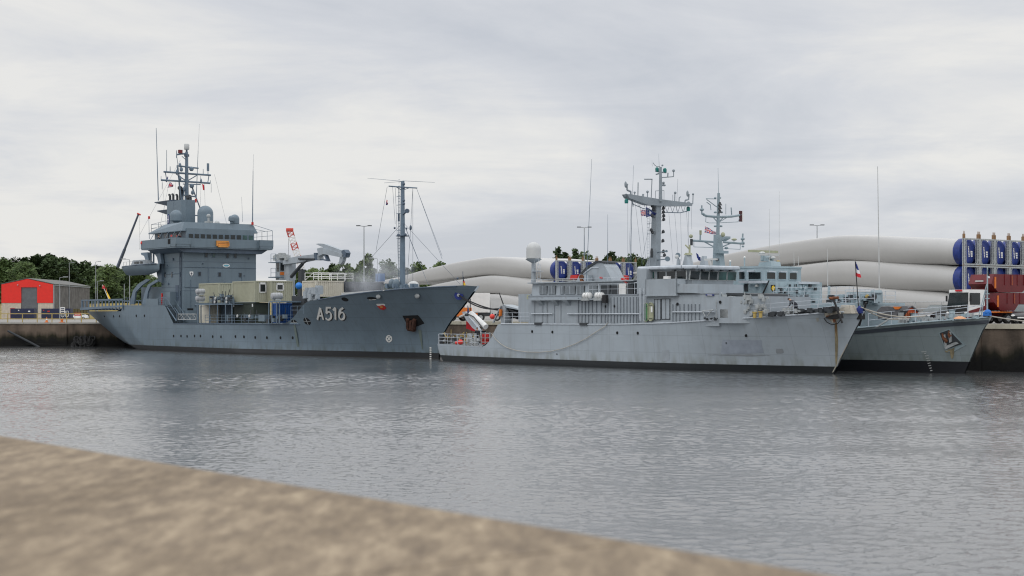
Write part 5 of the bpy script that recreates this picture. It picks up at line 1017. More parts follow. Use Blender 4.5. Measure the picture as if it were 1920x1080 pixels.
# flags of the tender
flag('flag', T, [(318.5, 341), (325.5, 346), (323, 350), (314, 352.5)], 0, union, UJ, 'small red white and blue courtesy flag below the tender yard', 12, 8)
flag('flag', T, [(315, 330), (314.5, 340), (311, 341.5), (311.5, 336)], .2, lambda u, t_: 0, ['fblue'], 'small dark blue pennant hanging from the tender yard')
flag('flag', T, [(379, 345), (383, 346), (382, 356), (380.5, 356)], .2, lambda u, t_: 0, ['fred'], 'small red signal pennant at the right of the tender mast')
flag('flag', T, [(725, 374), (728, 380), (725, 384), (723.5, 384)], 0, lambda u, t_: 1 if t_ > .4 else 0, ['fred', 'fblue'], 'small red and blue flag on the foremast halyard')
flag('flag', T, [(868.5, 519), (870, 523), (871.5, 534.5), (868.5, 534.5)], 0, lambda u, t_: 0 if t_ < .3 else 1 if t_ < .62 else 2, ['fblack', 'fred', 'fyel'], 'black red and gold jack hanging limp at the tender bow', 6, 12)
mb = MB(); mb.tube(T.q(868.5, 536, 0), T.q(867.8, 509, 0), .04, .03); build('jackstaff', mb, 'tdark', t0)
mb = MB(); mb.tube(T.q(206, 566, 3), T.q(192, 534, 3), .06, .04); build('ensign_staff', mb, 'offwhite', t0)
flag('flag', T, [(198, 538), (200, 545), (206, 560), (202, 558)], 3, lambda u, t_: 1 if t_ > .55 or u > .6 else 0, ['fred', 'fyel', 'fblack'], 'furled red and gold ensign at the stern of the tender', 8, 8)
flag('flag', T, [(192, 534.5), (196, 535), (196, 541.5), (191.5, 541)], 3, lambda u, t_: 0, ['fred'], 'little red flag over the stern gallery of the tender', 6, 6)
# barbecue smoke over the foredeck
sm_ = bpy.data.materials.new('drifting_smoke'); sm_.use_nodes = True; t = sm_.node_tree; t.nodes.remove(t.nodes['Principled BSDF']); pv = t.nodes.new('ShaderNodeVolumePrincipled'); pv.inputs['Color'].default_value = (.92, .94, .97, 1)
g = t.nodes.new('ShaderNodeTexCoord'); n = t.nodes.new('ShaderNodeTexNoise'); n.inputs['Scale'].default_value = .45; n.inputs['Detail'].default_value = 4; t.links.new(g.outputs['Object'], n.inputs['Vector']); gr_ = t.nodes.new('ShaderNodeTexGradient'); gr_.gradient_type = 'SPHERICAL'
mp = t.nodes.new('ShaderNodeMapping'); mp.inputs['Location'].default_value = (-1, -1, -1); mp.inputs['Scale'].default_value = (2, 2, 2); t.links.new(g.outputs['Generated'], mp.inputs[0]); t.links.new(mp.outputs[0], gr_.inputs[0])
m1 = t.nodes.new('ShaderNodeMapRange'); m1.inputs[1].default_value = .42; m1.inputs[2].default_value = .72; m1.inputs[3].default_value = 0; m1.inputs[4].default_value = .5; t.links.new(n.outputs[0], m1.inputs[0]); mm = t.nodes.new('ShaderNodeMath'); mm.operation = 'MULTIPLY'; t.links.new(m1.outputs[0], mm.inputs[0]); t.links.new(gr_.outputs[0], mm.inputs[1]); t.links.new(mm.outputs[0], pv.inputs['Density']); t.links.new(pv.outputs[0], t.nodes['Material Output'].inputs['Volume'])
mb = MB(); c = T.world(T.q(705, 520, -1)); mb.ball((0, 0, 0), 1, 20, sq=(5.2, 3, 3.4)); o = build('smoke', mb, sm_); o.location = c; o['kind'] = 'stuff'; o['label'] = 'thin white smoke drifting over the tender foredeck'
# ============================================================ THE GREY MINEHUNTER (middle ship)
ox, oy = shore(1562, 701); G = Hull(ox, oy, 38); GB = 4.3
G.setup(GB, [(0, .86), (.06, .95), (.2, 1), (.62, 1), (.74, .92), (.84, .76), (.92, .50), (.97, .24), (1, .02)],
        [(0, .78), (.08, .9), (.2, .98), (.5, 1), (.62, .95), (.74, .78), (.86, .45), (.95, .16), (1, .012)], 4.6, 1.2,
        [G.q(x, y, -3.7) for x, y in ((816.5, 644.5), (817, 651), (819.7, 664), (823.5, 672), (826, 681))],
        [G.q(x, y, 0) for x, y in ((1623, 583.5), (1601, 624), (1580, 665), (1562, 701))],
        [(816.5, 644.5), (860, 647), (900, 650), (907, 649.5), (913.8, 645), (921.5, 632.6), (928, 619), (933, 609), (936, 606.3), (1000, 606.8), (1120, 607.6), (1160, 607.4), (1256, 604.4), (1345, 599), (1440, 593), (1541, 586.3), (1578, 583.5), (1622, 583.3)])
g0 = G.root('minehunter', 'pale grey minehunter in the middle with a rust streak under its black anchor', 'ship')
build('hull', G.mesh(), 'mhull', g0, True)
gs0 = G.stern[-1][1]; gsA = G.q(905, 650, -GB)[0]; gsB = G.q(936, 606, -GB)[0]; gz = G.q(1000, 606.8, -GB)[2]; gza = G.q(880, 648, -GB)[2]
mb = G.deck(gs0+.1, gsA+1, None, 6, .06); m2 = G.deck(gsB, G.stem[-1][1]-.8, None, 24, .10); mb.add(m2.v, m2.f); mb.box((gsB-.2, -GB+.7, gza-.1), (gsB-.05, GB-.7, gz-.1)); build('deck', mb, 'mdeck', g0)
mb = MB(); pts = []; S_ = gsB+.3
while S_ < G.stem[-1][1]-.2: pts.append((S_, -G.b(S_, G.zt(S_))-.02, G.zt(S_)-.04)); S_ += 1.2
mb.path(pts, .055, 5); build('sheer_rail', mb, 'mlight', g0)
portholes(G, [(998, 621.5), (1036, 622.5), (1157.5, 624), (1196, 624.5), (1399, 629)], g0, .13); portholes(G, [(1044.5, 664), (1362, 643)], g0, .07, 'dark')
for x, y in ((1010, 608.3), (1095, 609)): q = G.onhull(x, y); mb = MB(); mb.box((q[0]-.5, q[1]-.12, q[2]-.05), (q[0]+.5, q[1]+.1, q[2]+.18)); build('fairlead', mb, 'dark', g0)
# repainted patches, scuffs and rust
def stain(F, root, pts, mt, name='stain', off=.012):
    if len(pts) == 4:        # laid over the curved plating as a fine grid with a ragged edge
        mb = MB(); n, k = 16, 8; rnd = random.Random(int(pts[0][0])); vs_ = []
        for j in range(k+1):
            for i in range(n+1):
                u, t_ = i/n, j/k; e = (i in (0, n)) or (j in (0, k)); x = (pts[0][0]*(1-u)+pts[1][0]*u)*(1-t_)+(pts[3][0]*(1-u)+pts[2][0]*u)*t_; y = (pts[0][1]*(1-u)+pts[1][1]*u)*(1-t_)+(pts[3][1]*(1-u)+pts[2][1]*u)*t_
                if e: x += rnd.uniform(-.8, .8); y += rnd.uniform(-.5, .5)
                q = F.onhull(x, y); vs_.append((q[0], q[1]-off-.004, q[2]))
        mb.add(vs_, [(j*(n+1)+i, j*(n+1)+i+1, (j+1)*(n+1)+i+1, (j+1)*(n+1)+i) for j in range(k) for i in range(n)]); return build(name, mb, mt, root)
    q = [F.onhull(*p) for p in pts]; mb = MB(); F.patch(mb, [(a[0], a[2]) for a in q], off); return build(name, mb, mt, root)
stain(G, g0, [(1355, 637), (1428, 638), (1432, 662), (1352, 664)], mat('repainted_patch', (.285, .32, .37), .5), 'repainted_patch')
stain(G, g0, [(1325, 665), (1400, 664.5), (1445, 666.5), (1400, 668)], 'grime', 'scuff_mark', .014); stain(G, g0, [(1241, 657), (1255, 656), (1256, 676), (1243, 677)], mat('scrubbed_patch', (.33, .365, .395), .6), 'scuff_mark'); stain(G, g0, [(1455, 654), (1468, 654), (1470, 662), (1456, 663)], 'grime', 'scuff_mark', .013)
stain(G, g0, [(1565, 607), (1569.5, 607), (1571.5, 640), (1570, 676), (1567.5, 690), (1566.5, 676), (1566, 640)], 'stainrust', 'rust_streak', .02)
stain(G, g0, [(1566.6, 602), (1568.6, 602), (1569, 640), (1568, 655), (1567.6, 640)], mat('rust_core', (.22, .11, .04), .85), 'rust_streak', .03)
stain(G, g0, [(1530, 596), (1536, 595.5), (1536, 602), (1532, 604)], mat('faint_stain', (.33, .33, .30), .8), 'rust_streak'); 
stain(G, g0, [(1588, 645), (1590, 645), (1576, 672), (1563, 697), (1560, 699)], mat('bow_stain', (.36, .34, .28), .8), 'rust_streak')
# anchor on its bolster
pl_ = G.onhull(1556, 588); mb = MB()
P_ = [G.q(x, y, pl_[1]-.35) for x, y in ((1543, 584), (1549, 577), (1561, 574), (1567, 576), (1568, 583), (1555, 585))]; mb.ext(P_, (0, .4, 0))
P_ = [G.q(x, y, pl_[1]-.4) for x, y in ((1545, 596.5), (1558, 591), (1572, 588), (1574, 596), (1560, 598.5))]; mb.ext(P_, (0, .5, 0)); mb.path([G.q(x, y, pl_[1]-.15) for x, y in ((1545, 597), (1550, 604), (1560, 609), (1570, 607), (1576, 600))], .035, 5); build('anchor', mb, 'black', g0)
mb = MB(); P_ = [G.q(x, y, pl_[1]-.22) for x, y in ((1545, 585), (1570, 583), (1573, 590), (1562, 606), (1555, 600), (1546, 592))]; mb.ext(P_, (0, .3, 0)); build('anchor_bolster', mb, mat('worn_bolster', (.36, .33, .27), .7, var=.4, vscale=3), g0); mb = MB(); P_ = [G.q(x, y, pl_[1]-.27) for x, y in ((1549, 592), (1556, 591), (1553, 594), (1549, 595))]; mb.ext(P_, (0, .1, 0)); P_ = [G.q(x, y, pl_[1]-.27) for x, y in ((1561, 597), (1566, 597), (1565, 605), (1562, 603))]; mb.ext(P_, (0, .1, 0)); build('rust_patch', mb, 'rust', g0)
mb = MB(); mb.tube(G.q(1563, 562, pl_[1]-.5), G.q(1579, 605, pl_[1]-.5), .09); build('boat_boom', mb, 'black', g0)
mb = MB(); mb.tube(G.q(1624, 567, .1), G.q(1611, 611, .1), .09); mb.box((G.q(1612, 0, 0)[0]-.1, -.25, G.q(1612, 599, 0)[2]), (G.q(1618, 0, 0)[0], .25, G.q(1612, 588, 0)[2])); build('bow_boom', mb, 'black', g0)
mb = MB(); p = G.q(1562, 559.5, -1.2); mb.tube((p[0]-.35, p[1], p[2]), (p[0]+.5, p[1], p[2]+.05), .12, .12, 8); build('rolled_cover', mb, 'rust', g0)
# --- superstructure
sb1 = G.q(1391, 0, -3.6)[0]; sa1 = G.q(993, 0, -3.6)[0]; zu = G.q(1120, 552.5, -3.6)[2]; gW = 3.75
mb = MB(); mb.box((sa1, -gW, gz-.1), (G.q(1348, 0, -gW)[0], gW, zu))
a0 = G.q(1348, 0, -gW)[0]; a1 = G.q(1441, 0, -2.6)[0]; zf_ = G.q(1345, 599, -gW)[2]; mb.pris([(a0, -gW), (a0+1.6, -gW), (a1, -2.4), (a1, 2.4), (a0+1.6, gW), (a0, gW)], zf_-.3, G.q(1391, 556, -3)[2]); build('superstructure', mb, 'msup', g0)
mb = MB()           # vertical stiffeners on the side
for x in [1085, 1091.5, 1097.7, 1104, 1111, 1119, 1128, 1135, 1140, 1146, 1152, 1158, 1164, 1170, 1176, 1182, 1188, 1194, 1198, 1262, 1268, 1275, 1283, 1291, 1297, 1304, 1312]: p = G.q(x, 0, -gW); mb.box((p[0]-.035, -gW-.09, gz+.12), (p[0]+.035, -gW+.01, zu-(.25 if x < 1200 else .9)))
for x in (1003, 1018, 1026, 1040, 1052): p = G.q(x, 0, -gW); mb.box((p[0]-.02, -gW-.05, gz+.1), (p[0]+.02, -gW+.01, zu-.6))
mb.box((sa1-.02, -gW-.03, zu-.12), (a0+.02, -gW+.02, zu-.02)); build('hull_stiffeners', mb, flat('seam_grey', (.22, .245, .27)), g0)
mb = MB()
for x0, x1, y in ((996, 1036, 588.2), (1064, 1202, 588.5), (1261, 1340, 585)): p = G.q(x0, y, -gW-.12); q = G.q(x1, y-(1.5 if x0 < 1200 else 5), -gW-.12); mb.tube(p, (q[0], q[1], p[2]), .06)
build('handrail', mb, 'mlight', g0)
for x0, x1, y0, y1 in ((1227, 1239, 560.5, 600), (1240, 1256, 560, 599)): 
    mb = MB(); p = G.q(x0, y0, -gW-.05); q = G.q(x1, y1, -gW-.05); w_ = .05
    for r_ in ((p[0], q[2], q[0], q[2]+w_), (p[0], p[2]-w_, q[0], p[2]), (p[0], q[2], p[0]+w_, p[2]), (q[0]-w_, q[2], q[0], p[2]), ((p[0]+q[0])/2, q[2], (p[0]+q[0])/2+w_*.7, p[2])): mb.box((r_[0], -gW-.06, r_[1]), (r_[2], -gW, r_[3]))
    dd = MB(); dd.box((p[0]+.02, -gW-.035, q[2]+.02), (q[0]-.02, -gW+.01, p[2]-.02)); do = build('door', dd, 'msup', g0); build('door_frame', mb, 'dark', do)
def cap(F, root, x, y0, y1, v, mt, name):       # upright rounded board hung on the side
    a = F.q(x-4, y0, v); b_ = F.q(x+4, y1, v); cx_ = (a[0]+b_[0])/2; r_ = abs(b_[0]-a[0])/2*.95; z1, z0 = a[2]-r_, b_[2]+r_; P_ = [(cx_+r_*math.cos(k*.3927), v, z1+r_*math.sin(k*.3927)) for k in range(9)]+[(cx_-r_*math.cos(k*.3927), v, z0-r_*math.sin(k*.3927)) for k in range(9)]
    mb = MB(); mb.ext(P_, (0, .12, 0)); o = build(name, mb, mt, None); mb = MB(); mb.path([(p[0], v-.02, p[2]) for p in P_+P_[:1]], .03, 4); build('rim', mb, 'khaki', o)
    for k in (-.3, .25): mb = MB(); mb.box((cx_-r_, v-.025, (z0+z1)/2+k*2), (cx_+r_, v, (z0+z1)/2+k*2+.05)); build('strap', mb, 'dark', o)
    o.location = (F.o[0], F.o[1], 0); o.rotation_euler = (0, 0, F.rot); return o
tag(cap(G, g0, 1211, 568, 603, -gW-.25, 'leafgreen', 'stretcher'), 'dark green oval stretcher hung upright on the grey ship side', 'stretcher'); tag(cap(G, g0, 1220, 567.5, 602, -gW-.25, 'khaki', 'stretcher'), 'pale olive oval stretcher beside the dark green one', 'stretcher')
mb = MB(); p = G.q(1222, 580, -gW-.3); mb.box((p[0]-.1, p[1]-.02, p[2]-.25), (p[0]+.1, p[1], p[2]+.25)); lb = build('notice_plate', mb, 'white', g0)
for x, y in ((1135, 574.5), (1152, 574), (1271, 570), (1351, 566.5), (1406, 570)): p = G.q(x, y, -gW if x < 1360 else -3.1); mb = MB(); mb.disc((p[0], (-gW if x < 1360 else -3.05)-.03, p[2]), (0, -1, 0), .13, .04, 12); build('porthole', mb, 'hole', g0)
# upper engine casing with louvres
zc1 = G.q(1090, 529.5, -3.3)[2]; su = G.q(996, 0, -3.3)[0]; sv = G.q(1176, 0, -3.3)[0]
mb = MB(); mb.hexa([(su, -3.3, zu-.02), (sv, -3.3, zu-.02), (sv, 3.3, zu-.02), (su, 3.3, zu-.02), (su+.1, -3.2, zc1), (sv, -3.2, zc1), (sv, 3.2, zc1), (su+.1, 3.2, zc1)]); build('upper_casing', mb, 'msup', g0)
mb = MB(); mb.box((su-.3, -3.5, zc1), (sv+1, 3.5, zc1+.1)); p = G.q(1030, 563, -3.9); mb.box((su+.6, -gW-.5, G.q(1050, 563, -gW)[2]), (G.q(1128, 0, -gW)[0], -3.3, G.q(1050, 563, -gW)[2]+.1))
for x in (1012, 1040, 1062): p = G.q(x, 563, -gW); mb.add([(p[0], -gW, p[2]-.5), (p[0], -gW, p[2]), (p[0], -gW-.5, p[2]), (p[0]+.6, -gW, p[2]-.5), (p[0]+.6, -gW, p[2]), (p[0]+.6, -gW-.5, p[2])], [(0, 1, 2), (3, 5, 4), (0, 2, 5, 3), (0, 3, 4, 1), (1, 4, 5, 2)])
build('casing_ledge', mb, 'msup', g0)
for x0, x1 in ((1012, 1026), (1029, 1042), (1051, 1058), (1060, 1079), (1082, 1096), (1105, 1120)):
    a = G.q(x0, 536, -3.3); b_ = G.q(x1, 551.5, -3.3); mb = MB(); mb.box((a[0], -3.34, b_[2]), (b_[0], -3.28, a[2])); lo = build('louvre', mb, 'dark', g0); mb = MB(); n = 9
    for i in range(n): z = b_[2]+(a[2]-b_[2])*(i+.3)/n; mb.box((a[0], -3.38, z), (b_[0], -3.33, z+.045))
    mb.box(((a[0]+b_[0])/2-.03, -3.39, b_[2]), ((a[0]+b_[0])/2+.03, -3.34, a[2])); build('slats', mb, 'msup', lo)
mb = MB()
for x0, x1 in ((1127, 1145), (1147, 1161), (1175, 1188)): a = G.q(x0, 535, -3.3); b_ = G.q(x1, 552, -3.3); mb.box((a[0], -3.36, b_[2]), (b_[0], -3.2, a[2])); build('casing_opening', mb, 'dark', g0); mb = MB()
mb = MB(); a = G.q(1161, 532, -3.4); b_ = G.q(1174, 552, -3.4); mb.box((a[0], -3.45, b_[2]), (b_[0], -2.4, a[2])); build('white_locker', mb, 'white', g0)
mb = MB(); a = G.q(972, 551.5, -3.4); b_ = G.q(995, 597, -3.4); mb.box((a[0], -3.4, gz+.15), (b_[0], 2.5, a[2])); build('aft_locker', mb, 'msup', g0)
mb = MB(); a = G.q(990, 557, -3.45); mb.box((a[0]-.2, -3.45, a[2]-.2), (a[0]+.15, -3.38, a[2]+.2)); build('vent_grille', mb, 'khaki', g0)
# funnel
mb = MB(); pf = [(1080, 528), (1090, 508), (1106, 496.5), (1119, 490), (1127, 490.5), (1135, 500), (1141, 512), (1149, 529)]; a = G.P(pf, -1.5)
mb.ext(a, (0, 1.6, 0)); fu = build('funnel', mb, 'msup', g0)
mb = MB(); G.ext(mb, [(1086, 513), (1102, 498), (1118, 488.5), (1128, 489), (1130, 492), (1119, 492.5), (1105, 501), (1091, 514)], -1.6, 1.8); build('funnel_top', mb, 'dark', fu)
mb = MB(); G.ext(mb, [(1092, 512), (1108, 501), (1121, 500), (1122, 502), (1109, 503), (1094, 514)], -1.56, .1); build('funnel_seam', mb, 'mlight', fu)
mb = MB(); G.ext(mb, [(1124, 519), (1129, 519.5), (1129, 522.5), (1124, 522)], -1.56, .05); G.ext(mb, [(1163, 523), (1166, 521), (1176, 531), (1174, 532)], -3.4, .2); G.ext(mb, [(1169, 516), (1176, 517), (1176, 525), (1172, 523)], -2.2, .2); G.ext(mb, [(1070, 516), (1082, 515), (1082, 523), (1068, 524)], -1.5, 1.0); build('red_fittings', mb, 'redp', g0)
mb = MB(); p = G.q(1091, 520, -2.2); mb.disc(p, (.3, -1, 0), .24, .15, 14); mb.ball((p[0], p[1], p[2]-.35), .2, 8); build('ventilator', mb, 'rust', g0); mb = MB(); G.ext(mb, [(1096, 516), (1103, 516), (1103, 530), (1096, 530)], -2.2, .5); build('vent_trunk', mb, 'msup', g0)
mb = MB(); frail(mb, [(su, -3.3, zc1+.1), (sv+.5, -3.3, zc1+.1)], .25, .02, 1, 1.6); S1 = G.q(1104, 0, -gW)[0]; frail(mb, [(S1, -gW, zu), (G.q(1196, 0, -gW)[0], -gW, zu)], .95, .02, 2, 1.2); frail(mb, [(G.q(1190, 0, -3.6)[0], -3.6, zu), (G.q(1206, 0, -3.6)[0], -3.6, zu)], 1, .03, 2, .8); build('upper_railing', mb, 'mlight', g0)
for x, y in ((1101, 554.5), (1124, 554.3)): raft(G, g0, x, y, -gW-.3, 1.0, .29, 'white')
mb = MB(); G.ext(mb, [(1129, 553), (1135.5, 553), (1135.5, 568), (1129, 568)], -gW-.5, .3); build('net_box', mb, 'black', g0)
# radome on its pole with ladder
p = G.q(1000.5, 0, -1.6); r1 = p[0]; dz = G.q(1000, 486, -1.6)[2]; o = MB(); o.tube((r1, -1.6, zc1), (r1, -1.6, dz-.2), .24, .2, 10); rp_ = build('radome_pole', o, 'msup', g0, True)
mb = MB(); mb.lathe((r1, -1.6, dz-.35), [(.22, 0), (.75, .3), (.78, .36)], 18); build('radome_seat', mb, 'msup', rp_, True); dome(G, rp_, 1000.5, 454, 485.5, -1.6, .70, mt='offwhite')
mb = MB(); S_ = r1+.55
for d in (0, .45): mb.tube((S_+d, -1.6, zc1), (S_+d, -1.6, dz-.5), .025)
for i in range(7): mb.tube((S_, -1.6, zc1+.2+i*.33), (S_+.45, -1.6, zc1+.2+i*.33), .02)
mb.box((r1, -1.9, zc1+1.2), (S_+.6, -1.3, zc1+1.25)); frail(mb, [(S_, -1.9, zc1+1.5), (S_+.6, -1.9, zc1+1.5)], .9, .02, 2, .6); build('ladder', mb, 'mlight', rp_)
# --- wheelhouse
S5, W5 = G.sym(1289, 1382.5); zb_ = G.q(1289, 560, -W5)[2]; ze = G.q(1289, 501, -W5)[2]; sw0 = G.q(1206, 0, -W5)[0]; zwin0 = G.q(1289, 524.5, -W5)[2]
zbr = G.q(1215, 553, -gW)[2]
mb = MB(); mb.pris([(sw0, -W5), (S5-.6, -W5), (S5, -W5+.5), (S5, W5-.5), (S5-.6, W5), (sw0, W5)], zu-.1, zwin0-.3); mb.pris([(sw0, -W5), (S5-.6, -W5), (S5, -W5+.5), (S5, W5-.5), (S5-.6, W5), (sw0, W5)], zwin0-.3, ze, [(sw0, -W5-.1), (S5-.4, -W5-.1), (S5+.25, -W5+.5), (S5+.25, W5-.5), (S5-.4, W5+.1), (sw0, W5+.1)]); wh = build('wheelhouse', mb, 'msup', g0)
mb = MB(); zt5 = G.q(1289, 498, -W5)[2]; P0 = [(sw0-.2, -W5-.35), (S5-.3, -W5-.35), (S5+.6, -W5+.5), (S5+.6, W5-.5), (S5-.3, W5+.35), (sw0-.2, W5+.35)]; mb.pris(P0, ze-.15, ze+.18); mb.path([(x, y, ze) for x, y in P0], .17, 8); build('wheelhouse_roof', mb, 'mlight', g0, True)
zq0, zq1 = G.q(1289, 524, -W5)[2], G.q(1289, 508.5, -W5)[2]
def slantS(v0, v1, z0, z1, mt='glass'):
    f = lambda z: S5+.02+.25*max(0, (z-(zwin0-.3))/(ze-(zwin0-.3))); mb = MB(); e = .05
    mb.hexa([(f(z0)-.1, v0-e, z0-e), (f(z0)+.03, v0-e, z0-e), (f(z0)+.03, v1+e, z0-e), (f(z0)-.1, v1+e, z0-e), (f(z1)-.1, v0-e, z1+e), (f(z1)+.03, v0-e, z1+e), (f(z1)+.03, v1+e, z1+e), (f(z1)-.1, v1+e, z1+e)]); o = build('window', mb, 'steel', wh)
    mb = MB(); mb.hexa([(f(z0), v0, z0), (f(z0)+.05, v0, z0), (f(z0)+.05, v1, z0), (f(z0), v1, z0), (f(z1), v0, z1), (f(z1)+.05, v0, z1), (f(z1)+.05, v1, z1), (f(z1), v1, z1)]); build('pane', mb, mt, o)
for x0, x1 in ((1292, 1308.5), (1311.5, 1325.5), (1328, 1342), (1345, 1359), (1362, 1377)): slantS(G.qs(x0, 0, S5)[1], G.qs(x1, 0, S5)[1], zq0, zq1, 'tealglass' if x0 > 1340 else 'glass')
for x0, x1, y0, y1 in ((1220.5, 1227.5, 510, 522), (1233.5, 1248, 509.5, 522.5), (1251.5, 1266.5, 509, 522.7), (1270, 1287, 508.5, 523)): winV(G, wh, x0, x1, y0, y1, -W5-.03, 'tealglass' if x0 < 1225 else 'glass', 'steel', .06)
for i, x in enumerate((1263, 1281, 1300, 1318, 1336, 1353, 1370)): S_, v_, z = (G.q(x, 505, -W5-.3) if x < 1289 else G.qs(x, 506, S5+.5)); mb = MB(); mb.box((S_-.14, v_-.1, z-.12), (S_+.1, v_+.14, z+.08)); build('wiper_box', mb, 'dark', wh)
# bridge wing and front apron
mb = MB(); a = G.q(1211, 524, -gW-.25); b_ = G.q(1269, 552, -gW-.25); mb.box((a[0], -gW-.3, zbr), (b_[0], -gW-.2, a[2])); mb.box((b_[0]-.1, -gW-.3, zbr), (b_[0], -W5, a[2])); mb.box((a[0], -gW-.3, zbr), (a[0]+.1, -W5, a[2])); mb.box((a[0]-.1, -gW-.35, zbr-.12), (b_[0], -W5, zbr)); build('bridge_wing', mb, 'msup', g0)
mb = MB(); zap = G.q(1289, 527, -W5)[2]; mb.pris([(b_[0], -gW-.1), (S5-.2, -gW-.1), (S5+1.0, -W5+.3), (S5+1.0, W5-.3), (S5-.2, gW), (b_[0], gW)], zu, zap-.25); mb.box((b_[0], -gW-.18, zap-.3), (S5-.1, -gW, zap-.18)); build('bridge_apron', mb, 'msup', g0)
mb = MB(); a = G.q(1199, 505, -3.5); c_ = G.q(1212, 555, -3.5); mb.box((a[0], -3.8, zu), (a[0]+1.2, -3.0, a[2])); build('wing_column', mb, 'msup', g0); mb = MB()
for x in (1199, 1201.5, 1207, 1209.5): p = G.q(x, 550, -gW-.3); mb.tube((p[0], p[1], gz+.3), (p[0], p[1], zbr+.6), .04)
build('pipe_run', mb, 'mlight', g0); mb = MB(); mb.box((G.q(1244, 0, -gW-.3)[0], -gW-.32, G.q(1244, 520.5, -gW-.3)[2]-.12), (G.q(1250, 0, -gW-.3)[0]+.2, -gW-.0, G.q(1244, 520.5, -gW)[2]+.1)); build('binnacle', mb, 'white', g0)
# name board in blue and white, dark slabs painting in the shadow gap on the fore deckhouse
mb = MB(); G.ext(mb, [(1323, 551.7), (1338, 552), (1338, 554.5), (1323, 554.2)], -gW-.1, .08); nb = build('name_plate', mb, 'fblue', g0); mb = MB(); G.ext(mb, [(1326, 552.4), (1335, 552.6), (1335, 554), (1326, 553.8)], -gW-.12, .03); build('name_text', mb, 'fwhite', nb)
mb = MB(); G.ext(mb, [(1268, 548.8), (1290, 549), (1310, 549.6), (1290, 550.5), (1268, 550.3)], -gW-.2, .15); G.ext(mb, [(1328, 549), (1392, 549.5), (1405, 551), (1406, 556), (1350, 552), (1328, 550.6)], -2.9, 4.5); build('gun_deck_shadow_gap', mb, 'dark', g0).name = 'painted_shadow_gap'
mb = MB(); random.seed(33)
for i in range(70):
    x = random.uniform(1355, 1440); y = random.uniform(556, 590); v = -3.2-random.uniform(-.3, .25); p = G.q(x, y, v); s_ = random.uniform(.04, .17); mb.box((p[0]-s_, p[1]-s_, p[2]-s_), (p[0]+s_, p[1]+s_, p[2]+s_*1.4))
    if i % 4 == 0: mb.tube(p, (p[0]+random.uniform(-.5, .5), p[1], p[2]+random.uniform(-.3, .6)), .03)
build('deck_fittings', mb, 'steel', g0)
mb = MB(); random.seed(34)
for i in range(16): p = G.q(random.uniform(1318, 1346), random.uniform(595, 600), -gW-.2); s_ = random.uniform(.03, .07); mb.box((p[0]-s_, p[1]-s_, p[2]-s_), (p[0]+s_, p[1]+s_, p[2]+s_))
for i in range(30): p = G.q(random.uniform(1440, 1470)+0*i, random.uniform(586, 591), -3); s_ = random.uniform(.04, .14); mb.box((p[0]-s_, p[1]-s_, p[2]-s_), (p[0]+s_, p[1]+s_, p[2]+s_))
mb.box((G.q(1391, 0, -2.8)[0], -2.85, G.q(1391, 574, -2.8)[2]), (G.q(1395.5, 0, -2.8)[0], -2.6, G.q(1391, 568, -2.8)[2])); build('deck_gear', mb, 'dark', g0)
mb = MB(); mb.tube(G.q(1317, 582, -gW-.3), G.q(1322, 593, -gW-.3), .04); mb.tube(G.q(1336, 580, -gW-.3), G.q(1326, 593, -gW-.3), .04); mb.tube(G.q(1316, 583.5, -gW-.3), G.q(1338, 581, -gW-.3), .05); G.ext(mb, [(1350, 580), (1365, 580), (1365, 596), (1350, 596)], -gW+.0, .6); mb.tube(G.q(1343, 562, -gW-.1), G.q(1343, 598, -gW-.1), .03); build('derrick', mb, 'steel', g0)
mb = MB(); G.ext(mb, [(1395, 583), (1436, 581), (1436, 592), (1395, 594)], -2.9, 2); build('fore_locker', mb, 'msup', g0)
mb = MB(); mb.tube(G.q(1423, 566, -.5), G.q(1442, 526, -.5), .09, .06); mb.path([G.q(x, y, -.5) for x, y in ((1420, 572), (1424, 566), (1430, 568))], .1); build('gun_barrel', mb, 'black', g0); mb = MB(); p = G.q(1424, 570, -.5); mb.ball(p, .5, 12, sq=(1.2, 1, .8)); mb.lathe((p[0], p[1], p[2]-1.2), [(.6, 0), (.5, .9)], 12); build('gun_mount', mb, 'steel', g0, True)
# forecastle rail, winches and bow gear
mb = MB(); G.rail(mb, G.q(1352, 0, -GB)[0], G.stem[-1][1]-1.3, 0, 1.0, 1.9, .022, 3); build('deck_railing', mb, 'mlight', g0); mb = MB(); G.rail(mb, G.q(1352, 0, -GB)[0], G.stem[-1][1]-1.3, 0, 1.0, 1.9, .022, 3, side=1); build('deck_railing', mb, 'mlight', g0); mb = MB(); G.rail(mb, gs0+.15, gsA-1.0, 0, 1.05, 1.2, .022, 3); build('stern_railing', mb, 'mlight', g0); mb = MB(); G.rail(mb, gs0+.15, gsA-1.0, 0, 1.05, 1.2, .022, 3, side=1); frail(mb, [(gs0+.1, -3.4, gza), (gs0+.1, 3.4, gza)], 1.05, .022, 3, 1.2); build('stern_railing', mb, 'mlight', g0); mb = MB(); G.rail(mb, gsB+.6, G.q(990, 0, -GB)[0], 0, 1., 1.1, .022, 3); build('deck_railing', mb, 'mlight', g0)
mb = MB(); random.seed(41)
for i in range(60): x = random.uniform(1492, 1560); p = G.q(x, 583.5-(x-1492)*.02+random.uniform(-3, 2.2), -1.8+random.uniform(-.5, 1)); s_ = random.uniform(.05, .16); mb.box((p[0]-s_, p[1]-s_, p[2]-s_), (p[0]+s_, p[1]+s_, p[2]+s_))
build('anchor_chain', mb, 'dark', g0)
mb = MB(); random.seed(42)
for i in range(26): x = random.uniform(1470, 1500); p = G.q(x, random.uniform(581, 588), -2+random.uniform(-.5, 1)); s_ = random.uniform(.06, .22); mb.box((p[0]-s_, p[1]-s_, p[2]-s_), (p[0]+s_, p[1]+s_, p[2]+s_))
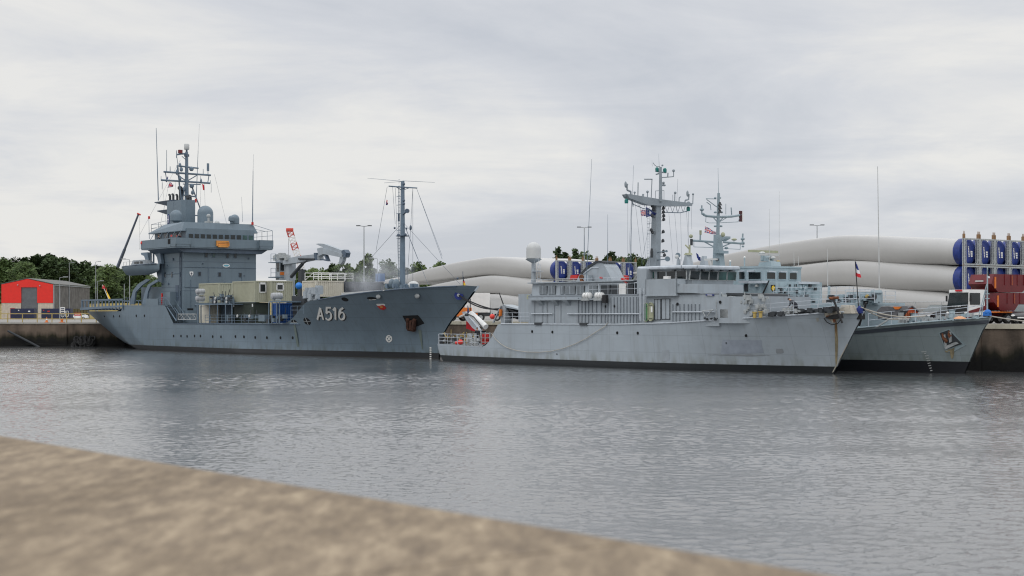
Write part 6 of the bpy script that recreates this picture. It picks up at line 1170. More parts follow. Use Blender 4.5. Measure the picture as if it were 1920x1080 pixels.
build('windlass', mb, 'steel', g0)
mb = MB(); p = G.q(1590, 580, -.4)
for k in range(7): mb.path([(p[0]+.9*(1-.06*k)*math.cos(a*.6), p[1]+.5*(1-.06*k)*math.sin(a*.6), p[2]-.28+.09*k) for a in range(12)], .07, 5)
build('rope_coil', mb, 'rope', g0)
mb = MB(); p = G.q(1612, 581, -.25); mb.ball((p[0], p[1], p[2]), .2, 10, sq=(1, 1, 1.6)); mb.box((p[0]-.22, p[1]-.12, p[2]-.25), (p[0]+.22, p[1]+.15, p[2]+.15)); build('bow_light_cover', mb, 'fblue', g0, True)
for x in (1411, 1422): mb = MB(); p = G.q(x, 593, -GB+.35); mb.lathe((p[0], -3.7, G.zt(p[0])-.1), [(.14, 0), (.14, .4), (.2, .42), (.2, .5)], 10); build('bitt', mb, 'brass', g0)
# --- main mast
gm_ = G.q(1233, 0, 0)[0]; mb = MB(); G.ext(mb, [(1223, 378), (1231, 378), (1230, 430), (1229, 499), (1219, 499), (1221, 430)], -.3, .6); G.ext(mb, [(1209, 499), (1222, 473), (1222, 499)], -.06, .12); gmo = build('mast', mb, 'mmast', g0)
mb = MB(); G.extS(mb, [(1176, 364), (1182, 364), (1235, 373), (1298, 381), (1298, 386), (1250, 386.5), (1215, 384), (1180, 371)], gm_+.35, .7); build('yard', mb, 'mmast', gmo)
mb = MB(); P_ = [(1184, 372), (1187, 383), (1206, 391), (1222, 394)]; mb.path(G.S(P_, gm_), .035, 4)
for x0, x1 in ((1184, 1187), (1190, 1187), (1195, 1197), (1202, 1199), (1207, 1209), (1215, 1212)): mb.tube(G.qs(x0, 374, gm_), G.qs(x1, 388, gm_), .025, .025, 4)
mb.path(G.S([(1243, 398), (1275, 399), (1289, 396)], gm_), .035, 4)
for x0 in (1247, 1257, 1267, 1277): mb.tube(G.qs(x0, 386, gm_), G.qs(x0+4, 398.5, gm_), .025, .025, 4); mb.tube(G.qs(x0+8, 386, gm_), G.qs(x0+4, 398.5, gm_), .025, .025, 4)
build('yard_truss', mb, 'tmast', gmo)
mb = MB(); top_ = G.q(1239, 313, 0)[2]; m_s = G.q(1238.5, 0, 0)[0]; mb.tube((m_s, 0, G.q(1238, 378, 0)[2]), (m_s, 0, top_), .17, .12, 10); build('topmast', mb, 'mmast', gmo, True)
mb = MB()
for pts, r_ in (([(1229, 320.5), (1239, 323), (1249, 323.5)], .07), ([(1230, 327), (1238, 325)], .06), ([(1240, 333), (1253, 332), (1263, 331), (1263, 321)], .045), ([(1239, 347), (1247, 347.5)], .09), ([(1237, 312), (1231, 312), (1227, 309), (1224.5, 305)], .03), ([(1208, 336), (1223, 336)], .05), ([(1222.5, 337), (1221, 372)], .045), ([(1183, 366), (1182.5, 359), (1176, 356.5), (1175.5, 348)], .08), ([(1283.5, 382), (1285, 375.5), (1291, 374), (1292, 364)], .07), ([(1291, 384), (1299, 382), (1299.5, 366)], .05), ([(1196, 368), (1196.5, 342)], .05), ([(1190, 367), (1190, 361)], .04), ([(1214, 371), (1214, 360)], .05), ([(1265, 379), (1265.5, 362)], .05), ([(1261.5, 379), (1261.5, 365)], .025), ([(1273, 380), (1273.5, 371), (1276, 369)], .05), ([(1229, 372), (1229, 358), (1245, 357)], .025), ([(1245, 357), (1245, 375)], .025), ([(1252, 332), (1252.5, 324)], .06), ([(1205, 370), (1206, 364)], .1)):
    mb = MB(); mb.path(G.S(pts, gm_), r_, 6); build('aerial', mb, 'mmast', gmo)
mb = MB()
for x, y, r_ in ((1174, 366.5, .17), (1291, 381, .17), (1244, 343, .12), (1263, 320, .13), (1190, 361, .1), (1214, 359.5, .12), (1266, 361.5, .12), (1242, 310, .09), (1299.5, 364, .1), (1176, 346, .09)): mb.ball(G.qs(x, y, gm_), r_, 8)
for x, y in ((1173, 346), (1289, 363)): p = G.qs(x, y, gm_); mb.ball(p, .2, 8, sq=(.5, .6, 1.4))
build('aerial_heads', mb, 'mmast', gmo)
mb = MB()
for x, y in ((1232, 318), (1246.5, 319.5), (1174.5, 377), (1290.5, 391.5)): p = G.qs(x, y, gm_); mb.lathe((p[0], p[1], p[2]-.2), [(.15, 0), (.17, .1), (.17, .3), (.1, .4)], 10)
build('navigation_lamps', mb, 'teal', gmo)
mb = MB(); 
for (x, y, sx_) in ((1243, 390, 1), (1243, 397, 1), (1243.5, 404, 1), (1243.5, 411, 1), (1224, 386, -1), (1226, 392, -1), (1222, 431, -1), (1242.5, 434, 1), (1242, 451, 1), (1224, 435, -1), (1224, 404, -1), (1245, 478, 1), (1243, 471, 1)): p = G.qs(x+sx_*1.0, y, gm_); mb.lathe((p[0], p[1], p[2]-.15), [(.07, 0), (.15, .05), (.13, .2), (.05, .3)], 8); mb.box((p[0]-.02, min(p[1], 0), p[2]-.18), (p[0]+.02, max(p[1], 0), p[2]-.14))
mb.lathe(tuple(Vector(G.qs(1222, 466, gm_))), [(.12, -.8), (.14, -.3), (.1, 0)], 8); build('mast_lamps', mb, 'dark', gmo)
for x, y, r_ in ((1250, 471, .1), (1252, 485.5, .22), (1271.5, 478.5, .21), (1289+0, 390, .0)):
    if r_: mb = MB(); p = G.q(x, y, -1.2); mb.disc(p, (.6, -.8, 0), r_, .2, 12); mb.tube(p, (p[0]-.1, p[1]+.2, G.q(x, 497, -1.2)[2]) if x > 1252 else (gm_, 0, p[2]), .05); build('searchlight', mb, 'tsup', g0)
mb = MB(); S_ = G.q(1219, 0, -.3)[0]
for d in (0, .28): mb.tube((S_-d, -.4, G.q(1219, 499, 0)[2]), (S_-d, -.4, G.q(1219, 388, 0)[2]), .02, .02, 4)
for i in range(20): z = G.q(1219, 497-i*5.4, 0)[2]; mb.tube((S_, -.4, z), (S_-.28, -.4, z), .015, .015, 4)
for y in (419, 439): mb.tube((S_-.3, -.4, G.q(1219, y, 0)[2]), (S_+.5, -.2, G.q(1219, y, 0)[2]), .03)
build('mast_ladder', mb, 'mlight', gmo)
# radar plinths on the roof
mb = MB(); zr = ze+.1; 
for pts, v, th in (([(1279, 499), (1284, 478), (1287, 478), (1291, 499)], -1.6, .6), ([(1311, 500), (1316, 480), (1319, 480), (1323, 500)], -.3, .4), ([(1268, 499), (1269, 486), (1272, 486), (1272, 499)], -2, .25)): G.ext(mb, pts, v, th)
build('radar_plinth', mb, 'msup', g0); mb = MB(); G.ext(mb, [(1282, 478), (1285, 474), (1288, 474), (1289, 478)], -1.6, .6); p = G.q(1293, 470, -1.1); mb.tube((p[0], p[1], p[2]-.4), (p[0], p[1], p[2]+.5), .1); mb.tube((p[0]-.4, p[1]-.1, p[2]+.5), (p[0], p[1], p[2]+.1), .07); build('director', mb, 'khaki', g0)
mb = MB(); p = G.q(1269, 481.5, -2); mb.ball(p, .18, 8); p = G.q(1333, 487, -.5); mb.box((p[0]-.7, p[1]-.1, p[2]-.05), (p[0]+.7, p[1]+.1, p[2]+.1)); mb.tube((p[0], p[1], p[2]), (p[0], p[1], G.q(1333, 500, -.5)[2]), .08); build('radar_scanner', mb, 'offwhite', g0)
for x0, y0, x1, y1, v, r_ in ((1099.5, 530, 1109.5, 298, -2.6, .035), (1139.5, 492, 1139.5, 402, -1.5, .03), (1179, 548, 1188, 310, -3, .03), (1095.5, 480, 1095.5, 440, 2, .045), (1236, 312, 1235, 288, 0, .015), (1223, 312, 1222.5, 300, 0, .012)):
    mb = MB(); mb.tube(G.q(x0, y0, v), G.q(x1, y1, v), r_, r_*.35, 5); build('whip_aerial', mb, 'tmast', g0)
mb = MB()
for a, b_ in (((1177, 381), (1177, 500)), ((1184, 376), (1184, 500)), ((1190, 372), (1205, 500)), ((1200, 385), (1212, 500)), ((1254, 400), (1262, 495)), ((1265, 400), (1271, 475)), ((1276, 399), (1278, 490)), ((1287, 396), (1292, 470)), ((1291, 395), (1290, 466)), ((1296, 384), (1297, 430)), ((1224, 392), (1201, 500)), ((1184, 375), (1178, 500)), ((1271, 335), (1268, 396))): mb.tube(G.qs(a[0], a[1], gm_), G.qs(b_[0], b_[1], gm_), .012, .012, 3)
build('halyards', mb, 'tdark', g0)
# --- stern deck
mb = MB(); G.ext(mb, [(866, 585), (872, 584), (876, 590), (888, 605), (897, 618), (904, 628), (900, 628), (894, 621), (886, 615), (874, 600)], .5, .35)
G.ext(mb, [(895, 618), (902, 618), (901, 632), (898, 627)], .6, .2); sc_ = build('stern_crane', mb, 'mlight', g0)
mb = MB(); mb.tube(G.q(883, 588, 0), G.q(911, 613, 0), .32, .30, 10); mb.tube(G.q(879, 590, .3), G.q(900, 612, .3), .06); mb.tube(G.q(862, 594, .5), G.q(874, 589, .5), .12); build('crane_jib', mb, 'white', sc_, True)
mb = MB(); p = G.q(873, 590, -.1); mb.tube(p, (p[0]+.6, p[1], p[2]), .14); mb.path([G.q(x, y, -.35) for x, y in ((876, 588), (888, 594), (898, 606), (906, 617))], .05, 5); build('hoses', mb, 'dark', sc_)
mb = MB(); mb.tube(G.q(877, 573, 0), G.q(880, 587, 0), .05); build('whip_post', mb, 'tdark', g0)
mb = MB(); G.ext(mb, [(937, 575), (939, 574), (925, 605), (923, 605)], -3.2, .15); G.ext(mb, [(938, 573), (948, 573), (947, 606), (939, 606)], -3, .8); G.ext(mb, [(942, 571), (968, 578), (972, 581), (950, 577)], -3, 1.2); build('boat_cradle', mb, 'msup', g0)
mb = MB(); G.ext(mb, [(949, 578), (970, 583), (971, 594), (960, 597), (948, 586)], -2.4, 2.2); build('inflatable_boat', mb, 'black', None); bo = bpy.data.objects['inflatable_boat']; bo.location = (G.o[0], G.o[1], 0); bo.rotation_euler = (0, 0, G.rot); tag(bo, 'black inflatable boat stowed behind the aft locker of the minehunter', 'boat'); mb = MB(); mb.tube(G.q(948, 577, -2.6), G.q(971, 586, -2.6), .2, .2, 8); ch_ = build('air_tube', mb, 'carblack', bo, True); mb = MB(); mb.tube(G.q(950, 584, -2.5), G.q(971, 596, -2.5), .18, .18, 8); build('air_tube', mb, 'carblack', bo, True)
random.seed(51); mb = MB(); m2 = MB(); m3 = MB()
for i in range(70):
    x = random.uniform(826, 898); p = G.q(x, random.uniform(628, 647), random.uniform(-2.6, 1.5)); s_ = random.uniform(.06, .2); k = [mb, m2, m3][i % 3]
    if i % 2: k.box((p[0]-s_, p[1]-s_, p[2]-s_*1.3), (p[0]+s_, p[1]+s_, p[2]+s_*1.3))
    else: k.tube(p, (p[0]+random.uniform(-.7, .7), p[1]+random.uniform(-.5, .5), p[2]+random.uniform(-.2, .7)), .04)
for x in (876, 880, 889): G.ext(m2, [(x, 625), (x+2.4, 625), (x+2.4, 649), (x, 649)], -2.6, .15)
for i in range(5): m2.tube(G.q(881, 630+i*4, -2.6), G.q(889, 634+i*4, -2.6), .03)
build('sweep_gear', mb, 'dark', g0); build('sweep_frames', m2, 'steel', g0); build('tool_rack', m3, 'brass', g0)
for i in range(3): 
    mb = MB()
    for k in range(5): p = G.q(903.5+k*2.9, 630+i*5, -3.2); mb.lathe((p[0], p[1], p[2]-.3), [(.1, 0), (.13, .05), (.13, .45), (.05, .52)], 8)
    build('gas_cylinders', mb, 'redp', g0, True)
mb = MB()
for x in (901.5, 909, 917.5): G.ext(mb, [(x, 623), (x+1, 623), (x+1, 647), (x, 647)], -3.35, .1)
for y in (624, 633, 641): G.ext(mb, [(901, y), (918.5, y), (918.5, y+1), (901, y+1)], -3.35, .1)
build('cylinder_rack', mb, 'steel', g0)
def ball_thing(F, x, y, v, r_, label): o = empty('fender_buoy', F.world(F.q(x, y, v)), 0, label, 'buoy', 'coral fender balls of the grey minehunter'); mb = MB(); mb.ball((0, 0, 0), r_, 16); build('float', mb, 'coral', o, True); mb = MB(); mb.tube((0, 0, r_*.9), (0, 0, r_*1.35), r_*.2, r_*.13, 8); build('eye', mb, 'dark', o)
ball_thing(G, 863.5, 641.5, -3.3, .27, 'large coral ball on the minehunter stern deck behind the rail'); ball_thing(G, 856, 643, -3.2, .17, 'small coral ball half behind the large one on the stern deck'); ball_thing(G, 923, 593.5, -3.2, .26, 'coral ball hanging high at the aft end of the upper deck')
mb = MB(); G.ext(mb, [(936, 580), (939, 580), (938, 592), (935, 594)], -3.3, .2); o = build('life_vests', mb, 'orange', g0)
# hanging rope swag along the side
P_ = []
for x, y in ((924, 625), (931, 636), (941, 645), (953, 652), (970, 657), (990, 660), (1012, 660.5), (1035, 658.5), (1058, 653), (1080, 645), (1100, 635), (1120, 622), (1136, 612), (1141, 605.5)): q = G.onhull(x, y); P_.append(G.world((q[0], q[1]-.12, q[2])))
o = MB(); o.path(P_, .03, 6); tag(build('rope', o, 'rope'), 'long pale rope hanging in a swag along the minehunter side', 'rope')
# --- flags
flag('flag', G, [(1201, 393.5), (1213, 393), (1213, 404), (1202, 405.5)], -.3, union, UJ, 'british union flag flying left of the main mast')
flag('flag', G, [(1211, 388), (1232, 400), (1226, 403), (1211.5, 408)], -.4, lambda u, t_: 1 if abs(u-.45) < .12 and abs(t_-.45) < .2 else 0, ['fblue', 'fwhite'], 'royal blue flag with a pale centre flying beside the union flag')
flag('flag', G, [(1605, 491), (1608.5, 505), (1613, 519.5), (1604.5, 517.5)], .2, lambda u, t_: 0, ['fblue'], 'x') if False else None
def hang(F, x0, y0, y1, wd, v, fn, mats, label):       # flag hanging down its staff: bands run down the drape
    return flag('flag', F, [(x0, y0), (x0+wd*.35, y0+4), (x0+wd, y1), (x0, y1-2)], v, fn, mats, label, 10, 18, .1)
hang(G, 1604, 491, 520, 9.5, .2, lambda u, t_: 0 if t_ < .42 else 1 if t_ < .75 else 2, ['fblue', 'fwhite', 'fred'], 'french tricolour jack on the black staff at the minehunter bow')
mb = MB(); mb.tube(G.q(1610, 580, .2), G.q(1603.5, 490, .2), .045, .035); build('jackstaff', mb, 'black', g0)
flag('flag', G, [(876.5, 574), (880, 583), (881, 587), (876, 587)], .1, lambda u, t_: 0, ['fblue'], 'dark blue furled flag at the top of the stern crane')
flag('flag', G, [(874, 602), (884, 607), (890, 621), (874, 616)], 1.4, lambda u, t_: 0, ['fred'], 'large red ensign cloth behind the stern crane jib')
# --- mooring lines between bow of the tender and the minehunter
def rope(A, B_, sag, r_, mt, label, n=14):
    mb = MB(); P_ = []
    for i in range(n+1): f = i/n; p = Vector(A).lerp(Vector(B_), f); p.z -= 4*sag*f*(1-f); P_.append(p)
    mb.path(P_, r_, 5); return tag(build('mooring_rope', mb, mt), label, 'rope')
h_ = T.onhull(861, 553.5); h_ = T.world((h_[0]+.1, h_[1]-.1, h_[2])); tp = T.world(T.q(883, 560, 0))
rope(h_, G.world(G.q(972, 583, -2)), .5, .07, 'darkrope', 'upper dark mooring rope from the tender bow to the minehunter stern'); rope(h_, G.world(G.q(945, 577, -2.5)), .6, .07, 'darkrope', 'lower dark mooring rope from the tender bow to the minehunter stern')
mb = MB(); mb.tube(T.world(T.q(882, 560, 0)), T.world(T.q(881.5, 590, 0)), .045); tag(build('mooring_rope', mb, 'darkrope'), 'short dark rope hanging straight down below the tender bow lines', 'rope')
mb = MB(); mb.tube(G.q(946, 577, -2.5), G.q(936, 549, -2.5), .07, .05); build('stern_post', mb, 'black', g0)

# ============================================================ THE LIGHT BLUE MINEHUNTER (far side)
ox, oy = shore(1807, 700.5); D = Hull(ox, oy, 38); DB = 4.9
D.setup(DB, [(0, .9), (.2, 1), (.6, 1), (.74, .92), (.84, .74), (.92, .48), (.97, .24), (1, .02)],
        [(0, .7), (.2, .96), (.5, 1), (.62, .9), (.74, .7), (.86, .40), (.95, .14), (1, .012)], 4.4, 1.15,
        [(-49.5, 0, 0), (-50.5, 0, 3)], [D.q(x, y, 0) for x, y in ((1859, 593.6), (1843, 620), (1826, 660), (1807, 700.5))],
        [(1300, 618), (1450, 614), (1601, 607+8), (1680, 607.7), (1768, 600.5), (1820, 596.8), (1858, 593.6)])
d0 = D.root('minehunter', 'light blue minehunter at the right with black boot topping and a square anchor recess', 'ship')
build('hull', D.mesh(80), 'shull', d0, True); build('deck', D.deck(-49, D.stem[-1][1]-.8, None, 24, .08), 'sdeck', d0)
mb = MB(); st = []; S_ = -40
while S_ < D.stem[-1][1]-.1: st.append(S_); S_ += .9
st.append(D.stem[-1][1]-.15)
P_ = [(a, D.zt(a)-.28-.10*(a > -99)) for a in st]; top_ = [(a, -D.b(a, z+.14)-.03, z+.14) for a, z in P_]; bot = [(a, -D.b(a, z-.14)-.03, z-.14) for a, z in P_]; n = len(P_)
mb.add(top_+bot, [(i, i+1, n+i+1, n+i) for i in range(n-1)]); build('rubbing_strake', mb, flat('strake_dark', (.05, .06, .075)), d0)
mb = MB(); mb.path([(a, -D.b(a, D.zt(a))-.02, D.zt(a)-.02) for a in st], .05, 5); build('sheer_rail', mb, 'ssup', d0)
# anchor recess
def hp(F, pts): return [(a[0], a[2]) for a in (F.onhull(*p) for p in pts)]
mb = MB(); D.patch(mb, hp(D, [(1760, 624), (1780, 616.5), (1811, 647), (1786, 661), (1773, 657)]), .05); ar = build('anchor_recess', mb, mat('recess_paint', (.25, .32, .34), .5, streak=.4), d0); mb = MB(); D.patch(mb, hp(D, [(1763, 624.5), (1780, 618.5), (1805, 645), (1775, 655)]), .08); build('recess_opening', mb, 'dark', ar)
mb = MB(); D.patch(mb, hp(D, [(1773, 650), (1794, 641), (1799, 644), (1776, 655)]), .2); D.patch(mb, hp(D, [(1772, 628), (1774, 627), (1777, 648), (1774, 649)]), .2); D.patch(mb, hp(D, [(1780, 622), (1785, 622), (1786, 640), (1783, 643)]), .2); build('anchor', mb, 'steel', d0); mb = MB(); D.patch(mb, hp(D, [(1769, 625), (1774, 632), (1779, 640), (1776, 643), (1770, 634)]), .24); D.patch(mb, hp(D, [(1782, 620), (1786, 630), (1783, 634), (1780, 628)]), .24); build('anchor_flukes', mb, 'rust', d0)
stain(D, d0, [(1781, 656), (1790, 652), (1789, 662), (1787, 672), (1784, 672)], 'stainrust', 'rust_streak', .05); stain(D, d0, [(1772, 657), (1790, 653), (1788, 659), (1774, 661)], 'stainrust', 'rust_streak', .04)
figs = [((1733+i*1.6, 1736.2+i*1.6, 664+i*4.6, 661.5+i*4.6), [[(0, .5), (1, .5)]]) for i in range(8)]+[((1739+i*1.2, 1741+i*1.2, 668+i*4.6, 665.5+i*4.6), [[(0, .5), (1, .5)]]) for i in range(7)]+[((1728, 1737, 661, 658.5), [[(0, .5), (1, .5)]])]; strokes(D, d0, 'draught_marks', 'offwhite', figs, .025, .02)
mb = MB(); mb.path([D.world((a[0], a[1]-.08, a[2])) for a in (D.onhull(1815, 665), D.onhull(1811, 680), D.onhull(1806.5, 697))], .06, 5); 
# superstructure
zd_ = D.zt(-20); S6, W6 = D.sym(1432, 1502); sd0 = D.q(1376, 0, -W6)[0]; z6 = D.q(1432, 500, -W6)[2]; z6m = D.q(1432, 533, -W6)[2]
mb = MB(); mb.box((sd0-6, -W6, z6m-.5), (S6, W6, z6)); mb.box((sd0-6, -W6-.05, z6-.08), (S6+.08, W6+.05, z6+.08)); br = build('wheelhouse', mb, 'ssup', d0)
for x0, x1 in ((1387, 1397), (1404.5, 1427)): winV(D, br, x0, x1, 511, 523, -W6, 'glass', 'ssup', .05)
for x0, x1, y in ((1437.5, 1452.5, 511), (1459, 1473, 511.3), (1480, 1493, 512)): winS(D, br, x0, x1, y, y+12, S6, 'glass', 'ssup', .05)
mb = MB()
for x0, x1 in ((1387, 1396), (1404, 1416)): a = D.q(x0, 507.5, -W6); b_ = D.q(x1, 509.5, -W6); mb.box((a[0], -W6-.25, b_[2]), (b_[0], -W6, a[2]))
for x0, x1, y in ((1438, 1451, 508), (1460, 1472, 508.3), (1482, 1492, 508.6)): a = D.qs(x0, y, S6); b_ = D.qs(x1, y+2.5, S6); mb.box((S6, a[1], b_[2]), (S6+.25, b_[1], a[2]))
build('window_hoods', mb, 'mlight', br)
S7, W7 = D.sym(1455, 1529); z7 = D.q(1455, 528, -W7)[2]; z7b = D.zt(S7)-.2
mb = MB(); mb.box((sd0-8, -W6-.7, D.zt(sd0)-.3), (S6+.25, W6+.7, z6m)); mb.box((S6, -W6-.2, z7b), (S7, W6+1.0, z7)); build('superstructure', mb, 'ssup', d0)
mb = MB()
for x0, x1, y0, y1 in ((1407, 1433, 527, 531), (1389, 1402, 526.5, 531)): a = D.q(x0, y0, -W6-.7); b_ = D.q(x1, y1, -W6-.7); mb.box((a[0], -W6-1.0, b_[2]), (b_[0], -W6-.2, a[2])); build('awning_hood', mb, 'mlight', d0); mb = MB()
a = D.qs(1497, 528, S7); b_ = D.qs(1531, 533, S7); mb.box((S7-.3, a[1], b_[2]), (S7+.35, b_[1], a[2])); build('awning_hood', mb, 'mlight', d0)
mb = MB(); a = D.q(1396, 532, -W6-.7); b_ = D.q(1403, 546, -W6-.7); mb.box((a[0], -W6-.75, b_[2]), (b_[0], -W6-.6, a[2])); build('doorway', mb, 'dark', d0)
mb = MB()
for x, y in ((1419, 535), (1460, 532), (1507, 537)): p = D.qs(x, y, S6+.3) if x > 1440 else D.q(x, y, -W6-.8); mb.lathe((p[0], p[1], p[2]-.12), [(.2, 0), (.16, .12), (.06, .24)], 10)
build('deck_lamps', mb, 'steel', d0)
# crest: yellow emblem on a black shield
sS = S6+.3; mb = MB(); D.extS(mb, [(1446, 534), (1454, 534), (1454, 543), (1450, 547.5), (1446, 543)], S7+.06, .06); cs_ = build('crest_shield', mb, 'fblack', d0); mb = MB(); D.extS(mb, [(1449, 536), (1451, 535.5), (1453, 539), (1452, 543.5), (1449.5, 545.5), (1447.3, 542), (1447.6, 538)], S7+.10, .04); build('crest_emblem', mb, flat('crest_yellow', (.75, .5, .02)), cs_)
# pipes, railings and gear on the front of the superstructure
random.seed(71); mb = MB(); m2 = MB()
for i in range(60): x = random.uniform(1460, 1530); p = D.qs(x, random.uniform(535, 575), S7+random.uniform(.02, .25)); s_ = random.uniform(.04, .14); (mb if i % 2 else m2).box((p[0]-s_, p[1]-s_, p[2]-s_), (p[0]+s_, p[1]+s_, p[2]+s_*1.5))
for x in (1463, 1478, 1491, 1514, 1524): mb.tube(D.qs(x, 530+(x-1463)*.05, S7+.1), D.qs(x, 578, S7+.1), .03)
for y in (551, 560, 570): mb.tube(D.qs(1458, y, S7+.12), D.qs(1528, y+1, S7+.12), .03)
build('pipework', mb, 'ssup', d0); build('wall_fittings', m2, 'dark', d0)
mb = MB(); p = D.qs(1508, 562, S7+.2); 
for k in range(4): mb.path([(p[0], p[1]+(.42-.08*k)*math.cos(a*.55), p[2]+(.42-.08*k)*math.sin(a*.55)) for a in range(13)], .035, 5)
build('hose_reel', mb, 'dark', d0)
# breakwater coaming and forward deckhouse
mb = MB(); a0 = D.q(1450, 0, -3.3)[0]; a1 = D.q(1600, 0, -3.3)[0]; zz_ = D.q(1520, 568, -3.3)[2]; mb.box((a0, -3.3, D.zt(a0)-.2), (a1, 3.3, zz_)); S8, W8 = D.sym(1620, 1662)
mb.box((a1, -2.4, D.zt(a1)-.3), (S8, 2.6, D.q(1620, 570, -2.4)[2])); build('fore_deckhouse', mb, 'ssup', d0)
mb = MB(); a = D.q(1587, 548, -1.2); S9 = D.q(1640, 0, -1.2)[0]; vfar = D.qs(1655, 0, S9)[1]; mb.box((a[0], -1.2, D.q(1620, 571, -1.2)[2]), (S9, vfar, D.q(1640, 547, -1.2)[2])); build('upper_screen', mb, 'ssup', d0)
random.seed(77); mb = MB(); m2 = MB()
for i in range(50): x = random.uniform(1552, 1642); p = D.q(x, random.uniform(556, 567), -1.8+random.uniform(-.6, .4)); s_ = random.uniform(.05, .2); (mb if i % 2 else m2).box((p[0]-s_, p[1]-s_, p[2]-s_), (p[0]+s_, p[1]+s_, p[2]+s_*1.3))
build('deck_gear', mb, 'dark', d0); build('deck_lockers', m2, 'ssup', d0)
mb = MB(); frail(mb, [D.q(1450, 568, -3.3), (a1, -3.3, zz_), (S8, -3.3, zz_)], 1.3, .022, 4, 1.6); frail(mb, [D.q(1585, 568, -2.5), D.q(1640, 568, -2.5)], 1.1, .03, 3, 1.4); frail(mb, [(S8, -2.4, D.q(1620, 570, -2.4)[2]), (S8, 2.6, D.q(1620, 570, -2.4)[2])], 1.1, .025, 3, 1.2)
D.rail(mb, D.q(1604, 0, -DB)[0], D.stem[-1][1]-1.5, 0, 1.05, 2.0, .03, 2); D.rail(mb, D.q(1604, 0, -DB)[0], D.stem[-1][1]-1.5, 0, 1.05, 2.0, .03, 2, side=1); build('deck_railing', mb, 'mlight', d0)
mb = MB(); m2 = MB(); D.ext(mb, [(1642, 569), (1646, 546), (1641, 546), (1635, 569)], -1.4, .5); mb.lathe(D.q(1643, 566, -1.2), [(.35, 0), (.35, .6), (.5, .75), (.45, .95)], 12); D.ext(mb, [(1551, 568), (1554, 568), (1554, 536), (1552, 536)], -1.6, .2); build('aerial_mount', mb, 'ssup', d0)
for x0, y0, x1, y1, v, r_ in ((1649, 547, 1645.5, 312, -1.2, .065), (1552, 536, 1551.5, 466, -1.5, .05), (1442.5, 500, 1442.5, 392, -1, .03), (1461, 487, 1461, 358, .5, .025), (1489, 498, 1488.5, 472, 1, .035), (1497, 498, 1497, 480, 1.5, .03)):
    mb = MB(); mb.tube(D.q(x0, y0, v), D.q(x1, y1, v), r_, r_*.4, 6); build('whip_aerial', mb, 'offwhite', d0)
mb = MB(); mb.tube(D.q(1623, 557, -2.2), D.q(1640, 561, -2.2), .17, .14, 8); build('rolled_hose', mb, 'dark', d0); mb = MB(); mb.ball(D.q(1626, 556, -2.3), .17, 10); build('deck_float', mb, 'brass', d0)
mb = MB(); P_ = [D.qs(x, y, S6-2) for x, y in ((1404, 470.5), (1457, 470.5))]; mb.box((P_[0][0]-.1, P_[0][1], P_[0][2]-.1), (P_[0][0]+.12, P_[1][1], P_[0][2]+.1)); build('long_radar_bar', mb, 'khaki', d0)
mb = MB(); D.ext(mb, [(1421, 500), (1424, 492), (1445, 490), (1447, 500)], -1.2, 1.2); D.ext(mb, [(1426, 490), (1426, 477), (1433, 477), (1440, 489), (1443, 490)], -1, .8); mb.tube(D.q(1430, 488, -1), D.q(1430, 475, -1), .15); build('radar_mount', mb, 'ssup', d0); mb = MB(); p = D.q(1440, 478, -1); a = D.qs(1423, 477, p[0]); b_ = D.qs(1459, 479, p[0]); mb.box((p[0]-.12, a[1], p[2]-.07), (p[0]+.12, b_[1], p[2]+.08)); p = D.q(1429, 474.5, -1); mb.ball(p, .28, 10, sq=(1, 1, .5)); p = D.q(1448, 483.5, -.5); mb.ball(p, .3, 10, sq=(1, 1, .5)); build('radar_scanner', mb, 'offwhite', d0)
mb = MB(); p = D.q(1459, 499, 0); mb.lathe((p[0], p[1], p[2]), [(.17, 0), (.17, .45), (.1, .5)], 10); build('amber_canister', mb, 'brass', d0)
for x, y in ((1369, 489.5), (1396, 482.5)): mb = MB(); p = D.q(x, y, -1); mb.tube((p[0], p[1], p[2]), (p[0], p[1], p[2]-.9), .07); mb.lathe((p[0], p[1], p[2]-1.0), [(.14, -.4), (.12, 0)], 8); k = build('sensor_post', mb, 'ssup', d0); mb = MB(); mb.ball(p, .1, 8); build('sensor_dome', mb, 'white', k)
# mast
dm_ = D.q(1347, 0, 0)[0]; mb = MB(); D.ext(mb, [(1338, 440), (1344, 440), (1348, 470), (1351, 500), (1336, 500), (1337, 470)], -.3, .6); D.ext(mb, [(1338, 470), (1353, 470), (1353, 475), (1338, 475)], -.5, .9); D.ext(mb, [(1352, 445), (1361, 443), (1361, 447), (1352, 452)], -.3, .6); dmo = build('mast', mb, 'smast', d0)
mb = MB(); mb.tube(D.q(1346, 442, 0), D.q(1347.5, 362, 0), .17, .13, 10); mb.tube(D.q(1347.3, 362, 0), D.q(1346.3, 315, 0), .03, .015, 5); build('topmast', mb, 'smast', dmo, True)
yard(D, dmo, dm_, [(1319, 402.5), (1325, 405), (1346, 407), (1372, 406), (1390, 403)], .11, 'smast'); yard(D, dmo, dm_, [(1298, 451), (1337, 453.5)], .1, 'smast'); yard(D, dmo, dm_, [(1357, 454), (1395, 457)], .1, 'smast')
mb = MB()
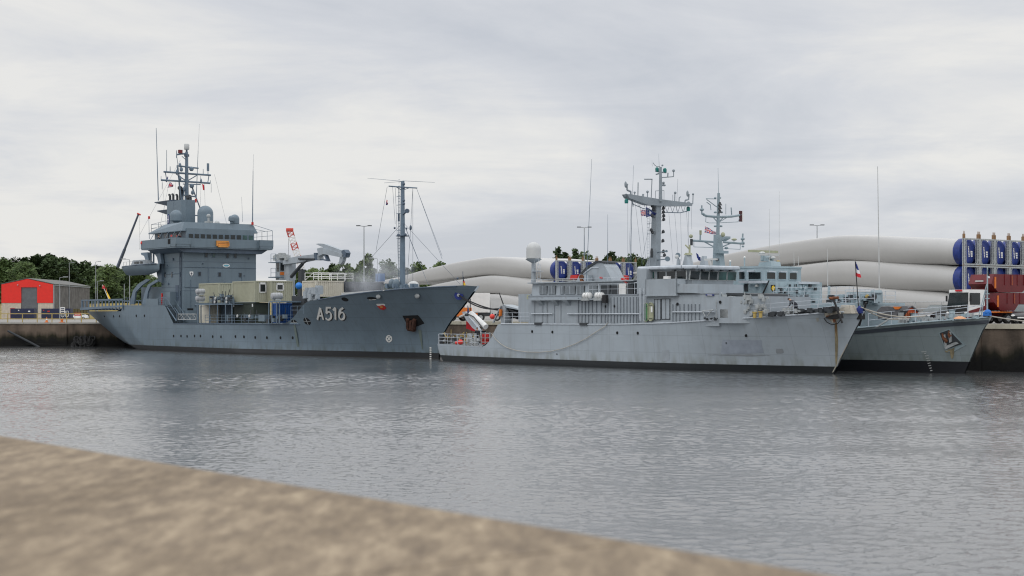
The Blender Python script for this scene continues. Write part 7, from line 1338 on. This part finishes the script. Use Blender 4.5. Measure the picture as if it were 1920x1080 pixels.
for pts, r_ in (([(1324, 404), (1323, 416), (1329, 418), (1346, 418), (1384, 416), (1388, 405)], .03), ([(1336, 406), (1345, 416)], .05), ([(1358, 406), (1348, 416)], .05), ([(1366, 406), (1349, 416)], .04), ([(1301, 452), (1301, 463), (1337, 464)], .03), ([(1320, 453), (1337, 462)], .06), ([(1356, 462), (1370, 456)], .06), ([(1357, 466), (1388, 467.5), (1388, 457)], .03), ([(1324, 372.5), (1343, 373)], .04), ([(1325, 374), (1344, 388)], .04), ([(1325, 379), (1332, 384), (1333, 394)], .04), ([(1316, 401), (1316, 385)], .07), ([(1361, 402), (1361, 382)], .03), ([(1372, 403), (1371, 389)], .06), ([(1392, 456), (1393, 438)], .08), ([(1313, 451), (1313.5, 434)], .08), ([(1376, 455), (1376.5, 450)], .03)): mb = MB(); mb.path(D.S(pts, dm_), r_, 5); build('aerial', mb, 'smast', dmo)
mb = MB()
for x, y, r_ in ((1316, 393, .2), (1318, 401, .16), (1392.5, 448, .2), (1393, 455, .16), (1393, 462, .13), (1341, 398, .14), (1353, 398, .14), (1341, 424, .14), (1352, 424, .14), (1362, 465, .18), (1341, 371, .12), (1350, 371, .12)): mb.ball(D.qs(x, y, dm_), r_, 8, sq=(1, 1, .7))
build('aerial_heads', mb, 'smast', dmo)
mb = MB()
for x, y in ((1350, 382), (1350, 389), (1350, 396)): p = D.qs(x, y, dm_+.2); mb.lathe((p[0], p[1], p[2]-.15), [(.22, 0), (.1, .2), (.08, .3)], 8)
mb.tube(D.qs(1296.5, 460, dm_), D.qs(1296.5, 448, dm_), .14); mb.disc(D.q(1345, 487, -.55), (.4, -1, 0), .16, .1, 10); build('mast_lamps', mb, 'dark', dmo)
mb = MB(); p = D.qs(1295.5, 443, dm_); mb.ball(p, .18, 8); mb.ball(D.qs(1376.5, 449, dm_), .26, 10, sq=(1, 1, .45)); p = D.qs(1313.5, 436, dm_); mb.lathe((p[0], p[1], p[2]-.2), [(.1, 0), (.11, .4)], 8); p = D.q(1355.5, 440, 0); mb.ball(p, .2, 10, sq=(1, 1, 1.2)); build('mast_domes', mb, 'khaki', dmo)
mb = MB(); p = D.qs(1388, 405.5, dm_); mb.box((p[0]-.05, p[1]-.12, p[2]-.5), (p[0]+.1, p[1]+.16, p[2]+.5)); build('flat_antenna', mb, flat('antenna_maroon', (.06, .012, .015)), dmo); mb = MB(); mb.box((p[0]-.05, p[1]+.16, p[2]-.5), (p[0]+.1, p[1]+.3, p[2]+.5)); build('antenna_back', mb, 'white', dmo)
flag('flag', D, [(1322, 424.5), (1342, 434), (1341, 439), (1321, 436.5)], -.4, union, UJ, 'british union flag flying from the mast of the light blue minehunter')
flag('flag', D, [(1305, 474), (1314, 482), (1312, 489), (1307, 484)], -1.5, lambda u, t_: 0, ['fblue'], 'dark blue flag drooping left of the light blue ship mast')
# jackstaff tripod at the bow with a blue cover
mb = MB(); mb.tube(D.q(1851, 596, 0), D.q(1851.5, 500, 0), .07, .05); mb.tube(D.q(1833, 600, -.4), D.q(1850, 533, 0), .04); mb.tube(D.q(1838, 600, .6), D.q(1849, 545, 0), .04)
for y in (551, 560): mb.tube(D.q(1848, y, 0), D.q(1855, y, 0), .04)
build('jackstaff', mb, 'ssup', d0); flag('flag', D, [(1851, 500), (1853.5, 506), (1854.5, 521), (1851, 520)], 0, lambda u, t_: 1 if t_ > .72 else 0, ['fblack', 'fwhite'], 'dark furled jack on the bow staff of the light blue minehunter', 6, 12)
mb = MB(); p = D.q(1852, 586, -.2); mb.ball(p, .24, 10, sq=(1.2, 1, 1)); mb.box((p[0]-.3, p[1]-.2, p[2]-.25), (p[0]+.2, p[1]+.2, p[2]+.05)); build('windlass_cover', mb, flat('cover_blue', (.02, .15, .5)), d0, True)
random.seed(80); mb = MB(); m2 = MB()
for i in range(55): x = random.uniform(1690, 1840); p = D.q(x, 604-(x-1690)*.06-random.uniform(-1, 6), random.uniform(-1.8, .5)); s_ = random.uniform(.05, .17); (mb if i % 2 else m2).box((p[0]-s_, p[1]-s_, p[2]-s_), (p[0]+s_, p[1]+s_, p[2]+s_))
P_ = D.P([(1710, 597), (1716, 590), (1722, 596)], -1); m2.lathe(D.q(1714, 601, -1.2), [(.3, 0), (.28, .5), (.35, .6)], 10); m2.lathe(D.q(1785, 595, -1.2), [(.25, 0), (.22, .5), (.3, .6)], 10)
build('mooring_gear', mb, 'steel', d0); build('mooring_drums', m2, 'ssup', d0); mb = MB(); mb.lathe(D.q(1800, 598, -1.8), [(.5, 0), (.4, .1), (.15, .2)], 12); build('orange_mat', mb, flat('pale_orange', (.6, .3, .15)), d0)
mb = MB()
for k in range(6): x = 1685+k*1.7; mb.path([D.q(x, y, -3.6) for y in (586, 596, 606)], .03, 5)
D.ext(mb, [(1640, 614), (1664, 598), (1700, 598), (1700, 600), (1665, 600.5), (1646, 613)], -4.2, .1); build('hanging_ropes', mb, 'steel', d0)
# covered boat on the deck
def lumpy(name, F, pts, v, th, mt, parent=None):
    mb = MB(); a = F.P(pts, v); n = len(a); cz = sum(p[2] for p in a)/n; cs = sum(p[0] for p in a)/n; R_ = []
    for f, k in ((0, .86), (.2, .98), (.5, 1.0), (.8, .98), (1, .86)): R_ += [(cs+(p[0]-cs)*k, v+th*f, cz+(p[2]-cz)*k) for p in a]
    mb.add(R_, [(j*n+i, j*n+(i+1) % n, (j+1)*n+(i+1) % n, (j+1)*n+i) for j in range(4) for i in range(n)]+[tuple(range(n))[::-1], tuple(range(4*n, 5*n))]); o = build(name, mb, mt, parent, True)
    if parent is None: o.location = (F.o[0], F.o[1], 0); o.rotation_euler = (0, 0, F.rot)
    return o
o = lumpy('covered_boat', D, [(1640, 583), (1650, 574), (1664, 573), (1680, 575), (1690, 574), (1692, 582), (1684, 592), (1666, 597), (1652, 600), (1643, 598)], -2.8, 1.0, 'tarp'); tag(o, 'dinghy under a grey cover on the light blue minehunter foredeck', 'boat'); mb = MB(); D.ext(mb, [(1674, 575), (1690, 575), (1685, 580), (1678, 580)], -2.86, .12); build('orange_flap', mb, 'orange', o)
sh_ = empty('deck_shelter', (D.o[0], D.o[1], 0), D.rot, 'orange red shelter tent with a grey roof flap on the foredeck', 'tent'); mb = MB(); ST_ = D.q(1697, 0, -1.9)[0]; D.extS(mb, [(1697, 597), (1697, 584), (1711, 575), (1721, 583), (1722, 596)], ST_, 1.6); build('tent_wall', mb, flat('orange_red_canvas', (.42, .06, .015), .8), sh_); mb = MB(); D.extS(mb, [(1695, 585), (1711, 575), (1711, 573), (1694, 582)], ST_+.15, 1.9); D.extS(mb, [(1711, 575), (1723, 585), (1724, 583), (1711, 573)], ST_+.15, 1.9); build('tent_roof', mb, 'tarp', sh_)
mb = MB(); 
for i in range(6): x = 1699+i*3.4; D.extS(mb, [(x, 585), (x+.9, 585), (x+.9, 594), (x, 594)], ST_+.05, .05)
build('tent_slats', mb, flat('pale_orange_slats', (.55, .22, .1)), sh_)
rope(G.world(G.q(1614, 576, -.3)), D.world(D.q(1735, 592, -2.5)), .35, .05, 'rope', 'pale mooring rope from the grey bow across to the light blue foredeck'); rope(G.world(G.q(1618, 577, -.2)), D.world(D.q(1700, 596, -3)), .4, .05, 'rope', 'second lower pale rope from the grey bow to the light blue foredeck')
rope(D.world(D.q(1853, 592, 0)), Vector((*qpt(6, .7), ZR+.1)), .2, .045, 'rope', 'pale mooring rope from the light blue bow to the quay edge')

# ============================================================ ON THE QUAY
def wheel(parent, x, y, r_, w_, name='wheel'):
    mb = MB(); mb.tube((x, y-w_/2, r_), (x, y+w_/2, r_), r_, r_, 18); a = build(name, mb, 'tyre', parent, True); mb = MB(); mb.tube((x, y-w_/2-.015, r_), (x, y+w_/2+.015, r_), r_*.58, r_*.58, 12); build('rim', mb, 'steel', a)
def car(X, Y, z, heading, label, mt='carblack', sc_=1.15):
    o = empty('parked_car', (X, Y, z), heading, label, 'car'); o.scale = (sc_,)*3; L_, W_ = 2.1, .85
    sec = [(-L_, .35, .75), (-1.9, .3, .95), (-1.2, .25, 1.0), (.8, .25, .98), (1.75, .28, .82), (L_, .35, .6)]; mb = MB(); vs_ = []
    for x, zb, zt in sec: k = 1-.12*(abs(x) > 1.95); vs_ += [(x, -W_*k, zb), (x, -W_*k*1.0, (zb+zt)/2), (x, -W_*k*.92, zt), (x, W_*k*.92, zt), (x, W_*k, (zb+zt)/2), (x, W_*k, zb)]
    mb.add(vs_, [(i*6+j, i*6+(j+1) % 6, (i+1)*6+(j+1) % 6, (i+1)*6+j) for i in range(5) for j in range(6)]+[tuple(range(6)), tuple(range(30, 36))]); build('body', mb, mt, o, True)
    mb = MB(); mb.hexa([(-1.75, -.76, .95), (1.0, -.76, .95), (1.0, .76, .95), (-1.75, .76, .95), (-1.2, -.6, 1.45), (.25, -.6, 1.47), (.25, .6, 1.47), (-1.2, .6, 1.45)]); gh = build('greenhouse', mb, mat('windscreen', (.10, .12, .12), .05, var=.3) if 'windscreen' not in bpy.data.materials else bpy.data.materials['windscreen'], o); mb = MB(); mb.box((-1.15, -.58, 1.45), (.2, .58, 1.49)); build('roof', mb, mt, o)
    for x in (-1.3, 1.3):
        for y in (-.78, .78): wheel(o, x, y, .31, .2)
    for y in (-.6, .6): mb = MB(); mb.ball((L_-.05, y, .62), .12, 8, sq=(.6, 1.3, .7)); build('headlight', mb, 'white', o)
    mb = MB(); mb.box((L_-.02, -.26, .42), (L_+.02, .26, .53)); build('number_plate', mb, 'white', o); return o
p = gp(1758, 150, ZR); car(p.x, 150, ZR, R(-140), 'black hatchback parked left of the lorry on the quay')
p = gp(1926, 141, ZR); car(p.x, 141, ZR, R(-120), 'dark car cut off by the right edge of the photo')
# skip lorry
p = gp(1797, 140.5, ZR); lo = empty('skip_lorry', (p.x+1.2, 142, ZR), R(-147), 'white cabbed lorry carrying two dark red skips on the quay', 'lorry'); ls = 1.17; lo.scale = (1.02, 1.0, .86)
mb = MB(); mb.hexa([(-.9, -1.22, .9), (1.25, -1.22, .9), (1.25, 1.22, .9), (-.9, 1.22, .9), (-.9, -1.15, 3.5), (1.0, -1.15, 3.5), (1.0, 1.15, 3.5), (-.9, 1.15, 3.5)]); cabp = build('cab', mb, 'white', lo)
mb = MB(); mb.hexa([(1.18, -1.14, 1.85), (1.26, -1.14, 1.85), (1.26, 1.14, 1.85), (1.18, 1.14, 1.85), (1.02, -1.05, 3.2), (1.10, -1.05, 3.2), (1.10, 1.05, 3.2), (1.02, 1.05, 3.2)]); build('windscreen', mb, 'glass', lo); mb = MB(); mb.box((-.25, -1.24, 1.95), (1.0, -1.14, 3.15)); mb.box((-.25, 1.14, 1.95), (1.0, 1.24, 3.15)); build('side_window', mb, 'glass', lo)
mb = MB(); mb.box((1.24, -1.08, .75), (1.33, 1.08, 1.86)); gr2 = build('grille', mb, 'black', lo); mb = MB()
for i in range(6): mb.box((1.33, -.5+i*.17, 1.72), (1.36, -.4+i*.17, 1.84))
build('maker_lettering', mb, 'offwhite', gr2)
mb = MB(); mb.box((.95, -.35, 3.32), (1.14, .35, 3.48)); build('roof_sign', mb, 'fred', lo); mb = MB(); mb.box((1.1, -1.24, .35), (1.45, 1.24, .92)); bu = build('bumper', mb, 'maroon', lo); mb = MB(); mb.box((1.45, -.3, .45), (1.48, .3, .62)); build('number_plate', mb, 'white', bu)
for y in (-1, 1): mb = MB(); mb.ball((1.34, y*1.02, 1.1), .17, 8, sq=(.4, 1, .8)); build('headlight', mb, 'white', lo); mb = MB(); mb.box((1.05, y*1.36-.07, 2.3), (1.15, y*1.36+.07, 2.9)); build('mirror', mb, 'black', lo)
mb = MB(); mb.hexa([(-.9, 1.225, 1.4), (1.2, 1.225, 1.0), (1.2, 1.25, 1.0), (-.9, 1.25, 1.4), (-.9, 1.225, 1.85), (1.2, 1.225, 1.3), (1.2, 1.25, 1.3), (-.9, 1.25, 1.85)]); mb.hexa([(-.9, -1.25, 1.4), (1.2, -1.25, 1.0), (1.2, -1.225, 1.0), (-.9, -1.225, 1.4), (-.9, -1.25, 1.85), (1.2, -1.25, 1.3), (1.2, -1.225, 1.3), (-.9, -1.225, 1.85)]); build('side_stripe', mb, 'maroon', lo)
mb = MB(); mb.box((-7.2, -.45, .75), (-.6, .45, 1.1)); mb.box((-7, -1.2, 1.1), (-1.1, 1.2, 1.28)); build('chassis', mb, 'maroon', lo); mb = MB(); mb.box((-7, -1.24, 1.12), (-1.1, -1.2, 1.26)); mb.box((-7, 1.2, 1.12), (-1.1, 1.24, 1.26)); build('side_marker_strip', mb, 'orange', lo)
for x in (.2, -5.2, -6.2 if False else -4.0):
    for y in (-1.0, 1.0): wheel(lo, x, y, .52, .3)
mb = MB(); mb.tube((-5.8, -1.0, 1.2), (-2.6, -1.05, 3.2), .12); mb.tube((-5.8, 1.0, 1.2), (-2.6, 1.05, 3.2), .12); mb.box((-6.2, -1.15, 1.2), (-5.7, -.95, 2.6)); mb.box((-6.2, .95, 1.2), (-5.7, 1.15, 2.6)); build('lifting_arm', mb, 'steel', lo); mb = MB(); mb.box((-1.25, -1.1, 1.2), (-1.05, 1.1, 3.6)); build('headboard', mb, 'maroon', lo)
def skip(px, z0, z1, label, dx=0):
    o = empty('skip', lo.location, lo.rotation_euler.z, label, 'skip', 'dark red skips on the lorry'); x0, x1 = -6.3*ls+dx, -1.7*ls+dx; mb = MB(); zm = z0+(z1-z0)*.4
    for y0, y1 in ((-1.3, 1.3),): mb.ext([(x0+1.3, y0, z0), (x1-.9, y0, z0), (x1, y0, zm+.1), (x1-.35, y0, z1), (x0+.5, y0, z1), (x0, y0, zm+.2)], (0, y1-y0, 0)); [mb.box((x0+1.0+k*.85, y0-.05, zm), (x0+1.1+k*.85, y0, z1)) for k in range(4)]; [mb.box((x0+1.0+k*.85, y1, zm), (x0+1.1+k*.85, y1+.05, z1)) for k in range(4)]
    build('body', mb, 'maroon', o); mb = MB()
    for x in (x0+.5, x1-.5):
        for y in (-1.34, 1.3): mb.box((x-.1, y, zm-.3), (x+.1, y+.04, z1-.25))
    for y in (-1.34, 1.3):
        mb.box(((x0+x1)/2-.05, y, zm), ((x0+x1)/2+.05, y+.04, z1-.1))
    build('reflector', mb, 'orange', o); mb = MB()
    for k in range(5): mb.box(((x0+x1)/2-.9+.3*k, -1.33, zm+.35), ((x0+x1)/2-.75+.3*k, -1.3, zm+.5))
    for k in range(4): mb.box(((x0+x1)/2-.8+.3*k, -1.33, zm+.0), ((x0+x1)/2-.65+.3*k, -1.3, zm+.15))
    mb.box((x1-.02, -.5, zm+.3), (x1+.02, .4, zm+.42)); build('lettering', mb, 'offwhite', o); mb = MB(); mb.ball((x0+1.2, -1.35, z1-.2), .1, 8); mb.ball((x1-1.2, -1.35, z1-.2), .1, 8); build('lug', mb, 'steel', o)
skip(0, 1.15, 2.75, 'lower dark red skip on the lorry bed'); skip(0, 2.8, 4.4, 'upper dark red skip stacked at the top of the load', .35)
# construction fence panels in front of the blades
o = empty('mesh_fence', (0, 0, 0), 0, 'grey steel mesh fence panels between the tent and the lorry', 'fence'); mb = MB(); A = Vector((*qpt(2, 30), ZR)); 
for k in range(9):
    a = Vector((*qpt(-6-k*3.4, 21), ZR)); b_ = Vector((*qpt(-9.2-k*3.4, 21), ZR)); u = Vector((0, 0, 2.1)); mb.path([a, a+u, b_+u, b_, a+Vector((0, 0, .3))], .04, 5)
    for i in range(1, 16): p = a.lerp(b_, i/16); mb.tube(p, p+u, .007, .007, 3)
    for i in range(1, 7): z = Vector((0, 0, .35*i)); mb.tube(a+z, b_+z, .007, .007, 3)
build('panels', mb, 'steel', o)
# vehicles glimpsed between the bow and the stern
Yv = 205; a = gp(872, Yv, ZR); b_ = gp(936, Yv, ZR); o = empty('box_lorry', (a.x, Yv, ZR), 0, 'white box lorry parked behind the stern crane of the minehunter', 'lorry'); L_ = b_.x-a.x; mb = MB(); mb.box((0, 0, 1.1), (L_-1.2, 2.4, 3.6)); corrug(mb, .1, L_-1.3, 0, 1.2, 3.5, -1, .5); build('box_body', mb, 'white', o); mb = MB(); mb.hexa([(L_-1.1, 0, .7), (L_+.9, 0, .7), (L_+.9, 2.3, .7), (L_-1.1, 2.3, .7), (L_-1.1, 0, 2.9), (L_+.5, 0, 2.9), (L_+.5, 2.3, 2.9), (L_-1.1, 2.3, 2.9)]); build('cab', mb, 'offwhite', o); mb = MB(); mb.box((0, .1, .7), (L_, 2.2, 1.1)); build('chassis', mb, 'dark', o); mb = MB(); mb.box((.8, -.03, .75), (1.6, .0, 1.0)); build('side_reflector', mb, 'orange', o)
for x in (.8, 2.0, L_-.3): wheel(o, x, .15, .48, .3); wheel(o, x, 2.2, .48, .3)
o = empty('loader', gp(857, 200, ZR), R(20), 'red and orange loader half hidden by the tender bow', 'loader'); mb = MB(); mb.box((-1.5, -1, .6), (1.6, 1, 1.7)); mb.box((-1.2, -.8, 1.7), (.2, .8, 2.9)); build('body', mb, 'orange', o); mb = MB(); mb.hexa([(-.4, -.3, 1.5), (.2, -.3, 1.5), (.2, .3, 1.5), (-.4, .3, 1.5), (1.4, -.3, 4.3), (2.0, -.3, 4.0), (2.0, .3, 4.0), (1.4, .3, 4.3)]); build('arm', mb, 'redp', o); mb = MB(); mb.box((-1.0, -.82, 1.9), (.0, -.79, 2.7)); build('cab_window', mb, 'glass', o)
for x in (-1, 1.1): wheel(o, x, -1, .55, .35); wheel(o, x, 1, .55, .35)
def gcar(px, Y, label, mt): p = gp(px, Y, ZL); return car(p.x, Y, ZL, R(180), label, mt, 1.1)
gcar(148, 420, 'white van or car parked behind the stern gallery of the tender', 'white'); gcar(138, 425, 'dark green car parked beside the navy cabin', flat('dark_green_car', (.02, .05, .045), .3))
# ------------------------------------------------------------ people
def person(P, heading, label, joints, top_z, mats=('clothes', 'skin'), group='crew on deck'):
    """joints: name -> (x forward, y left, z up, radius); one skin surface, skin colour on head and hands."""
    J = joints; names = list(J); idx = {k: i for i, k in enumerate(names)}
    E_ = [('pelvis', 'chest'), ('chest', 'neck'), ('neck', 'head'), ('head', 'crown'), ('chest', 'shL'), ('shL', 'elL'), ('elL', 'haL'), ('haL', 'fiL'), ('chest', 'shR'), ('shR', 'elR'), ('elR', 'haR'), ('haR', 'fiR'), ('pelvis', 'hipL'), ('hipL', 'knL'), ('knL', 'anL'), ('anL', 'toL'), ('pelvis', 'hipR'), ('hipR', 'knR'), ('knR', 'anR'), ('anR', 'toR')]
    me = bpy.data.meshes.new('person'); me.from_pydata([J[k][:3] for k in names], [(idx[a], idx[b_]) for a, b_ in E_], []); o = bpy.data.objects.new('person', me); C.objects.link(o)
    md = o.modifiers.new('skin', 'SKIN'); sb = o.modifiers.new('sub', 'SUBSURF'); sb.levels = 1; sb.render_levels = 1
    for i, k in enumerate(names): sv_ = me.skin_vertices[0].data[i]; sv_.radius = (J[k][3], J[k][3]); sv_.use_root = (k == 'pelvis')
    bpy.context.view_layer.update(); m2 = bpy.data.meshes.new_from_object(o.evaluated_get(bpy.context.evaluated_depsgraph_get())); bpy.data.objects.remove(o)
    for x in mats: m2.materials.append(MATS[x])
    hd = Vector(J['head'][:3]); hands = [Vector(J[k][:3]) for k in ('haL', 'haR', 'fiL', 'fiR')]
    for f in m2.polygons: c = f.center; f.material_index = 1 if (c-hd).length < .17 or min((c-h).length for h in hands) < .09 else 0; f.use_smooth = True
    o = empty('person', P, heading, label, 'person', group); new('body', m2, o)
    cr = Vector(J['crown'][:3]); mb = MB(); mb.ball((cr-(hd-cr)*.05), .112, 10, sq=(1.05, .95, .75)); build('hair', mb, 'hair', o, True); return o
def pose(lean=0.0, arms=.2, crouch=0):
    h = .92-crouch; c = math.sin(lean); k = math.cos(lean)
    def up(d, y=0, r_=.1, f=0): return (c*d+f, y, h+k*d, r_)
    return dict(pelvis=(0, 0, h, .15), chest=up(.42, 0, .17), neck=up(.60, 0, .07), head=up(.72, 0, .095, .02), crown=up(.82, 0, .09, .03), shL=up(.5, .19, .075), shR=up(.5, -.19, .075),
                elL=(c*.3+.1, .26, h+k*.5-.28, .055), elR=(c*.3+.1, -.26, h+k*.5-.28, .055), haL=(c*.35+.1+arms, .22, h+k*.45-.42, .035), haR=(c*.35+.1+arms, -.22, h+k*.45-.42, .035), fiL=(c*.35+.16+arms, .21, h+k*.45-.47, .03), fiR=(c*.35+.16+arms, -.21, h+k*.45-.47, .03),
                hipL=(0, .1, h-.04, .11), hipR=(0, -.1, h-.04, .11), knL=(.03+crouch*.6, .11, .48-crouch*.2, .075), knR=(.0+crouch*.6, -.11, .48-crouch*.2, .075), anL=(-.02, .12, .09, .05), anR=(-.06, -.12, .09, .05), toL=(.14, .13, .04, .04), toR=(.1, -.13, .04, .04))
p = G.q(1197, 560, -3.1); o = person(G.world((p[0], p[1], zu)), G.rot, 'person in dark clothing standing on the upper deck beside the bridge wing', pose(.18, .12), 1.75); o.scale = (1.05,)*3
p = G.q(1492, 590, -1.5); o = person(G.world((p[0], p[1], G.zt(p[0])-.1)), G.rot+R(180), 'person in navy bending forward over the foredeck winches', pose(1.0, .2), 1.7)
p = G.q(895, 640, -1.5); o = person(G.world((p[0], p[1], gza-.06)), G.rot+R(150), 'person in dark overalls on the stern deck under the crane', pose(.1, .2), 1.75)
p = G.q(908, 640, 0.4); o = person(G.world((p[0], p[1], gza-.06)), G.rot+R(-60), 'person in navy standing behind the red cylinders', pose(.3, .1), 1.75)
mb = MB(); 
p = T.q(335, 446, -wH-.7); o = person(T.world((p[0], p[1], zb0+.16)), T.rot, 'person on the tender bridge wing near the front corner', pose(.1, .2), 1.75, group='people on the tender'); p = T.q(298, 446, -wH-.9); o = person(T.world((p[0], p[1], zb0+.16)), T.rot+R(-90), 'person on the tender bridge wing near its aft end', pose(.05, .1), 1.75, group='people on the tender')
